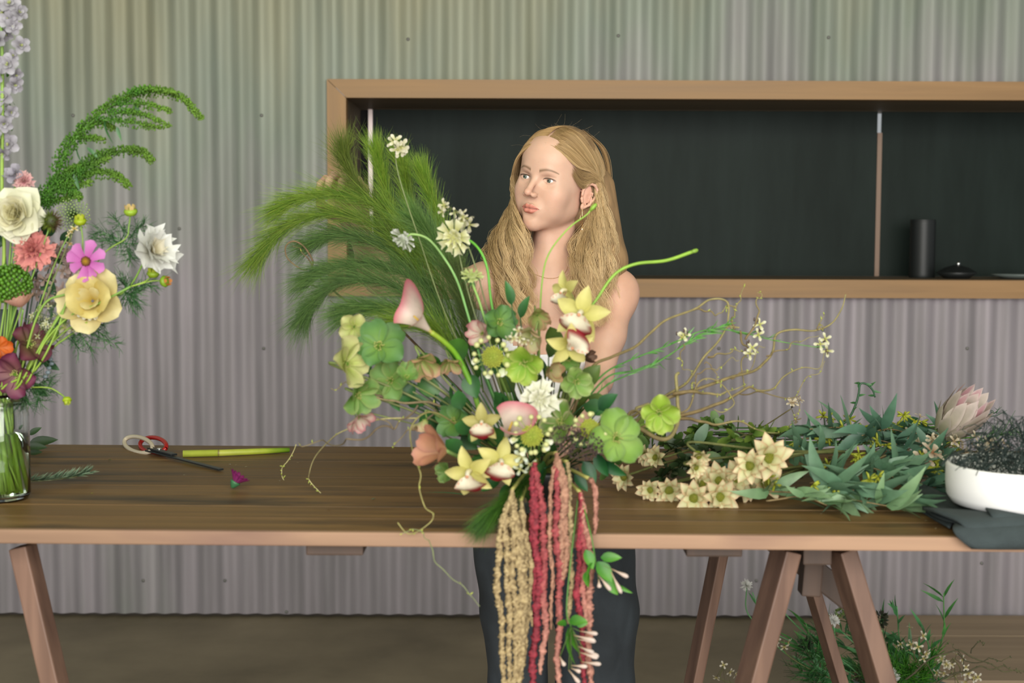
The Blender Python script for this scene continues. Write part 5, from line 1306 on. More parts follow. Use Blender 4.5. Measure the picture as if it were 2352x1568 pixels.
YA = 2.075
amaranth('straw-coloured amaranth with five long tassels, outermost of the hanging ones', (1176, 1125, YA), [([(1152, 1210), (1142, 1330), (1152, 1440), (1156, 1600)], .0050, 0), ([(1162, 1200), (1166, 1330), (1170, 1450), (1168, 1590)], .0048, 0), ([(1178, 1210), (1178, 1330), (1186, 1450), (1178, 1600)], .0052, 0), ([(1190, 1210), (1204, 1330), (1202, 1450), (1192, 1600)], .0056, 0), ([(1180, 1180), (1192, 1260), (1196, 1400), (1188, 1560)], .0052, 0)], [BG])
amaranth('thin buff amaranth with two tassels next to the straw-coloured one', (1196, 1150, YA + .01), [([(1212, 1250), (1220, 1330), (1215, 1400), (1221, 1438)], .0038, 0), ([(1205, 1230), (1206, 1320), (1209, 1440), (1204, 1520)], .0042, 0)], [BG])
amaranth('crimson amaranth with the two thickest tassels', (1228, 1062, YA + .02), [([(1230, 1150), (1229, 1240), (1238, 1330), (1232, 1420), (1226, 1500), (1222, 1600)], .0066, 0), ([(1240, 1130), (1250, 1240), (1248, 1330), (1252, 1430), (1248, 1490), (1240, 1548)], .0058, 1), ([(1222, 1120), (1224, 1220), (1228, 1300), (1226, 1380)], .0048, 0)], [RD, RP])
amaranth('dusky pink amaranth hanging at the middle of the tassels', (1277, 1040, YA + .02), [([(1268, 1110), (1262, 1200), (1268, 1330), (1265, 1445)], .0034, 1), ([(1282, 1110), (1276, 1200), (1284, 1300), (1285, 1400), (1281, 1500), (1284, 1600)], .0056, 0), ([(1290, 1100), (1291, 1200), (1288, 1290), (1290, 1350)], .0052, 1), ([(1294, 1090), (1298, 1180), (1300, 1260), (1297, 1330)], .0052, 1)], [RP, BP])
amaranth('buff amaranth with one long plain tassel beside the dusky pink one', (1302, 1060, YA + .03), [([(1308, 1130), (1308, 1230), (1312, 1330), (1306, 1432)], .0050, 0)], [BG])
amaranth('deep red amaranth nearest the leafy buds', (1332, 1130, YA + .02), [([(1334, 1200), (1330, 1300), (1326, 1360), (1336, 1440), (1342, 1600)], .0048, 0), ([(1342, 1200), (1352, 1240), (1356, 1340), (1352, 1450), (1356, 1600)], .0056, 1), ([(1338, 1210), (1342, 1260), (1340, 1340), (1346, 1440)], .0050, 2)], [RD, (S(120, 70, 60), S(196, 140, 120)), RP])
amaranth('short pale pink amaranth spike curling beside the deep red one', (1352, 1098, YA + .03), [([(1364, 1118), (1370, 1160), (1368, 1200), (1364, 1228)], .0040, 0)], [PK])
# trailing vine of leaves and finger-like buds
def finger_buds(label, base, leaves, buds, Y):
    b = np.array(at(*base)); t = thing('jasmine_vine', label, 'vine', b, 'leafy vines with long white buds'); stem(t, [at(1330, 1120, YA + .03), at(base[0] - 10, base[1] - 60, Y), b], .0011, S(80, 130, 50))
    for (px, py, dx, dz, L, W) in leaves: leaf_on(t, at(px, py, Y), (dx, -.3, dz), L * pxs(Y), W * pxs(Y), S(50, 120, 30), S(96, 160, 50), 'point', .1, -.5, .25, roll=ru(.6, 1.6), nv=5)
    for (px, py, dx, dz, L) in buds:
        p = np.array(at(px, py, Y - .005)); d = np.array((dx, -.2, dz)); d /= np.linalg.norm(d); l = L * pxs(Y); mb = MB()
        mb.add(*tube([p, p + d * l * .35, p + d * l * .75, p + d * l * .92, p + d * l], [.0008, .0012, .0034, .0030, .0008], [S(190, 160, 120), S(236, 214, 200), S(240, 226, 216)], 7)); mb.add(*tube([b, (b + p) / 2, p], .0007, S(110, 140, 70), 4))
        obj('bud', mb.mesh('bud'), m_petal, t)
finger_buds('leafy vine with long pinkish buds over the dark jeans, upper one', (1368, 1292, 2.05), [(1345, 1262, .4, -.9, 50, 26), (1366, 1290, -.6, -.9, 52, 30), (1372, 1290, .5, -.6, 60, 34), (1380, 1280, .9, .1, 50, 24), (1390, 1320, .5, -.8, 56, 30), (1350, 1310, -.1, -1, 40, 26), (1410, 1340, .9, -.45, 50, 10)], [(1374, 1320, .6, -.7, 46), (1403, 1312, .45, -.9, 56), (1404, 1306, .9, -.4, 44), (1375, 1330, .1, -1, 20)], 2.05)
finger_buds('leafy vine with many slim white buds at the very bottom', (1312, 1440, 2.05), [(1308, 1425, .5, .1, 46, 26), (1306, 1440, .0, -1, 90, 24), (1300, 1436, -.4, .3, 34, 20), (1322, 1432, .9, .1, 30, 18), (1312, 1436, .1, -1, 66, 30)], [(1332, 1449, 1, -.1, 42), (1316, 1458, 1, -.2, 54), (1326, 1468, 1, -.05, 44), (1328, 1484, 1, -.35, 40), (1332, 1498, 1, -.25, 44), (1340, 1490, .9, -.4, 40), (1336, 1520, 1, -.05, 46), (1312, 1528, 1, .0, 38), (1306, 1538, .7, -.8, 40), (1286, 1508, .5, -.9, 24), (1312, 1534, .9, -.3, 24)], 2.05)
# ---- curly willow and long side stems (towards the open side of the table)
twig('long willow twig arching over the top, rising highest', [(1300, 1000, 2.24), (1350, 860, 2.3), (1400, 820, 2.32), (1460, 790, 2.35), (1500, 760, 2.37), (1530, 735, 2.38), (1600, 710, 2.4), (1640, 688, 2.4), (1668, 692, 2.4), (1672, 735, 2.4), (1685, 756, 2.4)], [.0030, .0022, .0014], [[(1590, 712, 2.4), (1630, 708, 2.4), (1655, 722, 2.4), (1670, 712, 2.4)], [(1686, 756, 2.4), (1690, 735, 2.4), (1688, 715, 2.4), (1697, 680, 2.41), (1708, 652, 2.41)], [(1670, 695, 2.4), (1684, 700, 2.4), (1680, 712, 2.4)]], seed=2)
twig('forked willow twig through the middle of the tangle', [(1300, 1010, 2.24), (1400, 970, 2.3), (1450, 950, 2.33), (1480, 930, 2.34), (1560, 880, 2.36), (1590, 860, 2.37), (1620, 820, 2.38), (1650, 790, 2.39), (1672, 762, 2.4), (1700, 755, 2.4)], [.0030, .0022, .0016], [[(1700, 760, 2.4), (1712, 790, 2.4), (1708, 830, 2.4), (1708, 890, 2.4), (1700, 900, 2.4)], [(1712, 780, 2.4), (1735, 740, 2.4), (1742, 710, 2.4), (1744, 680, 2.4), (1742, 664, 2.4)], [(1625, 820, 2.38), (1670, 810, 2.38), (1710, 800, 2.39)]], seed=9)
twig('willow twig reaching furthest out with an upturned tip', [(1330, 1020, 2.24), (1440, 990, 2.28), (1500, 930, 2.32), (1600, 890, 2.34), (1660, 870, 2.36), (1720, 855, 2.38), (1750, 825, 2.4), (1770, 800, 2.41), (1782, 770, 2.42), (1830, 758, 2.42), (1880, 758, 2.43), (1920, 745, 2.43), (1942, 710, 2.43), (1950, 672, 2.43)], [.0032, .0022, .0010], [[(1760, 818, 2.4), (1810, 800, 2.4), (1840, 780, 2.4), (1878, 768, 2.4)], [(1878, 758, 2.43), (1886, 745, 2.43), (1890, 728, 2.43)]], seed=14)
twig('thick looping willow twig low beside the lone lime hellebore', [(1330, 1030, 2.24), (1390, 955, 2.27), (1438, 948, 2.28), (1470, 935, 2.29), (1500, 940, 2.3)], [.0036, .0030, .0022], [[(1445, 968, 2.28), (1455, 945, 2.28), (1475, 938, 2.28), (1500, 930, 2.29)]], seed=20, buds=4)
twig('heavy willow branch sweeping low over the table then up', [(1300, 1060, 2.26), (1380, 1000, 2.27), (1438, 972, 2.28), (1490, 992, 2.29), (1540, 994, 2.30), (1556, 960, 2.31), (1558, 920, 2.32), (1556, 875, 2.33), (1562, 866, 2.34)], [.0042, .0036, .0026], [[(1545, 905, 2.31), (1600, 900, 2.32), (1640, 905, 2.33), (1680, 895, 2.34), (1705, 888, 2.35)], [(1556, 955, 2.31), (1620, 940, 2.33), (1660, 925, 2.34), (1690, 905, 2.36), (1720, 896, 2.37), (1745, 905, 2.38), (1775, 890, 2.4), (1800, 858, 2.41), (1840, 842, 2.42), (1880, 842, 2.42), (1896, 800, 2.42)], [(1556, 960, 2.31), (1600, 968, 2.33), (1640, 975, 2.34), (1700, 965, 2.35), (1740, 985, 2.37), (1790, 995, 2.38)]], seed=23, buds=26)
twig('small kinked willow twigs knotted behind the low branch', [(1400, 1010, 2.27), (1530, 960, 2.30), (1580, 940, 2.32), (1600, 890, 2.33), (1640, 880, 2.33), (1670, 890, 2.34), (1685, 920, 2.34), (1660, 942, 2.34), (1640, 935, 2.34)], [.0020, .0012, .0008], [[(1600, 860, 2.33), (1590, 880, 2.33), (1600, 900, 2.33)], [(1620, 835, 2.34), (1640, 860, 2.34), (1660, 880, 2.34)], [(1570, 790, 2.34), (1566, 820, 2.34), (1578, 850, 2.34), (1595, 870, 2.34)], [(1600, 858, 2.33), (1640, 850, 2.33), (1660, 835, 2.33), (1700, 820, 2.33)], [(1680, 870, 2.34), (1720, 850, 2.35), (1735, 810, 2.36), (1760, 790, 2.36)]], seed=31, buds=30)
twig('fine willow tip trailing far over the cut greenery', [(1700, 905, 2.4), (1740, 900, 2.42), (1800, 912, 2.44), (1838, 908, 2.45), (1850, 880, 2.45), (1880, 850, 2.45), (1895, 820, 2.45)], [.0012, .0006], [[(1838, 908, 2.45), (1830, 930, 2.45), (1830, 960, 2.45), (1815, 990, 2.5)]], seed=37)
def feather_stem(label, pts, n, L, seed, ends=(), col=(S(70, 140, 60), S(120, 176, 84)), group='long feathery side stems with white cross-shaped blossoms', Y0=None):
    P = smooth_path(path3(pts), 10); t = thing('feathery_sprig', label, 'foliage', P[-1], group); mb = MB(); mb.add(*tube(P, [.0016, .0007], [col[0], col[1]], 5)); obj('stem', mb.mesh('stem'), m_leaf, t)
    R = np.random.RandomState(seed); T = np.gradient(P, axis=0)
    mb = MB()
    for i in range(n):
        k = R.randint(len(P) // 5, len(P) - 1); d = T[k] / np.linalg.norm(T[k]) + R.randn(3) * .35; d /= np.linalg.norm(d); l = L * R.uniform(.4, 1.1)
        V, F, C = petal(L=l, W=l * .10, a0=.15, a1=-.2, cup=.2, shape='lance', c0=col[0], c1=col[1], nu=5, nv=3); mb.add(V, F, C, along(Vector(P[k]), d, R.uniform(0, 3)))
    obj('needles', mb.mesh('needles'), m_leaf, t, kind='stuff')
    for e in ends:
        p = np.array(at(*e)); mb = MB(); blossom4(mb, p, (ru(-.4, .4), -1, ru(-.3, .4)), .0105, S(238, 234, 210)); obj('blossom', mb.mesh('blossom'), m_petal, t)
        mb = MB()
        for j in range(3): q = p + np.array((ru(-.01, .01), 0, ru(-.004, .012))); mb.add(*blob(q, (.0016, .0016, .0036), S(90, 70, 60), 6, 4))
        obj('dark_buds', mb.mesh('dark_buds'), m_leaf, t, kind='stuff')
    return t
feather_stem('upper feathery side stem ending in white blossoms', [(1300, 960, 2.26), (1380, 865, 2.30), (1440, 830, 2.33), (1530, 795, 2.36), (1620, 758, 2.38), (1700, 762, 2.40), (1780, 782, 2.41), (1880, 798, 2.42)], 46, .028, 3, [(1884, 790, 2.42), (1896, 778, 2.42), (1900, 805, 2.42), (1742, 768, 2.40), (1745, 745, 2.40)])
feather_stem('second feathery side stem just below the upper one', [(1300, 980, 2.27), (1390, 870, 2.31), (1460, 850, 2.33), (1530, 820, 2.36), (1580, 785, 2.37), (1640, 755, 2.39), (1672, 748, 2.39)], 40, .028, 5, [(1572, 768, 2.36), (1566, 774, 2.36)])
feather_stem('lowest thin feathery side stem crossing the woman waist', [(1290, 1000, 2.27), (1380, 896, 2.30), (1440, 862, 2.33), (1500, 838, 2.34), (1560, 800, 2.36), (1600, 780, 2.37)], 22, .024, 8, [(1722, 812, 2.38), (1728, 798, 2.38)])
# ---- twigs towards the other side
twig('willow twig drooping to the planks with a curled end', [(1200, 1080, 2.25), (1060, 985, 2.2), (990, 950, 2.17), (945, 985, 2.15), (948, 1040, 2.14), (966, 1085, 2.13), (962, 1120, 2.12), (975, 1160, 2.11), (994, 1178, 2.10), (985, 1205, 2.10), (945, 1225, 2.09), (915, 1195, 2.09)], [.0015, .0009], [], col=(S(120, 112, 62), S(160, 152, 92)), amp=.002, seed=41, buds=5)
twig('tangle of brown willow twigs under the outer hellebores', [(1190, 1070, 2.25), (1050, 960, 2.22), (960, 930, 2.20), (900, 915, 2.20), (862, 895, 2.20), (850, 905, 2.2)], [.0022, .0014], [[(960, 930, 2.2), (930, 960, 2.2), (905, 985, 2.2), (880, 960, 2.2), (845, 950, 2.2)], [(905, 985, 2.2), (870, 975, 2.2), (830, 1000, 2.2), (790, 1010, 2.2), (770, 1030, 2.25), (740, 1025, 2.3), (700, 1020, 2.3), (680, 1018, 2.3)], [(880, 912, 2.2), (850, 880, 2.2), (800, 885, 2.2), (770, 890, 2.2)], [(1000, 940, 2.2), (960, 980, 2.2), (940, 1000, 2.2), (900, 1010, 2.2)]], col=(S(96, 80, 60), S(140, 124, 84)), seed=45, buds=26)
twig('pale thin twig hanging to the table by the purple flower', [(960, 960, 2.2), (860, 960, 2.22), (790, 985, 2.25), (760, 1010, 2.3), (728, 1050, 2.38), (712, 1085, 2.42), (708, 1108, 2.45), (735, 1132, 2.43), (758, 1142, 2.42)], [.0012, .0007], [[(680, 1020, 2.5), (665, 1050, 2.5), (650, 1080, 2.5), (652, 1098, 2.5)]], col=(S(176, 166, 110), S(206, 196, 140)), amp=.0015, seed=48, buds=16)
twig('wispy twig hanging below the table edge by the jeans', [(985, 1240, 2.07), (1000, 1290, 2.06), (1040, 1330, 2.06), (1080, 1360, 2.06), (1100, 1390, 2.06)], [.0008, .0005], [[(985, 1240, 2.07), (960, 1218, 2.08), (930, 1222, 2.085)]], col=(S(120, 130, 84), S(150, 160, 110)), amp=.002, seed=52, buds=10)
twig('brown willow twig curling out beneath the big grass plume', [(1060, 900, 2.5), (900, 740, 2.6), (800, 700, 2.68), (720, 628, 2.7), (716, 600, 2.7), (700, 570, 2.7), (680, 560, 2.7), (660, 570, 2.7), (664, 590, 2.7), (690, 608, 2.7), (705, 612, 2.7)], [.0024, .0012], [[(716, 610, 2.7), (705, 590, 2.7), (690, 575, 2.7), (672, 562, 2.7)], [(800, 700, 2.68), (770, 712, 2.68), (760, 690, 2.68)], [(730, 660, 2.7), (690, 650, 2.7), (694, 670, 2.7)]], col=(S(110, 84, 60), S(130, 106, 76)), seed=55, buds=6, amp=.0025)
# ---- feathery grass plumes held by the raised hand
GP = (S(104, 160, 30), S(190, 216, 80)); GD = (S(84, 136, 56), S(150, 186, 100))
PL = [
 ('longest plume, arching out furthest over the wall', [(1090, 880, 2.45), (1000, 680, 2.6), (900, 545, 2.68), (790, 492, 2.7), (690, 505, 2.7), (630, 545, 2.7), (594, 590, 2.7)], 1500, .085, GP, .45),
 ('plume sweeping out just above the longest one', [(1090, 860, 2.5), (1000, 620, 2.64), (890, 490, 2.7), (780, 448, 2.72), (690, 455, 2.72), (648, 475, 2.72)], 1300, .080, GP, .5),
 ('short wispy plume tip over the raised hand', [(1040, 760, 2.6), (900, 520, 2.7), (830, 440, 2.72), (796, 380, 2.72), (790, 345, 2.72)], 900, .075, (S(110, 140, 40), S(170, 185, 84)), .75),
 ('upright plume nearest the window edge strip', [(1070, 800, 2.55), (960, 600, 2.66), (900, 480, 2.7), (878, 400, 2.7), (868, 362, 2.7)], 1200, .070, GP, .42),
 ('upright plume under the white stock sprig', [(1075, 800, 2.55), (985, 600, 2.64), (945, 480, 2.68), (932, 410, 2.68), (922, 378, 2.68)], 1100, .068, GP, .4),
 ('slender plume standing closest to the woman face', [(1085, 820, 2.55), (1040, 620, 2.62), (1010, 510, 2.64), (985, 440, 2.64), (974, 408, 2.64)], 1000, .064, GP, .4),
 ('lower plume drooping towards the pale hellebore', [(1090, 880, 2.45), (1010, 730, 2.52), (900, 655, 2.56), (800, 642, 2.58), (735, 680, 2.58), (704, 722, 2.58)], 1500, .080, GD, .5),
 ('short lower plume above the drooping one', [(1090, 860, 2.5), (1000, 680, 2.58), (880, 610, 2.62), (770, 612, 2.64), (706, 640, 2.64)], 1200, .075, GD, .5),
 ('plume spreading flat behind the calla lily', [(1090, 880, 2.42), (1010, 760, 2.48), (930, 715, 2.5), (840, 705, 2.5), (800, 715, 2.5)], 1300, .075, GD, .55),
 ('lowest plume fanning behind the hellebores', [(1095, 900, 2.38), (1040, 800, 2.42), (980, 750, 2.42), (900, 745, 2.42), (850, 775, 2.42)], 1100, .070, GP, .55),
 ('plume filling between the longest plume and the hand', [(1080, 860, 2.55), (980, 660, 2.66), (890, 570, 2.7), (790, 540, 2.72), (710, 560, 2.72)], 1300, .085, GD, .6),
 ('plume rising between forearm and shoulder', [(1095, 880, 2.45), (1060, 720, 2.52), (1030, 620, 2.55), (1000, 560, 2.56), (960, 510, 2.56)], 1200, .080, GD, .6),
 ('plume leaning on the woman upper arm', [(1110, 900, 2.40), (1090, 780, 2.46), (1070, 700, 2.48), (1050, 630, 2.5)], 900, .075, (S(80, 110, 40), S(130, 150, 70)), .5),
]
for i, (lab, pts, n, bl, cl, spd) in enumerate(PL): plume('feathery grass ' + lab, pts, 0, bl, n, 60 + i, cols=cl, spread=spd, curl=.28, droop=.12)
plume('feathery grass plume hanging down under the lowest orchids', [(1235, 1075, 2.2), (1195, 1120, 2.12), (1150, 1160, 2.09), (1118, 1190, 2.085)], 0, .050, 900, 90, cols=(S(60, 112, 40), S(110, 165, 50)), spread=.55, curl=.15, droop=.3, group=None)
# ---------------------------------------------------------------- glass jar and its flowers (table end)
JY = 2.36
jc = on(4, 1140, TH); jc = Vector((at(0, 1140, JY).x, JY, TH + .0008)); JR = 69 * pxs(JY); JH = at(0, 903, JY).z - TH
t = thing('glass_jar', 'clear glass preserving jar half full of water and stems', 'jar', jc)
def glass_mat():
    m = bpy.data.materials.new('clear_glass'); m.use_nodes = True; b = m.node_tree.nodes['Principled BSDF']
    b.inputs['Base Color'].default_value = (.93, .97, .94, 1); b.inputs['Roughness'].default_value = .02; b.inputs['IOR'].default_value = 1.45; b.inputs['Transmission Weight'].default_value = 1.0
    return m
m_glass = glass_mat()
prof = [(.0001, 0), (JR * .9, 0), (JR, .010), (JR, JH * .82), (JR * .93, JH * .88), (JR * .90, JH * .905), (JR * .97, JH * .92), (JR * .97, JH * .935), (JR * .90, JH * .945), (JR * .90, JH), (JR * .87, JH), (JR * .86, JH * .90), (JR * .90, JH * .86), (JR * .96, JH * .81), (JR * .96, .012), (JR * .86, .006), (.0001, .006)]
mb = MB(); mb.add(*lathe(prof, 48, (1, 1, 1)), Matrix.Translation(jc)); obj('glass', mb.mesh('glass'), m_glass, t)
wm = bpy.data.materials.new('water'); wm.use_nodes = True; b = wm.node_tree.nodes['Principled BSDF']; b.inputs['Base Color'].default_value = (.82, .93, .78, 1); b.inputs['Roughness'].default_value = 0; b.inputs['IOR'].default_value = 1.33; b.inputs['Transmission Weight'].default_value = 1
wh = JH * .62
mb = MB(); mb.add(*lathe([(.0001, .0068), (JR * .85, .0068), (JR * .955, .013), (JR * .955, wh), (.0001, wh)], 48, (1, 1, 1)), Matrix.Translation(jc)); obj('water', mb.mesh('water'), wm, t)
JT = (8, 925, JY)
def jroot(k=None):
    a = ru(0, 6.28); r = JR * ru(.1, .6); mouth = np.array(jc) + (r * math.cos(a) * .8, r * math.sin(a) * .8, JH * .96); b = np.array(jc) + (-r * math.cos(a), -r * math.sin(a), .016)
    return [mouth, b]
def jstem(t, p, r, col, pts=(), Y=JY, m=None): return stem(t, [np.array(p)] + path3(pts, Y) + jroot(), r * .72, col, m)
SG = [S(120, 160, 70), S(140, 170, 60), S(160, 190, 70)]
# delphinium
t = thing('delphinium', 'tall pale lilac-grey delphinium spike rising out of the top of the photo', 'flower', at(6, 300, JY + .03)); P = smooth_path(path3([(-5, -60, JY), (6, 160, JY), (4, 380, JY), (8, 620, JY)]), 8)
stem(t, [*P[::6], *jroot()], .0030, SG)
def floret(px, py, s, face, c0=S(150, 145, 150), c1=S(184, 180, 190)):
    L = s * pxs(JY) * .5; p = at(px, py, JY + ru(-.012, .012)); Fm = frame(p, face, ru(0, 1)); mb = MB()
    for ringi, (n, sc, tl) in enumerate(((5, 1, .25), (4, .55, .8))):
        for k in range(n):
            V, F, C = petal(L=L * sc, W=L * .85 * sc, a0=tl + .2, a1=tl - .3, cup=.35, shape='round', c0=c0, c1=c1, nu=5, nv=5, ruffle=.05)
            mb.add(V, F, C * ru(.85, 1.1), Fm @ Matrix.Rotation(2 * PI * k / n + ru(-.2, .2) + ringi, 4, 'Z') @ Matrix.Translation((L * .05, 0, 0)))
    for i in range(5): a = ru(0, 6); mb.add(*tube([Vector(p), Vector(p) + Fm.to_3x3() @ Vector((L * .15 * math.cos(a), L * .15 * math.sin(a), L * .35))], L * .04, S(206, 214, 140), 4))
    return obj('floret', mb.mesh('floret'), m_petal, t)
for (x, y, s, fx, fz) in [(22, 8, 50, .2, .3), (8, 30, 46, -.3, .1), (44, 28, 40, .9, .2), (30, 60, 40, .6, -.2), (20, 45, 46, 0, 0), (48, 104, 42, .5, 0), (-4, 92, 50, -.3, .2), (14, 78, 34, .3, -.6), (18, 148, 50, .1, 0), (-6, 172, 46, -.5, -.1), (36, 172, 34, .9, -.4), (34, 194, 40, .7, -.5), (8, 222, 50, .0, .1), (-8, 262, 48, -.4, 0), (26, 258, 34, .8, -.2), (10, 284, 40, .3, -.3), (20, 332, 52, .1, 0), (-8, 318, 44, -.5, .2), (6, 352, 38, 0, -.7), (-14, 130, 50, -.4, 0), (30, 128, 30, .4, .3)]:
    floret(x, y, s, (fx, -1, fz))
mb = MB()
for i in range(46):
    q = at(8 + ru(-26, 30), ru(0, 380), JY + .02); V, F, C = petal(L=.011, W=.005, a0=.3, a1=-.3, cup=.2, shape='point', c0=S(60, 110, 40), c1=S(90, 140, 50), nu=4, nv=3); mb.add(V, F, C, along(q, (ru(-1, 1), ru(-1, .2), ru(-1, 1)), ru(0, 3)))
obj('green_bracts', mb.mesh('green_bracts'), m_leaf, t, kind='stuff')
# goldenrod-like green plumes
def goldenrod(label, main, side, leaves, seed, stem_low):
    P = smooth_path(path3(main, JY), 10); t = thing('green_panicle', label, 'foliage', P[0], 'arching green seed panicles'); jstem(t, P[0], .0030, [S(96, 140, 60), S(120, 160, 60)], stem_low)
    mb = MB(); mb.add(*tube(P, [.0024, .0008], S(90, 140, 50), 5)); R = np.random.RandomState(seed); lines = [(P, 1.0)]
    for sd in side:
        Q = smooth_path(path3(sd, JY + ru(-.02, .02)), 8); mb.add(*tube(Q, [.0012, .0005], S(90, 140, 50), 4)); lines.append((Q, .6))
    obj('stem', mb.mesh('stem'), m_stem, t); mb = MB()
    for Q, w in lines:
        n = int(len(Q) * 24 * (.5 + w * .5))
        for i in range(n):
            u = R.rand(); k = u * (len(Q) - 1); k0 = min(int(k), len(Q) - 2); q = Q[k0] + (Q[k0 + 1] - Q[k0]) * (k - k0)
            rad = (.016 * w * (1 - .72 * u) + .003) * R.rand() ** .6; d = R.randn(3); d /= np.linalg.norm(d); d[2] = abs(d[2]) * .9 if R.rand() < .6 else d[2]
            q = q + d * rad; c = np.array(S(62, 120, 20)) * (1 - u * .5) + np.array(S(136, 165, 56)) * u * .5
            mb.add(*blob(q, (.0015, .0015, .0019), c * R.uniform(.6, 1.25), 5, 3))
    obj('seed_heads', mb.mesh('seed_heads'), m_leaf, t, kind='stuff')
    for (px, py, dx, dz, L) in leaves: leaf_on(t, at(px, py, JY - .01), (dx, -.2, dz), L * pxs(JY), L * .24 * pxs(JY), S(60, 110, 60), S(90, 140, 84), 'lance', -.1, -.5, .3, 1.0)
goldenrod('highest green panicle, arching over with a long tapering tip', [(60, 520), (128, 410), (150, 350), (200, 290), (260, 240), (320, 215), (380, 212), (425, 232), (462, 275)], [[(250, 262), (320, 262), (388, 290)], [(235, 275), (310, 284), (372, 296)], [(270, 240), (330, 240), (392, 256)], [(180, 300), (230, 285), (262, 296)], [(165, 320), (205, 318), (240, 322)], [(300, 215), (345, 206), (400, 214)]], [(240, 275, .1, -1, 58), (268, 290, .3, -1, 36), (275, 238, .2, -1, 38), (310, 232, .3, -1, 42), (176, 338, .1, -1, 42), (200, 338, .8, -.7, 30)], 3, [(40, 600), (20, 800)])
goldenrod('middle green panicle with a hooked tip, under the highest', [(80, 470), (150, 410), (210, 372), (250, 355), (300, 346), (330, 352), (350, 372)], [[(180, 400), (220, 378), (252, 362)], [(120, 430), (160, 392), (190, 380)]], [(205, 340, .7, -.7, 34)], 4, [(50, 600), (20, 800)])
goldenrod('lowest green panicle ending just above the lace umbel', [(70, 480), (130, 440), (180, 412), (230, 398), (270, 408), (296, 428)], [[(130, 440), (170, 430), (210, 418)], [(90, 470), (140, 462), (170, 446)], [(160, 440), (178, 450), (182, 456)]], [(170, 400, .3, -1, 40)], 5, [(50, 600), (20, 800)])
def layered(name, label, px, py, size, face, rings_, col, cat='flower', stem_pts=(), shape='round', ruffle=0.0, notch=0.0, Yo=0.0, group=None, scol=SG, rf=1.0, nu=7, nv=5, edge=None):
    p = at(px, py, JY + Yo); t = thing(name, label, cat, p, group); R0 = size * pxs(JY) * .5; Fm = frame(p, face, ru(0, 1))
    for (n, L, W, a0, a1, cup, r0, z0, k) in rings_:
        c0, c1 = col[k] if isinstance(col, list) else col
        me = petal_me((name, px, L, W, a0, a1), L=R0 * L, W=R0 * W, a0=a0, a1=a1, cup=cup, shape=shape, c0=c0, c1=c1, nu=nu, nv=nv, ruffle=ruffle, notch=notch, edge=edge)
        ring(t, Fm, n, me, m_petal, r0=R0 * r0, z0=R0 * z0, off=ru(0, 1), jit=.16, sj=.12)
    jstem(t, np.array(p) - np.array(Vector(face).normalized()) * R0 * .15, .0024, scol, stem_pts)
    return t, Fm, R0
layered('rose', 'large creamy white garden rose with pointed outer petals', 40, 492, 128, (-.1, -1, .1), [(5, 1.05, 1.25, .25, -.45, .2, .1, 0, 0), (5, .92, 1.15, .55, -.1, .3, .08, .03, 0), (5, .74, .95, .95, .45, .4, .10, .06, 1), (5, .58, .8, 1.2, .9, .5, .10, .10, 1), (5, .46, .6, 1.35, 1.3, .6, .10, .14, 2), (4, .36, .45, 1.45, 1.6, .7, .06, .16, 2), (3, .28, .3, 1.5, 1.8, .7, .03, .18, 2)], [(S(222, 220, 180), S(240, 238, 214)), (S(220, 212, 160), S(240, 236, 208)), (S(216, 206, 140), S(236, 230, 190))], shape='point', Yo=-.03)
def carnation(px, py, size, label, cols, stem_pts=(), n=52, name='carnation', Yo=0, group=None):
    p = at(px, py, JY + Yo); t = thing(name, label, 'flower', p, group); R0 = size * pxs(JY) * .5; Fm = frame(p, (.1, -1, .1))
    for k in range(4):
        L = R0 * (1, .86, .68, .48)[k]
        me = petal_me((name, px, k), L=L, W=L * .62, a0=.1 + .36 * k, a1=-.1 + .42 * k, cup=.3, shape='notch', c0=cols[0], c1=cols[1], ruffle=.16, nu=6, nv=9, notch=.25)
        ring(t, Fm, n // 4, me, m_petal, off=k * .4, jit=.25, z0=R0 * .05 * k, sj=.15)
    jstem(t, p, .0022, SG, stem_pts)
carnation(76, 574, 96, 'coral pink carnation with ruffled petals under the rose', (S(206, 104, 110), S(236, 160, 150)), Yo=-.02)
carnation(56, 416, 50, 'small pink and cream cornflower above the rose', (S(206, 96, 124), S(236, 196, 190)), name='cornflower')
layered('sweet_pea', 'crumpled lilac-grey bloom behind the small pink cornflower', 34, 402, 56, (-.2, -.8, .5), [(4, .9, .9, .6, -.1, .4, .05, 0, 0), (3, .6, .7, 1.1, .6, .5, .03, .05, 0)], (S(150, 144, 156), S(176, 170, 184)), ruffle=.12)
t, Fm, R0 = layered('cosmos', 'magenta pink cosmos with a yellow centre', 198, 600, 88, (-.1, -1, .05), [(8, .9, .62, .1, -.12, .2, .14, 0, 0)], (S(196, 84, 170), S(214, 130, 200)), shape='spoon', stem_pts=[(188, 640), (150, 740), (60, 860)], Yo=-.03)
obj('centre', dome(R0 * .26, 70, R0 * .035, S(226, 180, 40), S(110, 30, 50), h=.5).mesh('centre'), m_petal, t, Fm)
layered('white_cosmos', 'white ruffled cosmos turned sideways, furthest out on its stem', 346, 578, 122, (.75, -.6, .25), [(9, .98, .85, .75, .15, .25, .08, 0, 0), (8, .85, .75, 1.0, .5, .3, .05, .05, 0), (6, .6, .5, 1.2, .9, .3, .03, .08, 1)], [(S(226, 224, 206), S(240, 240, 236)), (S(220, 206, 160), S(236, 230, 210))], shape='notch', ruffle=.06, notch=.15, stem_pts=[(300, 655), (250, 690), (160, 728), (90, 790), (40, 880)], Yo=-.02)
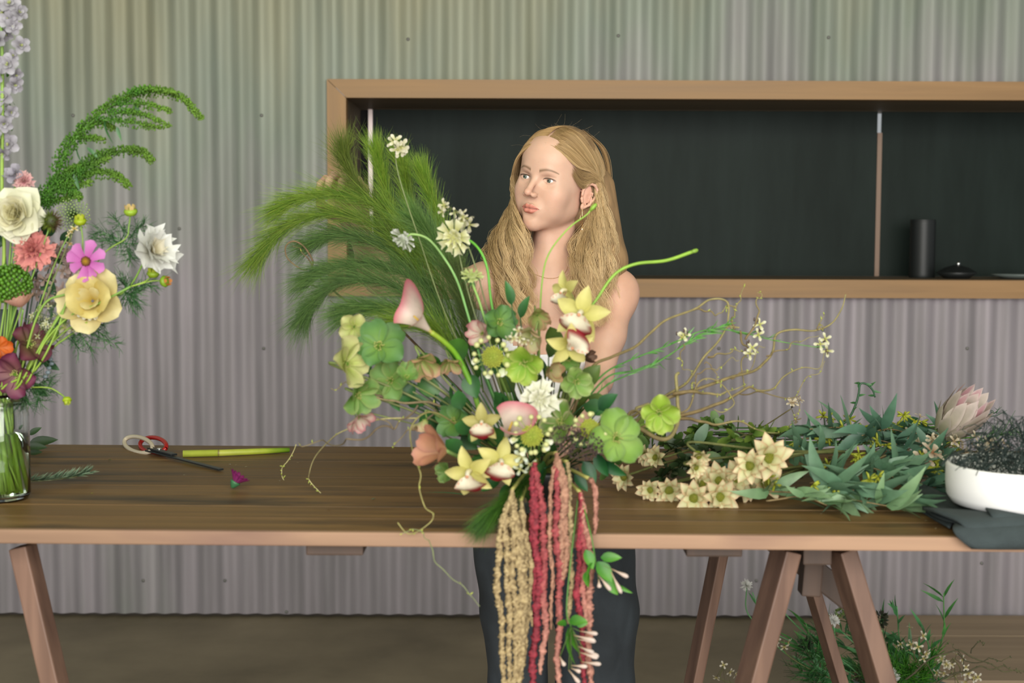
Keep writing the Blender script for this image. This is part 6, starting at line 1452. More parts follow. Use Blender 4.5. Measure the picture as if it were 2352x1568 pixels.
t, Fm, R0 = layered('parrot_tulip', 'big open butter yellow tulip with creamy petals', 214, 692, 142, (.05, -1, .2), [(5, 1.0, 1.0, .5, .1, .4, .08, 0, 0), (4, .9, .95, .95, .5, .5, .06, .04, 1), (4, .6, .45, 1.1, .9, .3, .04, .08, 0)], [(S(200, 168, 60), S(238, 226, 170)), (S(206, 176, 70), S(236, 220, 150))], ruffle=.08, stem_pts=[(200, 740), (120, 800), (50, 880)], Yo=-.01)
me = petal_me('ptw', L=R0 * .6, W=R0 * .22, a0=.9, a1=.0, cup=.3, shape='spoon', c0=S(220, 206, 150), c1=S(240, 238, 220))
for k in range(7): obj('inner_petal', me, m_petal, t, Fm @ Matrix.Rotation(3.2 + k * .3, 4, 'Z') @ Matrix.Translation((R0 * .15, 0, R0 * .1)), label='narrow white inner petal')
layered('ranunculus', 'salmon ranunculus seen from the side at the jar side', 50, 704, 94, (-.3, -.25, .9), [(7, .8, .7, .5, .9, .4, .1, 0, 0), (6, .62, .6, .9, 1.2, .4, .08, .04, 0), (5, .42, .5, 1.3, 1.5, .4, .05, .08, 1)], [(S(226, 170, 150), S(236, 186, 166)), (S(220, 150, 130), S(230, 170, 150))], ruffle=.04, stem_pts=[(42, 780), (20, 860)], Yo=-.03)
# burgundy hellebores
BU = (S(120, 110, 60), S(120, 44, 76), S(96, 34, 60))
def jhell(px, py, sz, fc, cl, lab, **k):
    q = jroot(); hellebore(px, py, JY - .02, sz, fc, cl, lab, [*path3([((px + 10) / 2, py + 60)], JY), *q], group='burgundy hellebores in the jar', **k)
jhell(66, 792, 84, (.5, -.7, .3), BU, 'upper burgundy hellebore seen sideways with a green heart'); jhell(38, 858, 90, (-.1, -1, -.1), (S(150, 110, 96), S(134, 44, 90), S(96, 30, 66)), 'lower burgundy hellebore facing out just above the jar rim')
hellebore(-2, 798, JY - .03, 46, (.3, -1, 0), (S(206, 110, 30), S(226, 110, 30), S(206, 90, 20)), 'bit of a vivid orange flower at the very edge of the photo', [*jroot()], group=None, name='marigold', centre=False)
# balls and umbels
p = at(26, 652, JY - .02); t = thing('viburnum_ball', 'round cluster of tight green berries beside the salmon ranunculus', 'foliage', p); mb = MB(); R0 = 44 * pxs(JY)
for i in range(230):
    a = i * 2.39996; z = 1 - 2 * (i + .5) / 230; r = math.sqrt(1 - z * z); q = np.array(p) + np.array((r * math.cos(a), r * math.sin(a), z)) * R0 * ru(.86, 1.02); mb.add(*blob(q, .0034, np.array(S(96, 150, 34)) * ru(.65, 1.2), 6, 5))
obj('berries', mb.mesh('berries'), m_leaf, t, kind='stuff'); jstem(t, p, .002, SG)
p = at(166, 492, JY - .01); t = thing('lace_umbel', 'pale green lace umbel between the panicles and the pink cosmos', 'flower', p); Fm = frame(p, (.15, -1, .1)); mb = MB(); R0 = 40 * pxs(JY)
for i in range(110):
    u = math.sqrt((i + .5) / 110); a = i * 2.39996; q = (u * R0 * math.cos(a), u * R0 * math.sin(a), -.3 * R0 * u * u); mb.add(*blob(q, (R0 * .055, R0 * .055, R0 * .03), np.array(S(160, 184, 110)) * ru(.8, 1.15), 6, 4)); mb.add(*tube([(0, 0, -R0 * .7), q], .0003, S(90, 130, 60), 3))
obj('florets', mb.mesh('florets'), m_petal, t, Fm, kind='stuff'); jstem(t, np.array(p) + (0, .02, -.01), .0018, SG, [(120, 620), (40, 850)])
p = at(118, 508, JY - .03); t = thing('spiky_seed_head', 'mossy green and brown spiky seed head tucked beside the rose', 'flower', p); mb = MB(); R0 = 27 * pxs(JY)
for i in range(260):
    d = R7.randn(3); d /= np.linalg.norm(d); c = np.array(S(120, 140, 30)) if d[0] < .2 else np.array(S(110, 84, 56)); mb.add(*tube([np.array(p) + d * R0 * .4, np.array(p) + d * R0 * ru(.8, 1.1)], [.0007, .0002], c * ru(.6, 1.2), 3))
mb.add(*blob(p, R0 * .6, S(70, 80, 30), 8, 6)); obj('spikes', mb.mesh('spikes'), m_leaf, t, kind='stuff'); jstem(t, p, .0018, SG)
# dusky hydrangea
p = at(128, 628, JY + .03); t = thing('hydrangea', 'dusty mauve-beige hydrangea head behind the magenta cosmos', 'flower', p)
for i in range(34):
    a, u = ru(0, 6.28), math.sqrt(ru(0, 1)); q = np.array(at(128 + 60 * u * math.cos(a), 632 + 70 * u * math.sin(a), JY + .025 + ru(-.015, .015))); mb = MB(); blossom4(mb, q, (ru(-.5, .5), -1, ru(-.5, .5)), .0125, np.array(S(176, 152, 148)) * ru(.8, 1.15), S(150, 130, 110)); 
    obj('floret', mb.mesh('floret'), m_petal, t)
jstem(t, p, .002, SG)
# buds and tiny flowers
def bud(px, py, s, label, cup, tip, pts, face=(0, -.3, 1), group='small flower buds round the jar'):
    p = at(px, py, JY - .015); t = thing('flower_bud', label, 'bud', p, group); R0 = s * pxs(JY) * .5; Fm = frame(p, face)
    mb = MB(); mb.add(*lathe([(.0001, -R0 * .7), (R0 * .7, -R0 * .5), (R0, 0), (R0 * .9, R0 * .3), (R0 * .4, R0 * .5), (.0001, R0 * .55)], 12, cup)); obj('calyx', mb.mesh('calyx'), m_leaf, t, Fm)
    me = petal_me(('bd', s, tip), L=R0 * 1.0, W=R0 * .7, a0=1.2, a1=1.7, cup=.3, shape='round', c0=tip, c1=tip, nu=4, nv=3); ring(t, Fm, 6, me, m_petal, r0=R0 * .55)
    stem(t, [np.array(p)] + path3(pts, JY - .01), .0012, SG)
bud(300, 486, 32, 'peach-tipped bud standing highest above the white cosmos', S(150, 180, 50), S(226, 196, 130), [(296, 520), (288, 548), (236, 585), (180, 680), (100, 800), (30, 900)])
bud(184, 508, 30, 'yellow-green open bud on the lace umbel side', S(170, 190, 30), S(200, 210, 60), [(190, 560), (180, 640), (100, 780), (30, 900)])
bud(352, 628, 30, 'lime bud hanging below the white cosmos', S(150, 180, 40), S(190, 200, 60), [(335, 645), (300, 658)]); bud(378, 646, 28, 'lime bud with an orange tip, outermost of the small buds', S(140, 180, 40), S(214, 140, 70), [(350, 645), (300, 658)], (1, -.4, .2))
bud(154, 918, 22, 'single lime bud on a thread of stem beside the jar shoulder', S(176, 200, 30), S(190, 206, 60), [(140, 905), (110, 890), (50, 890)], (.2, -.4, -1))
bud(198, 740, 30, 'yellow-green bud below the butter yellow tulip', S(150, 170, 40), S(150, 120, 40), [(150, 760), (80, 830), (30, 900)])
for (x, y) in ((154, 534), (170, 534), (174, 548)):
    pass
spray('three tiny yellow-eyed daisies under the lace umbel', (165, 540, JY - .02), [(140, 600, JY), (60, 800, JY), *jroot()], 4, .008, .0065, S(236, 232, 210), group=None, cc=S(220, 180, 60))
spray('pale green lacy blossoms between ranunculus and yellow tulip', (100, 742, JY - .01), [(80, 800, JY), *jroot()], 26, .015, .005, S(206, 210, 186), group=None)
spray('faded white bloom hanging under the yellow tulip', (152, 762, JY), [(120, 800, JY), *jroot()], 4, .009, .011, S(190, 182, 180), group=None)
# thready cosmos foliage
def threads(label, base, tips, seed, col=(S(60, 110, 60), S(96, 146, 84)), L=.034, n=5, Y=JY, group='thready cosmos foliage round the jar', w=.00055):
    b = np.array(at(*base, Y)) if len(base) == 2 else np.array(at(*base)); t = thing('thread_foliage', label, 'foliage', b, group); R = np.random.RandomState(seed); mb = MB()
    for tp in tips:
        P = smooth_path([b, (b + np.array(at(*tp, Y))) / 2 + R.randn(3) * .004, np.array(at(*tp, Y))], 8); mb.add(*tube(P, [.0009, .0004], col, 4))
        for k in range(3, len(P), 2):
            d0 = P[k] - P[k - 1]; d0 /= np.linalg.norm(d0)
            for j in range(n):
                d = d0 * .8 + R.randn(3) * (.75, .4, .75); d /= np.linalg.norm(d); l = L * R.uniform(.3, 1); q = P[k]
                mb.add(*tube([q, q + d * l * .5 + R.randn(3) * l * .06, q + d * l + R.randn(3) * l * .14], [w, w, w * .35], np.array(col[j % 2]) * R.uniform(.7, 1.2), 3))
                q2 = q + d * l * .5; d2 = d + R.randn(3) * .6; d2 /= np.linalg.norm(d2); mb.add(*tube([q2, q2 + d2 * l * .45], [w * .9, w * .3], np.array(col[0]), 3))
    obj('threads', mb.mesh('threads'), m_leaf, t, kind='stuff')
threads('thready foliage below the highest peach-tipped bud', (290, 560), [(230, 530), (330, 520), (340, 555), (262, 500), (220, 545), (300, 600)], 1)
threads('thready foliage between white cosmos and yellow tulip', (285, 668), [(330, 660), (310, 690), (280, 640), (350, 650), (300, 700)], 2)
threads('thready foliage hanging below the yellow tulip', (170, 745), [(240, 745), (270, 790), (210, 800), (235, 770), (180, 800)], 3, L=.03)
threads('thready foliage spilling over the jar shoulder', (60, 885), [(110, 870), (90, 920), (70, 930), (115, 890), (40, 930), (30, 900), (85, 860)], 4, L=.03)
threads('thready foliage among the stems over the ranunculus', (110, 790), [(120, 700), (90, 740), (140, 740), (150, 690), (100, 830), (60, 860)], 5, L=.026)
for (lab, pts) in (('long green stem crossing in front of the yellow tulip', [(300, 658), (220, 700), (160, 726), (100, 790), (60, 880)]), ('green stem bowing left of the yellow tulip', [(165, 660), (150, 700), (130, 760), (80, 850)]), ('looping green stem before the salmon ranunculus', [(150, 676), (110, 690), (84, 730), (62, 800), (40, 880)]), ('straight green stem rising behind the cosmos', [(190, 640), (140, 720), (90, 800), (40, 890)])):
    t = thing('flower_stalk', lab, 'stem', at(*pts[0], JY - .03), 'bare stems in the jar'); stem(t, path3(pts, JY - .03) + jroot(), .0018, SG)
for i in range(9):
    t = thing('jar_stalk', None, 'stem', jc + Vector((0, 0, .1)), 'cut stem ends standing in the jar water'); t['label'] = 'cut green stem end seen through the jar water'
    m_, b_ = jroot(); b_ = np.array(jc) + (JR * ru(-.2, .75), ru(-.5, .5) * JR, .012); stem(t, [m_, b_], ru(.0025, .0042), [S(130, 160, 60), S(160, 196, 60)], steps=3)
# string of bead leaves and the dark bottle behind
t = thing('bead_vine', 'hanging string of small blue-green bead leaves beside the burgundy flowers', 'vine', at(108, 770, JY)); P = smooth_path(path3([(90, 760), (106, 780), (118, 810), (114, 840), (106, 870)], JY), 6)
mb = MB(); mb.add(*tube(P, .0006, S(90, 110, 110), 4)); obj('stem', mb.mesh('stem'), m_stem, t)
for k in range(1, len(P), 2): mb = MB(); mb.add(*blob(P[k] + (ru(-.003, .003), 0, 0), (.0045, .002, .0032), S(120, 134, 140), 8, 6)); obj('leaf', mb.mesh('leaf'), m_leaf, t)
by = 2.62; pb = at(4, 1080, by); t = thing('slate_vase', 'dark slate-blue vase standing behind the jar and flowers', 'vase', (pb.x, by, TH)); h1 = at(0, 712, by).z - TH; r = 44 * pxs(by)
mb = MB(); mb.add(*lathe([(.0001, .0005), (r * .8, .0005), (r * .86, h1 * .3), (r * .8, h1 * .8), (r * .85, h1 * .81), (r, h1 * .82), (r, h1), (r * .93, h1), (r * .9, h1 * .85), (.0001, h1 * .83)], 36, (0, 0, 0)), Matrix.Translation((pb.x, by, TH))); obj('body', mb.mesh('body'), mat('slate_glaze', (.045, .055, .065), .5), t)
# dark broad leaves lying behind the jar
t = thing('leaf_branch', 'dark glossy broad leaves lying on the table behind the jar', 'foliage', on(60, 1020, TH + .01)); MD = (S(34, 60, 28), S(56, 86, 44))
for (x, y, dx, dz, L, W) in ((66, 1018, 1, .12, 68, 26), (66, 998, .8, .45, 36, 16), (66, 1040, .9, .05, 30, 14), (58, 1025, .8, -.05, 50, 20)):
    leaf_on(t, on(x, y, TH + .012), (dx, .1, dz), L * pxs(2.9), W * pxs(2.9), MD[0], MD[1], 'point', .1, -.1, .3, 1.1, nv=5)
stem(t, [on(20, 1030, TH + .01), on(70, 1022, TH + .012)], .002, S(60, 80, 40))
# rosemary sprig
t = thing('rosemary_sprig', 'rosemary sprig lying on the planks beside the jar', 'herb', on(80, 1098, TH + .006)); P = smooth_path([on(60, 1106, TH + .010), on(120, 1102, TH + .011), (on(170, 1095, TH + .012)), on(205, 1088, TH + .013)], 10)
mb = MB(); mb.add(*tube(P, [.0014, .0008], S(110, 110, 70), 5)); obj('stem', mb.mesh('stem'), m_stem, t)
k = 0
for i in range(1, len(P) - 1):
    for sd in (-1, 1, 1, -1, 1):
        T_ = Vector(P[i + 1] - P[i]).normalized(); d = T_ + Vector((0, sd * .7 * ru(.5, 1.1), ru(-.1, 1.5)))
        leaf_on(t, Vector(P[i]), d, .0215, .0040, S(70, 104, 74), S(160, 180, 150), 'lance', .1, -.1, .5, ru(-.5, .5), name='needle', nu=4)
# scissors
def handle_loop(c, ax_a, ax_b, r, col, name, t, label):
    P = [np.array(c) + np.array(ax_a) * math.cos(a) + np.array(ax_b) * math.sin(a) for a in np.linspace(0, 2 * PI, 29)[:-1]]; P.append(P[0])
    mb = MB(); mb.add(*tube(P, r, col, 8, cap=False)); return obj(name, mb.mesh(name), mat('enamel_' + label.split()[0], None, .25), t, label=label)
zc = TH + .012
a = on(350, 1030, zc); t = thing('scissors', 'florist scissors with one white and one red handle loop', 'scissors', on(352, 1036, TH))
hw = on(315, 1021, zc); hr = on(358, 1020, zc + .004)
wa = (on(350, 1030, zc) - on(286, 1012, zc)) / 2; wc = (on(350, 1030, zc) + on(286, 1012, zc)) / 2
handle_loop(wc, tuple(wa), (.0, .020, .012), .0046, S(214, 200, 176), 'handle', t, 'white coated handle')
ra_ = (on(380, 1030, zc) - on(324, 1014, zc)) / 2; rc = (on(380, 1030, zc) + on(324, 1014, zc)) / 2
handle_loop(rc, tuple(ra_), (.006, .016, .012), .0046, S(176, 24, 24), 'handle', t, 'red coated handle')
m_blade = mat('blued_steel', (.028, .032, .034), .35, .6)
pA = on(338, 1034, TH + .008); piv = on(366, 1036, TH + .009)
obj('blade', beam_mesh('blade', pA, on(508, 1078, TH + .004), .011, .003, Vector((0, 0, 1)), .0008), m_blade, t)
obj('blade', beam_mesh('blade', on(345, 1029, TH + .012), on(400, 1044, TH + .010), .014, .004, Vector((0, 0, 1)), .0008), m_blade, t)
mb = MB(); mb.add(*blob(piv + Vector((0, 0, .005)), (.005, .005, .0025), (1, 1, 1), 12, 8)); obj('pivot', mb.mesh('pivot'), mat('polished_steel', None, .2, 1.0), t)
# cut lime stem
t = thing('cut_stalk', 'thick lime green cut stem lying on the planks by the scissors', 'stem', on(540, 1040, TH)); P = [on(420, 1042, TH + .0075), on(500, 1040, TH + .0075), on(502, 1040, TH + .0075), on(505, 1040, TH + .0075), on(600, 1036, TH + .0065), on(664, 1033, TH + .0055)]
mb = MB(); mb.add(*tube(P, [.0072, .0070, .0074, .0068, .0062, .0048], [S(176, 186, 70), S(160, 170, 50), S(110, 90, 50), S(186, 190, 76), S(176, 190, 60), S(120, 170, 30)], 12)); obj('stem', mb.mesh('stem'), m_stem, t)
# purple daisy head
p = on(540, 1108, TH + .012); t = thing('daisy_head', 'cut magenta daisy head lying on its side on the planks', 'flower', p); Fm = frame(p, (.45, .1, .75)); R0 = .022
me = petal_me('dz', L=R0, W=R0 * .42, a0=.95, a1=.7, cup=.3, shape='spoon', c0=S(150, 60, 110), c1=S(166, 40, 130), edge=S(110, 16, 80), nu=5); ring(t, Fm, 13, me, m_petal, r0=R0 * .22)
mb = MB(); mb.add(*lathe([(.0001, -R0 * .5), (R0 * .15, -R0 * .45), (R0 * .4, -R0 * .05), (R0 * .42, R0 * .1), (.0001, R0 * .1)], 12, S(70, 130, 84))); obj('calyx', mb.mesh('calyx'), m_leaf, t, Fm)
# crumbs of petals and leaf on the boards
k = 0
for (x, y, s, c, lab) in ((525, 1066, 5, S(226, 220, 214), 'pale petal fragment above the magenta daisy head'), (540, 1068, 4, S(190, 180, 140), 'thin straw-coloured fragment above the daisy head'), (562, 1072, 5, S(206, 196, 150), 'straw-coloured fragment just past the daisy head'), (248, 1056, 7, S(70, 120, 40), 'green leaf fragment'), (317, 1067, 3, S(120, 160, 60), 'green crumb'), (420, 1091, 4, S(206, 200, 170), 'pale crumb in front of the scissor blade'), (681, 1062, 5, S(206, 190, 150), 'curved straw-coloured fragment past the cut stem tip'), (853, 1147, 8, S(120, 140, 110), 'grey-green leaf fragment'), (752, 1171, 5, S(130, 90, 60), 'brown fragment'), (315, 1111, 3, S(150, 130, 90), 'brown crumb'), (209, 1133, 4, S(180, 190, 60), 'yellow-green crumb'), (640, 1104, 3, S(226, 226, 216), 'white crumb'), (1445, 1117, 5, S(226, 220, 200), 'white petal fragment'), (1884, 1180, 3, S(200, 190, 160), 'pale crumb before the gum leaves'), (2125, 1196, 4, S(206, 190, 150), 'pale crumb beside the cloth corner'), (2148, 1214, 4, S(206, 190, 150), 'pale crumb nearest the cloth fold')):
    q = on(x, y, TH + .0008); mb = MB(); V, F, C = petal(L=s * .0012, W=s * .0007, a0=.3, a1=-.2, cup=.3, shape='point', c0=c, c1=c, nu=4, nv=3); mb.add(V, F, C, along(q, (1, ru(-1, 1), 0)))
    o = obj('plant_fragment', mb.mesh('plant_fragment'), m_petal); tag(o, lab + ' lying loose on the table planks', 'debris', 'plant crumbs scattered on the table')

for lab, base, lv in (('dark leaves between the rose and the coral carnation', (40, 900, JY + .03), [(100, 540, .5, .5, 60, 36), (20, 610, -.2, -1, 60, 40), (120, 590, .8, -.3, 50, 30), (90, 520, -.3, .8, 50, 30), (10, 560, -.6, .2, 60, 40), (140, 560, .6, .6, 50, 26), (100, 640, .5, -.7, 56, 34)]),
                      ('green leaves low among the jar stems above the rim', (30, 920, JY + .02), [(60, 760, .5, -.5, 50, 22), (100, 830, .7, -.3, 46, 20), (30, 840, -.4, -.7, 50, 26), (20, 760, .2, .9, 56, 30), (80, 880, .6, -.6, 46, 20), (10, 900, -.2, -.9, 50, 24), (70, 660, .4, .8, 50, 26)])):
    leafy(lab, base, lv, group='leaves among the jar flowers', cols=(S(36, 70, 40), S(56, 100, 56)), Y=JY + .03)
# ---------------------------------------------------------------- cut bunches lying at the right
# cone flowers (photo px, height above table, size, facing)
CF = [(1762, 1052, .085, 74, (.15, -1, .2)), (1724, 1070, .075, 62, (-.35, -.9, .2)), (1602, 1044, .090, 44, (.2, -.8, -.6)), (1596, 1072, .070, 40, (.3, -.9, -.1)), (1436, 1093, .030, 50, (-.6, -.8, -.05)), (1494, 1124, .018, 42, (-.4, -1, .0)), (1536, 1124, .018, 56, (.0, -1, -.1)), (1594, 1142, .014, 60, (-.15, -1, .0)), (1652, 1140, .016, 64, (.1, -1, .05)), (1652, 1104, .036, 60, (-.2, -.9, .25)), (1610, 1112, .030, 50, (.3, -.9, .2)), (1690, 1098, .040, 56, (-.1, -1, .1)), (1758, 1110, .034, 60, (.2, -1, .3)), (1712, 1118, .024, 48, (.3, -1, .1)), (1698, 1078, .055, 34, (-.3, -1, .2)), (1508, 1050, .050, 42, (-.5, -.7, .1)), (1484, 1044, .052, 36, (-.7, -.7, .1))]
LBL = ['largest cone flower, standing highest beside the eucalyptus', 'second largest cone flower touching the highest one', 'cone flower nodding from the willow twig above the dark gap', 'small half-hidden cone flower just under the nodding one', 'cone flower furthest towards the bouquet with orange edges', 'small round cone flower at the near end of the front row', 'cone flower second in the front row, bracts swept sideways', 'third cone flower of the front row, round green centre', 'fourth cone flower of the front row beside the eucalyptus leaf', 'cone flower behind the fourth front one, facing up', 'cone flower peeping between the third and fourth front ones', 'cone flower in the middle of the second row', 'cone flower with a drooping skirt by the yellow gum buds', 'cone flower low between the second row and the leaf', 'little red-tipped cone flower bud in the leaves', 'narrow yellowing cone flower back by the table edge', 'slim pale cone flower bud at the back of the bunch']
def ontab(px, py, h): return on(px, py, TH + h)
for (x, y, h, sz, fc), lab in zip(CF, LBL):
    p = ontab(x, y, h); sc_ = sz * p.y / FPX * .5
    tip = p + Vector((ru(.15, .28), ru(.12, .28), -h * .3 + .015)); tip.z = max(tip.z, TH + .01)
    pointy_bloom(x, y, p.y, sz * 1.25, fc, 'pale yellow ' + lab, ru(0, 1), 9, 'cone flowers lying on the table', pos=p, stem_to=[(p + tip) / 2 + Vector((0, 0, .004)), tip])
def green_sprig(label, base, tip, h0, h1, n, L, W, cols, seed, shape='round', group='leafy green branches lying on the table', name='leafy_branch', stemcol=S(90, 84, 50), sag=.0, spread=1.0, upbias=.25, r=.0018, cup=.2):
    """a cut branch lying on the table; h = height over the table at its two ends"""
    R = np.random.RandomState(seed); a = np.array(ontab(*base, h0)); b = np.array(ontab(*tip, h1)); m = (a + b) / 2 + (R.uniform(-.02, .02), R.uniform(-.02, .02), sag)
    P = smooth_path([a, m, b], 12); t = thing(name, label, 'foliage', a, group); mb = MB(); mb.add(*tube(P, [r, r * .5], stemcol, 5)); obj('stem', mb.mesh('stem'), m_bark, t)
    for i in range(n):
        k = R.uniform(.08, 1) * (len(P) - 1); k0 = min(int(k), len(P) - 2); q = P[k0] + (P[k0 + 1] - P[k0]) * (k - k0); d = (P[k0 + 1] - P[k0]); d /= np.linalg.norm(d)
        d = d * .55 + R.randn(3) * (.8, .55, .5) * spread + (0, 0, upbias); d /= np.linalg.norm(d)
        if q[2] + d[2] * L < TH + .004: d[2] = abs(d[2]) * .3 + .02
        l = round(L * R.choice([.7, .85, 1.0, 1.15]), 4)
        leaf_on(t, Vector(q), d, l, W * l / L, cols[0], cols[1], shape, R.choice([-.1, .15]), R.choice([-.5, -.15, .2]), cup, R.uniform(-1.6, 1.6), nu=6, nv=3, sick=0.0 if shape != 'lance' else float(R.choice([-.32, -.2, .22, .34])))
    return t
LG = (S(54, 86, 34), S(90, 122, 52)); LG2 = (S(70, 104, 36), S(124, 150, 60)); DG = (S(34, 52, 28), S(56, 76, 40))
k = 0
for (b_, tp, h0, h1, n, cl) in [((1420, 1060), (1620, 1010), .02, .06, 16, LG), ((1480, 1000), (1400, 1075), .05, .02, 13, LG), ((1540, 1010), (1460, 985), .06, .05, 13, LG2), ((1640, 1020), (1500, 1060), .05, .03, 18, DG), ((1700, 1030), (1560, 1075), .05, .02, 18, DG), ((1660, 1075), (1520, 1100), .02, .01, 16, DG), ((1720, 1000), (1600, 985), .07, .07, 16, LG), ((1800, 1000), (1680, 1010), .07, .08, 16, LG2), ((1760, 1100), (1630, 1100), .015, .012, 14, DG), ((1740, 1040), (1660, 1060), .04, .05, 14, LG), ((1620, 960 + 30), (1560, 1030), .06, .04, 14, LG2)]:
    k += 1
    green_sprig(['small-leaved branch under the willow twigs', 'branch poking out over the bare planks by the bouquet', 'branch with bright oval leaves at the back', 'dark branch in the shadow behind the front cone flowers', 'dark branch beneath the two largest cone flowers', 'dark branch low behind the front row of cone flowers', 'branch of oval leaves along the back table edge', 'bright-leaved branch behind the largest cone flower', 'dark branch pressed flat under the second row', 'branch between the largest cone flower and the dark gap', 'branch rising beneath the nodding cone flower'][k - 1], b_, tp, h0 + .005, h1 + .008, int(n * 1.8), .027, .015, cl, 100 + k, 'round', sag=.01)
# eucalyptus
EU = (S(84, 122, 92), S(120, 156, 124)); EU2 = (S(60, 96, 76), S(96, 134, 108)); EU3 = (S(100, 136, 92), S(140, 170, 126))
k = 0
ELAB = ['gum branch curving along the very front of the pile', 'gum branch with long sickle leaves over the dark cloth', 'gum branch low at the front beside the cone flowers', 'gum branch in the middle of the pile', 'gum branch with a leaf standing upright against the wall', 'gum branch whose leaves stand beside the green stems', 'gum branch at the back under the white blossoms', 'gum branch in the shadow beneath the protea', 'gum branch pointing at the white bowl', 'gum branch just behind the largest cone flower', 'gum branch across the top of the pile', 'gum branch with bluish leaves in the centre front', 'gum branch filling between centre and bowl', 'gum branch at the back of the dark cloth']
for (b_, tp, h0, h1, n, cl, L) in [((1760, 1150), (2060, 1165), .006, .006, 12, EU3, .085), ((1850, 1130), (2100, 1150), .02, .012, 13, EU, .09), ((1700, 1130), (1900, 1160), .012, .008, 9, EU3, .07), ((1900, 1080), (2060, 1100), .03, .03, 14, EU, .07), ((1960, 1010), (1860, 985), .06, .09, 10, EU, .08), ((2100, 1000), (1980, 1000), .06, .09, 10, EU2, .075), ((2200, 1010), (2050, 1010), .05, .05, 12, EU2, .07), ((2230, 1050), (2120, 1060), .03, .03, 11, EU2, .065), ((1950, 1090), (2150, 1090), .03, .03, 13, EU, .075), ((1900, 1040), (1800, 1060), .05, .04, 11, EU, .065), ((1820, 1010), (2060, 1020), .07, .06, 16, EU2, .07), ((1860, 1110), (2020, 1130), .02, .02, 12, EU, .075), ((2000, 1060), (2160, 1060), .045, .04, 13, EU2, .07), ((2040, 1110), (2150, 1120), .012, .012, 8, EU2, .06)]:
    k += 1
    t = green_sprig(ELAB[k - 1], b_, tp, h0 + .004, h1 + .008, int(n * 1.9), L * .92, L * .25, cl, 200 + k, 'lance', group='gum branches with sickle leaves', name='gum_branch', stemcol=S(140, 120, 80), sag=.012, spread=.75, upbias=.12, cup=.15)
    R = np.random.RandomState(300 + k); a = np.array(ontab(*b_, h0)); b = np.array(ontab(*tp, h1)); mb = MB()
    for i in range(3):
        q = a + (b - a) * R.rand() + (0, -.02, .022 + R.rand() * .02)
        for j in range(7): d = R.randn(3) * (1, .6, .8) + (0, 0, -.4); d /= np.linalg.norm(d); mb.add(*tube([q, q + d * .006, q + d * .011, q + d * .014], [.0005, .0022, .0020, .0004], S(170, 176, 50), 5))
        mb.add(*tube([q, q + (0, .02, -.01)], .0007, S(150, 130, 70), 4))
    obj('gum_buds', mb.mesh('gum_buds'), m_leaf, t, kind='stuff')
# three leaves that stand up clearly against the wall
t = thing('gum_sprig', 'gum sprig with one tall pointed leaf upright against the wall', 'foliage', ontab(1885, 1010, .06), 'upright gum sprigs at the back of the pile'); leaf_on(t, ontab(1890, 1018, .055), (-.05, -.1, 1), .082, .026, *EU, 'lance', .15, -.25, .2, 1.3)
leaf_on(t, ontab(1875, 1010, .05), (-.7, -.2, .5), .06, .02, *EU2, 'lance', .1, -.3, .2, 1.0)
t = thing('gum_sprig', 'gum sprig with two curved leaves upright nearer the protea', 'foliage', ontab(2020, 1000, .06), 'upright gum sprigs at the back of the pile'); leaf_on(t, ontab(2012, 998, .06), (.25, -.1, 1), .062, .02, *EU, 'lance', .3, -.5, .2, 1.4); leaf_on(t, ontab(2010, 998, .06), (-1, -.2, .1), .07, .02, *EU3, 'lance', .1, .3, .2, 1.2)
t = thing('gum_sprig', 'gum sprig with a broad leaf facing the willow twigs', 'foliage', ontab(1610, 1020, .06), 'upright gum sprigs at the back of the pile'); leaf_on(t, ontab(1598, 1022, .06), (.45, -.1, .9), .05, .022, S(96, 128, 100), S(130, 156, 130), 'point', .1, -.2, .2, 1.4); leaf_on(t, ontab(1650, 1035, .05), (.3, -.1, -.6), .04, .016, *EU2, 'lance', .1, -.2, .2, 1.3)
# long green stems bundle (tail of the bunch)
for i in range(16):
    y = 985 + i * 2.6; h = .055 - i * .0022; t = thing('green_rush', None, 'stem', ontab(1750, y, h), 'long green stems laid along the back of the pile'); t['label'] = 'long straight green stem laid along the back edge of the pile'
    a = ontab(1600 + ru(-30, 60), y + ru(-4, 6), h); b = ontab(2200 + ru(-60, 60), y - 12 + ru(-6, 6), h + ru(-.004, .008)); P = smooth_path([a, (a + b) / 2 + Vector((0, 0, ru(-.008, .012))), b], 8); c = [S(60, 100, 40), S(84, 130, 46), S(56, 66, 44)][i % 3]
    mb = MB(); mb.add(*tube(P, .0017, c, 5)); obj('stem', mb.mesh('stem'), m_stem, t)
t = thing('trailing_shoot', 'single dark green shoot rising from the pile and hooking over', 'vine', at(1930, 975, 2.75)); P = smooth_path(path3([(1930, 978), (1950, 960), (1965, 930), (1972, 905), (1976, 882), (1990, 882), (2004, 895), (2010, 912)], 2.75), 6); mb = MB(); mb.add(*tube(P, [.0026, .0016], S(40, 84, 50), 6)); obj('stem', mb.mesh('stem'), m_stem, t)
for j in range(5, len(P), 4): leaf_on(t, Vector(P[j]), (ru(-1, 1), -.2, ru(-.2, .8)), .016, .005, S(50, 100, 60), S(80, 130, 70), 'lance', roll=1.2)
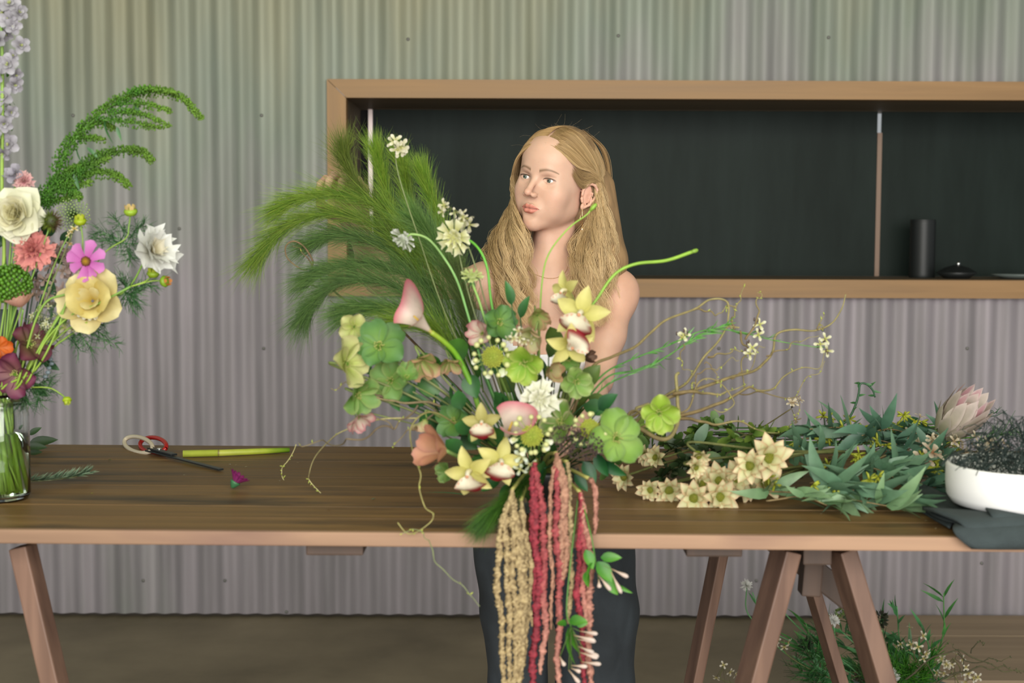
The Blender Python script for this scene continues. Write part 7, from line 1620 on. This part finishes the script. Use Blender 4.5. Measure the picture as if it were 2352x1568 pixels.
# protea
pc = at(2186, 968, 2.72); t = thing('protea', 'large pale pink and cream protea bloom at the back of the pile', 'flower', pc); Fm = frame(pc + Vector((-.012, 0, -.02)), (.5, -.45, .75)); R0 = .052
for (n, L, W, a0, a1, z, c0, c1, e) in ((9, 1.75, .62, 1.25, 1.62, 0, S(196, 190, 160), S(216, 200, 190), S(232, 214, 206)), (8, 1.95, .55, 1.32, 1.66, .1, S(214, 180, 180), S(214, 150, 160), S(236, 220, 214)), (7, 1.75, .5, 1.4, 1.8, .25, S(220, 160, 170), S(222, 176, 180), S(240, 226, 220)), (9, 1.15, .5, 1.0, 1.3, -.1, S(180, 180, 140), S(206, 196, 176), S(220, 205, 195))):
    me = petal_me(('pr', L), name='bract', L=R0 * L, W=R0 * W, a0=a0, a1=a1, cup=.4, shape='point', c0=c0, c1=c1, edge=e, nu=8, nv=5); ring(t, Fm, n, me, m_petal, name='bract', r0=R0 * .42, z0=R0 * z, jit=.1, off=L)
mb = MB(); mb.add(*blob((0, 0, R0 * .6), (R0 * .45, R0 * .45, R0 * .9), S(220, 190, 180), 14, 10)); obj('cone', mb.mesh('cone'), m_petal, t, Fm)
for (x, y, dx, dz, L) in ((2140, 985, -1, .1, .07), (2150, 1000, -1, .35, .06), (2160, 1010, .3, -.5, .05), (2110, 960, -.9, -.35, .06)): leaf_on(t, at(x, y, 2.74), (dx, -.1, dz), L, L * .28, S(50, 90, 60), S(80, 120, 84), 'lance', .1, -.2, .2, 1.2)
stem(t, [np.array(pc) - (0.01, 0, .03), ontab(2080, 1010, .03), ontab(2000, 1020, .02)], .004, S(90, 90, 50), m_bark)
# white blossom sprigs
k = 0
for (x, y, h, n, R_, r_, lab) in ((2098, 1000, .07, 8, .020, .011, 'white blossom sprig left of the protea'), (2126, 1018, .06, 5, .014, .010, 'white blossoms under the protea stem'), (2118, 1062, .055, 4, .012, .019, 'three big cross-shaped white blossoms above the dark cloth'), (2165, 1030, .06, 9, .022, .011, 'cluster of cream blossoms in front of the protea'), (2200, 1022, .065, 8, .018, .013, 'cream blossoms right against the protea base'), (2260, 1030, .07, 8, .020, .012, 'cream blossoms seen through the wire netting'), (1818, 938, .10, 5, .010, .010, 'white blossoms on the stalk at the table back edge'), (2286, 1062, .05, 6, .016, .010, 'cream blossoms low inside the netting'), (2060, 995, .06, 3, .010, .009, 'two cream bells over the green stems'), (2150, 1085, .03, 5, .014, .008, 'small cream blossoms near the bowl wall')):
    p = ontab(x, y, h) if y > 960 else at(x, y, 2.72); spray(lab, np.array(p), [np.array(p) + (-.06, .05, -h * .5), np.array(p) + (-.14, .09, -h * .8 if y > 960 else -.09)], n, R_, r_, S(236, 224, 200), group='white blossom sprigs in the pile', face=(0, -1, .5), stemcol=S(110, 100, 60), cc=S(170, 120, 80) if r_ > .015 else S(176, 150, 110))
# fine feathery tips near the bowl
threads('feathery green tip rising past the protea', (2190, 1005, 2.7), [(2230, 975), (2292, 945)], 31, (S(50, 96, 60), S(80, 130, 80)), .045, 3, 2.7, 'feathery tips behind the bowl', .0008)
threads('feathery green tip rising over the bowl rim', (2240, 1020, 2.6), [(2290, 1000), (2340, 985)], 32, (S(60, 106, 50), S(96, 146, 70)), .045, 3, 2.6, 'feathery tips behind the bowl', .0008)
# ---- folded dark cloth
def cloth_mat():
    m = mat('charcoal_cotton', (.030, .042, .044), .9, noise=.2, nscale=25, bump=.6, bscale=420)
    return m
CM = cloth_mat()
def ribbon(name, poly, width_vec, t, thick=.0035, wob=.003, seed=0):
    """cloth layer: poly = side profile points, swept along width_vec"""
    R = np.random.RandomState(seed); P = smooth_path(poly, 6); K = len(P); n = 26; w = np.array(width_vec); V = []
    for j in range(n):
        s = j / (n - 1)
        for i in range(K): V.append(P[i] + w * s + np.array((0, .002 * math.sin(s * 9 + i * .4 + seed), wob * math.sin(s * 7 + i * .3 + seed * 2) * (.4 + .6 * (P[i][2] > TH + .01)))))
    V = np.array(V); k_ = V[:, 1] > TF - .008; V[k_, 2] = np.maximum(V[k_, 2], TH + .002)
    F = [(j * K + i, j * K + i + 1, (j + 1) * K + i + 1, (j + 1) * K + i) for j in range(n - 1) for i in range(K - 1)]
    o = obj(name, mesh_of(name, V, F), CM, t); md = o.modifiers.new('thick', 'SOLIDIFY'); md.thickness = thick; md.offset = 1
    return o
c0 = on(2260, 1240, TH); t = thing('cloth', 'folded charcoal cotton cloth under the white bowl, hanging slightly over the edge', 'cloth', c0)
def tp3(px, py, h=0.0): return np.array(on(px, py, TH + h))
# lower flat layer towards the pile (a pointed corner), drawn as a grid between edges
def sheet(name, e0, e1, t, n=22, h=.004, bulge=.012, seed=1, thick=.003):
    A0 = smooth_path([np.array(p) for p in e0], 8); A1 = smooth_path([np.array(p) for p in e1], 8); K = min(len(A0), len(A1)); x = np.linspace(0, 1, 24)
    a = np.stack([np.interp(x, np.linspace(0, 1, len(A0)), A0[:, k]) for k in range(3)], 1); b = np.stack([np.interp(x, np.linspace(0, 1, len(A1)), A1[:, k]) for k in range(3)], 1); V = []
    for j in range(n):
        s = j / (n - 1)
        for i in range(24):
            q = a[i] * (1 - s) + b[i] * s; q = q + np.array((0, 0, bulge * math.sin(PI * s) * (.6 + .4 * math.sin(x[i] * 5 + seed)) + .0025 * math.sin(s * 14 + x[i] * 6 + seed))); V.append(q)
    F = [(j * 24 + i, j * 24 + i + 1, (j + 1) * 24 + i + 1, (j + 1) * 24 + i) for j in range(n - 1) for i in range(23)]
    o = obj(name, mesh_of(name, V, F), CM, t); md = o.modifiers.new('thick', 'SOLIDIFY'); md.thickness = thick; md.offset = 0
    return o
sheet('corner_fold', [tp3(2058, 1150, .003), tp3(2120, 1175, .003), tp3(2180, 1215, .003)], [tp3(2120, 1115, .02), tp3(2180, 1135, .02), tp3(2240, 1160, .02)], t, bulge=.010)
sheet('under_layer', [tp3(2090, 1140, .012), tp3(2200, 1200, .014), tp3(2500, 1215, .014)], [tp3(2150, 1090, .008), tp3(2250, 1100, .008), tp3(2520, 1105, .008)], t, bulge=.004, seed=3)
yb = TF + .02
def foldroll(name, x0, x1, y_c, z_c, ry, rz, seed, open_end=True):
    n = 30; K = 22; V = []
    for j in range(n):
        s = j / (n - 1); x = x0 + (x1 - x0) * s
        for i in range(K):
            a = PI * .5 + PI * i / (K - 1) * 1.0; q = (x + .004 * math.sin(i * .5), y_c + (ry * (math.cos(a))) - .0 + .004 * math.sin(s * 6 + seed), z_c + rz * math.sin(a) + .0022 * math.sin(s * 30 + seed + i * .2)); V.append(q)
    F = [(j * K + i, j * K + i + 1, (j + 1) * K + i + 1, (j + 1) * K + i) for j in range(n - 1) for i in range(K - 1)]
    o = obj(name, mesh_of(name, V, F), CM, t); md = o.modifiers.new('thick', 'SOLIDIFY'); md.thickness = .004; md.offset = 0
    return o
def roll_path(pts, wv, seed, name='fold'): return ribbon(name, pts, wv, t, .0045, .002, seed)
xl = at(2166, 1200, 2.14).x; xr = at(2640, 1200, 2.14).x; W_ = (xr - xl, -.008, 0)
y0 = TF - .004
roll_path([(xl + .03, y0 + .10, TH + .010), (xl + .012, y0 + .02, TH + .016), (xl - .004, y0 - .016, TH + .014), (xl + .002, y0 - .026, TH + .001), (xl + .02, y0 - .022, TH - .010), (xl + .035, y0 - .014, TH - .008)], W_, 1)
roll_path([(xl - .01, y0 + .12, TH + .014), (xl - .012, y0 + .05, TH + .026), (xl + .004, y0 + .0, TH + .024), (xl + .016, y0 - .016, TH + .012), (xl + .03, y0 - .008, TH + .004), (xl + .04, y0 + .03, TH + .004)], W_, 4)
roll_path([(xl + .07, y0 + .10, TH + .022), (xl + .062, y0 + .04, TH + .030), (xl + .058, y0 + .006, TH + .030), (xl + .064, y0 - .004, TH + .022), (xl + .07, y0 + .01, TH + .016)], W_, 6)
# ---- white bowl
BYc = 2.205; bc = Vector((at(2354, 1130, BYc).x, BYc, TH + .026)); BR = (2354 - 2176) * pxs(BYc); BH = .066
bt = thing('white_bowl', 'wide matt white ceramic bowl standing on the charcoal cloth', 'bowl', bc)
prof = [(.0001, 0), (BR * .80, 0), (BR * .92, .004), (BR * .985, .016), (BR, .034), (BR * 1.0, BH - .004), (BR * .985, BH), (BR * .96, BH), (BR * .945, BH - .006), (BR * .94, .030), (BR * .88, .012), (.0001, .008)]
mb = MB(); mb.add(*lathe(prof, 72, (.8, .8, .8)), Matrix.Translation(bc)); obj('body', mb.mesh('body'), mat('white_glaze', (.80, .79, .78), .45), bt)
# crumpled green netting inside
nt = thing('chicken_wire', 'crumpled dark green wire netting heaped in the white bowl', 'wire', bc + Vector((0, 0, .03))); R = np.random.RandomState(9); mb = MB()
def lump(u, v, seed):
    a = u * 6.28; r = BR * .92 * v
    return np.array(bc) + np.array((r * math.cos(a) , r * math.sin(a), BH * .72 + .068 * math.exp(-((v - .45) / .42) ** 2) * (1 + .5 * math.sin(a * 2 + seed)) + .008 * math.sin(a * 9 + v * 15 + seed)))
for layer in range(1):
    sd = layer * 1.7; nu, nv = 24, 7
    G = {}
    for i in range(nu):
        for j in range(nv):
            G[i, j] = lump((i + .5 * (j % 2)) / nu, .12 + .92 * (j / (nv - 1)) * (1 - .04 * layer), sd) + R.randn(3) * .0045 + (0, 0, -.014 * layer)
    for i in range(nu):
        for j in range(nv):
            a = G[i, j]
            for (di, dj) in ((1, 0), (0, 1), (-1 + (j % 2) * 2, 1)):
                if (di, dj) == (1, 0) and (i + j) % 2: continue
                b = G.get(((i + di) % nu, j + dj))
                if b is None or np.linalg.norm(a - b) > .05: continue
                mb.add(*tube([a, (a + b) / 2 + R.randn(3) * .002, b], .00062, np.array(S(34, 50, 46)) * R.uniform(.7, 1.3), 4, cap=False))
for i in range(330):                              # crushed six-sided cells, every which way
    u, v = R.rand(), math.sqrt(R.rand()) * .95; c = lump(u, v, 1.0); c[2] = bc.z + .02 + (c[2] - bc.z - .02) * R.uniform(.45, 1.08); e1 = R.randn(3); e1 /= np.linalg.norm(e1); e2 = np.cross(e1, R.randn(3)); e2 /= np.linalg.norm(e2); r_ = R.uniform(.006, .013)
    q = [c + e1 * r_ * math.cos(a) * 1.5 + e2 * r_ * math.sin(a) + R.randn(3) * .0012 for a in np.linspace(0, 2 * PI, 7)[:-1]]; q.append(q[0])
    mb.add(*tube(q, .00062, np.array(S(34, 50, 46)) * R.uniform(.7, 1.4), 4, cap=False))
for i in range(26):                               # loose cut ends hooking over the rim
    a = R.uniform(2.6, 5.6); e = np.array(bc) + np.array((BR * .93 * math.cos(a), BR * .93 * math.sin(a), BH + .004)); o_ = np.array((math.cos(a), math.sin(a), 0))
    mb.add(*tube(smooth_path([e - o_ * .02 + (0, 0, .012), e + (0, 0, .004), e + o_ * R.uniform(.006, .014) + (R.uniform(-.01, .01), 0, -R.uniform(.004, .024))], 4), .0006, S(30, 46, 42), 4))
obj('netting', mb.mesh('netting'), mat('coated_wire', None, .5), nt, kind='stuff')
# ---------------------------------------------------------------- flowers in a bucket on the floor
FY = 3.9
bx = at(2080, 1600, FY).x
bk = thing('bucket', 'grey metal bucket holding the floor flowers behind the trestle', 'bucket', (bx, FY, 0)); mb = MB(); mb.add(*lathe([(.0001, .002), (.13, .002), (.16, .15), (.165, .152), (.165, .158), (.158, .158), (.125, .02), (.0001, .02)], 40, (0, 0, 0)), Matrix.Translation((bx, FY, 0))); obj('body', mb.mesh('body'), mat('zinc_bucket', (.18, .19, .19), .5, .5), bk)
def fl_base(): return np.array((bx + ru(-.10, .10), FY + ru(-.08, .08), .09))
FG = (S(60, 120, 70), S(96, 160, 100))
def leafstem(label, tip, n, L, W, cols, seed, bend=.0, name='leafy_sprig', group='leafy stems in the floor bucket', Y=FY, cat='foliage', head=None):
    R = np.random.RandomState(seed); b = fl_base(); e = np.array(at(*tip, Y)); m = (b + e) / 2 + (bend, 0, .02); P = smooth_path([b, m, e], 12); t = thing(name, label, cat, e, group); mb = MB(); mb.add(*tube(P, [.0030, .0016], [S(80, 110, 60), cols[1]], 5)); obj('stem', mb.mesh('stem'), m_stem, t)
    for i in range(n):
        k = int(R.uniform(.25, 1) * (len(P) - 1)); d = P[min(k + 1, len(P) - 1)] - P[k - 1]; d = d / np.linalg.norm(d) * .8 + R.randn(3) * (.55, .3, .3); l = round(L * R.choice([.6, .8, 1]), 3)
        leaf_on(t, Vector(P[k]), d, l, W, cols[0], cols[1], 'lance', .1, -.25, .2, R.uniform(-1.5, 1.5), nu=5)
    return t, P
for i, (tip, n, L, b) in enumerate([((2168, 1362), 12, .075, .05), ((2060, 1392), 12, .075, -.02), ((2110, 1420), 10, .07, .02), ((1850, 1430), 12, .09, -.05), ((1880, 1470), 12, .09, -.03), ((1910, 1500), 12, .09, -.02), ((1950, 1420), 12, .08, 0), ((1975, 1470), 12, .085, 0), ((2000, 1440), 10, .075, .0), ((1830, 1480), 12, .09, -.06), ((1860, 1540), 12, .09, -.06), ((1960, 1530), 12, .09, 0), ((2040, 1500), 12, .08, .01), ((2100, 1480), 10, .08, .02), ((1930, 1560), 10, .08, 0), ((1940, 1380), 6, .06, 0)]):
    lab = ['tallest spiky green stem in the floor bucket', 'spiky green stem second highest', 'spiky green stem between trestle leg and platform', 'broad grassy stem beside the big trestle leg', 'grassy stem leaning out at the trestle foot', 'grassy stem near the middle trestle leg', 'grassy stem behind the inner trestle leg', 'grassy stem between the two right trestle legs', 'grassy stem just past the right trestle leg', 'outermost grassy stem low by the big trestle leg', 'bottom grassy stem cut by the photo edge', 'grassy stem low between the trestle legs', 'grassy stem low past the right trestle leg', 'grassy stem leaning towards the boards', 'short grassy stem at the bottom', 'reddish-tipped leafy stem by the middle trestle leg'][i]
    leafstem(lab, tip, n, L, .011, FG if i % 3 else (S(50, 110, 50), S(84, 150, 70)), 400 + i, b)
for i in range(14):
    leafstem(['grassy stem in the thick of the floor bucket', 'dark leafy stem in the thick of the floor bucket'][i % 2], (ru(1830, 2130), ru(1430, 1560)), 13, .085, .012, [FG, (S(44, 90, 50), S(76, 130, 76))][i % 2], 700 + i, ru(-.03, .03), group=['grassy stems packed in the floor bucket', 'dark leafy stems packed in the floor bucket'][i % 2])
def pom(px, py, size, label, col=S(232, 230, 228), Y=FY - .1, c2=S(200, 200, 190)):
    p = np.array(at(px, py, Y)); t = thing('white_scabious', label, 'flower', p, 'white scabious in the floor bucket'); R0 = size * pxs(Y) * .5; Fm = frame(Vector(p), (.3, -.8, .5)); mb = MB()
    for i in range(60):
        a = ru(0, 6.28); tl = ru(-.1, 1.3); V, F, C = petal(L=R0 * ru(.7, 1.05), W=R0 * .2, a0=tl, a1=tl - .3, cup=.2, shape='spoon', c0=c2, c1=col, nu=4, nv=3); mb.add(V, F, C, Fm @ Matrix.Rotation(a, 4, 'Z'))
    obj('petals', mb.mesh('petals'), m_petal, t, kind='stuff'); stem(t, [p, p + (.02, .02, -.1), (np.array(fl_base()) + p) / 2, fl_base()], .0018, S(96, 150, 96))
pom(1714, 1344, 32, 'white scabious on the long leaning stem, outermost', Y=FY); pom(1914, 1425, 34, 'white scabious hidden behind the inner trestle leg'); pom(2050, 1550, 40, 'white scabious low beside the right trestle leg')
leafstem('thin leafy stem under the outermost white scabious bloom', (1728, 1360), 8, .06, .006, FG, 450, -.10, group='thin stems leaning from the floor bucket'); leafstem('thin drooping stem beside the outermost scabious', (1756, 1360), 6, .05, .006, FG, 451, -.06, group='thin stems leaning from the floor bucket')
for (x, y, n, R_, lab) in ((1660, 1530, 6, .022, 'drooping white blossoms near the far trestle leg'), (2190, 1510, 9, .026, 'white waxy blossoms among brown twigs on the floor'), (2185, 1540, 6, .018, 'white waxy blossoms just below the larger cluster'), (2232, 1556, 6, .018, 'white waxy blossoms at the bottom beyond the cluster'), (2090, 1470, 5, .016, 'small white blossoms by the spiky stem'), (2115, 1488, 5, .014, 'tiny white blossoms over the feathery green'), (1800, 1470, 5, .012, 'pale green tiny blossoms beside the big trestle leg')):
    p = np.array(at(x, y, FY - .15)); spray(lab, p, [p + (.02, .02, -.05), (p + fl_base()) / 2, fl_base()], n, R_, .0125, S(236, 230, 222), group='white blossoms in the floor bucket', cc=S(190, 176, 90), stemcol=S(110, 110, 70), stemw=.0014)
for i, (b_, tips, c) in enumerate((((2110, 1580), [(2080, 1520), (2140, 1500), (2050, 1510), (2120, 1540)], (S(50, 120, 20), S(90, 160, 40))), ((2060, 1600), [(2040, 1540), (2090, 1540)], (S(50, 110, 24), S(84, 150, 40))), ((1900, 1600), [(1850, 1480), (1880, 1440), (1830, 1530)], (S(40, 90, 40), S(70, 130, 60))), ((2000, 1600), [(1990, 1500), (2010, 1460), (1980, 1540)], (S(40, 80, 30), S(80, 120, 50))))):
    threads(['soft lime feathery foliage beyond the right trestle leg', 'soft lime feathery foliage at the bottom edge', 'dark feathery foliage by the big trestle leg', 'olive feathery foliage between the right trestle legs'][i], (*b_, FY - .1), tips, 500 + i, c, .07, 8, FY - .1, 'feathery foliage in the floor bucket', .0009)
for i, (main, subs) in enumerate([([(2080, 1560), (2160, 1500), (2230, 1500), (2300, 1545), (2352, 1540)], [[(2230, 1500), (2250, 1470), (2262, 1480)], [(2200, 1500), (2280, 1520), (2330, 1510)]]), ([(2120, 1580), (2220, 1540), (2290, 1530), (2340, 1545)], [[(2220, 1540), (2200, 1500), (2180, 1480)], [(2150, 1560), (2110, 1500)]])]):
    twig(['brown leafless twig reaching over the floor boards', 'second brown twig below the first on the floor'][i], [(x, y, FY - .15) for x, y in main], [.0028, .0014], [[(x, y, FY - .15) for x, y in s_] for s_ in subs], col=(S(70, 66, 44), S(100, 96, 64)), seed=600 + i, group='brown twigs in the floor bucket', buds=30, amp=.006, budcol=S(84, 100, 60))
for (x, y, sz, c, lab) in ((1960, 1410, 50, S(60, 74, 50), 'dark green rounded leaf head above the feathery foliage'), (2018, 1422, 46, S(56, 60, 44), 'dark seed-like leaf head past the right trestle leg'), (1930, 1405, 26, S(110, 130, 70), 'green fuzzy seed ball by the inner trestle leg'), (2012, 1446, 30, S(130, 150, 100), 'pale green ball head beside the right trestle leg'), (1985, 1550, 44, S(100, 84, 70), 'brown lacy seed head low between the legs'), (1850, 1478, 36, S(40, 50, 36), 'dark oval leaves near the big trestle leg')):
    p = np.array(at(x, y, FY - .05)); t = thing('seed_head', lab, 'foliage', p, 'dark seed heads in the floor bucket'); mb = MB(); R0 = sz * pxs(FY) * .5
    for i in range(70): d = R7.randn(3); d /= np.linalg.norm(d); V, F, C = petal(L=R0 * .6, W=R0 * .3, a0=.2, a1=-.3, cup=.2, shape='point', c0=c, c1=c, nu=4, nv=3); mb.add(V, F, C * ru(.6, 1.4), along(Vector(p + d * R0 * .5), d, ru(0, 3)))
    obj('bracts', mb.mesh('bracts'), m_leaf, t, kind='stuff'); stem(t, [p, (p + fl_base()) / 2, fl_base()], .0016, S(70, 90, 50))
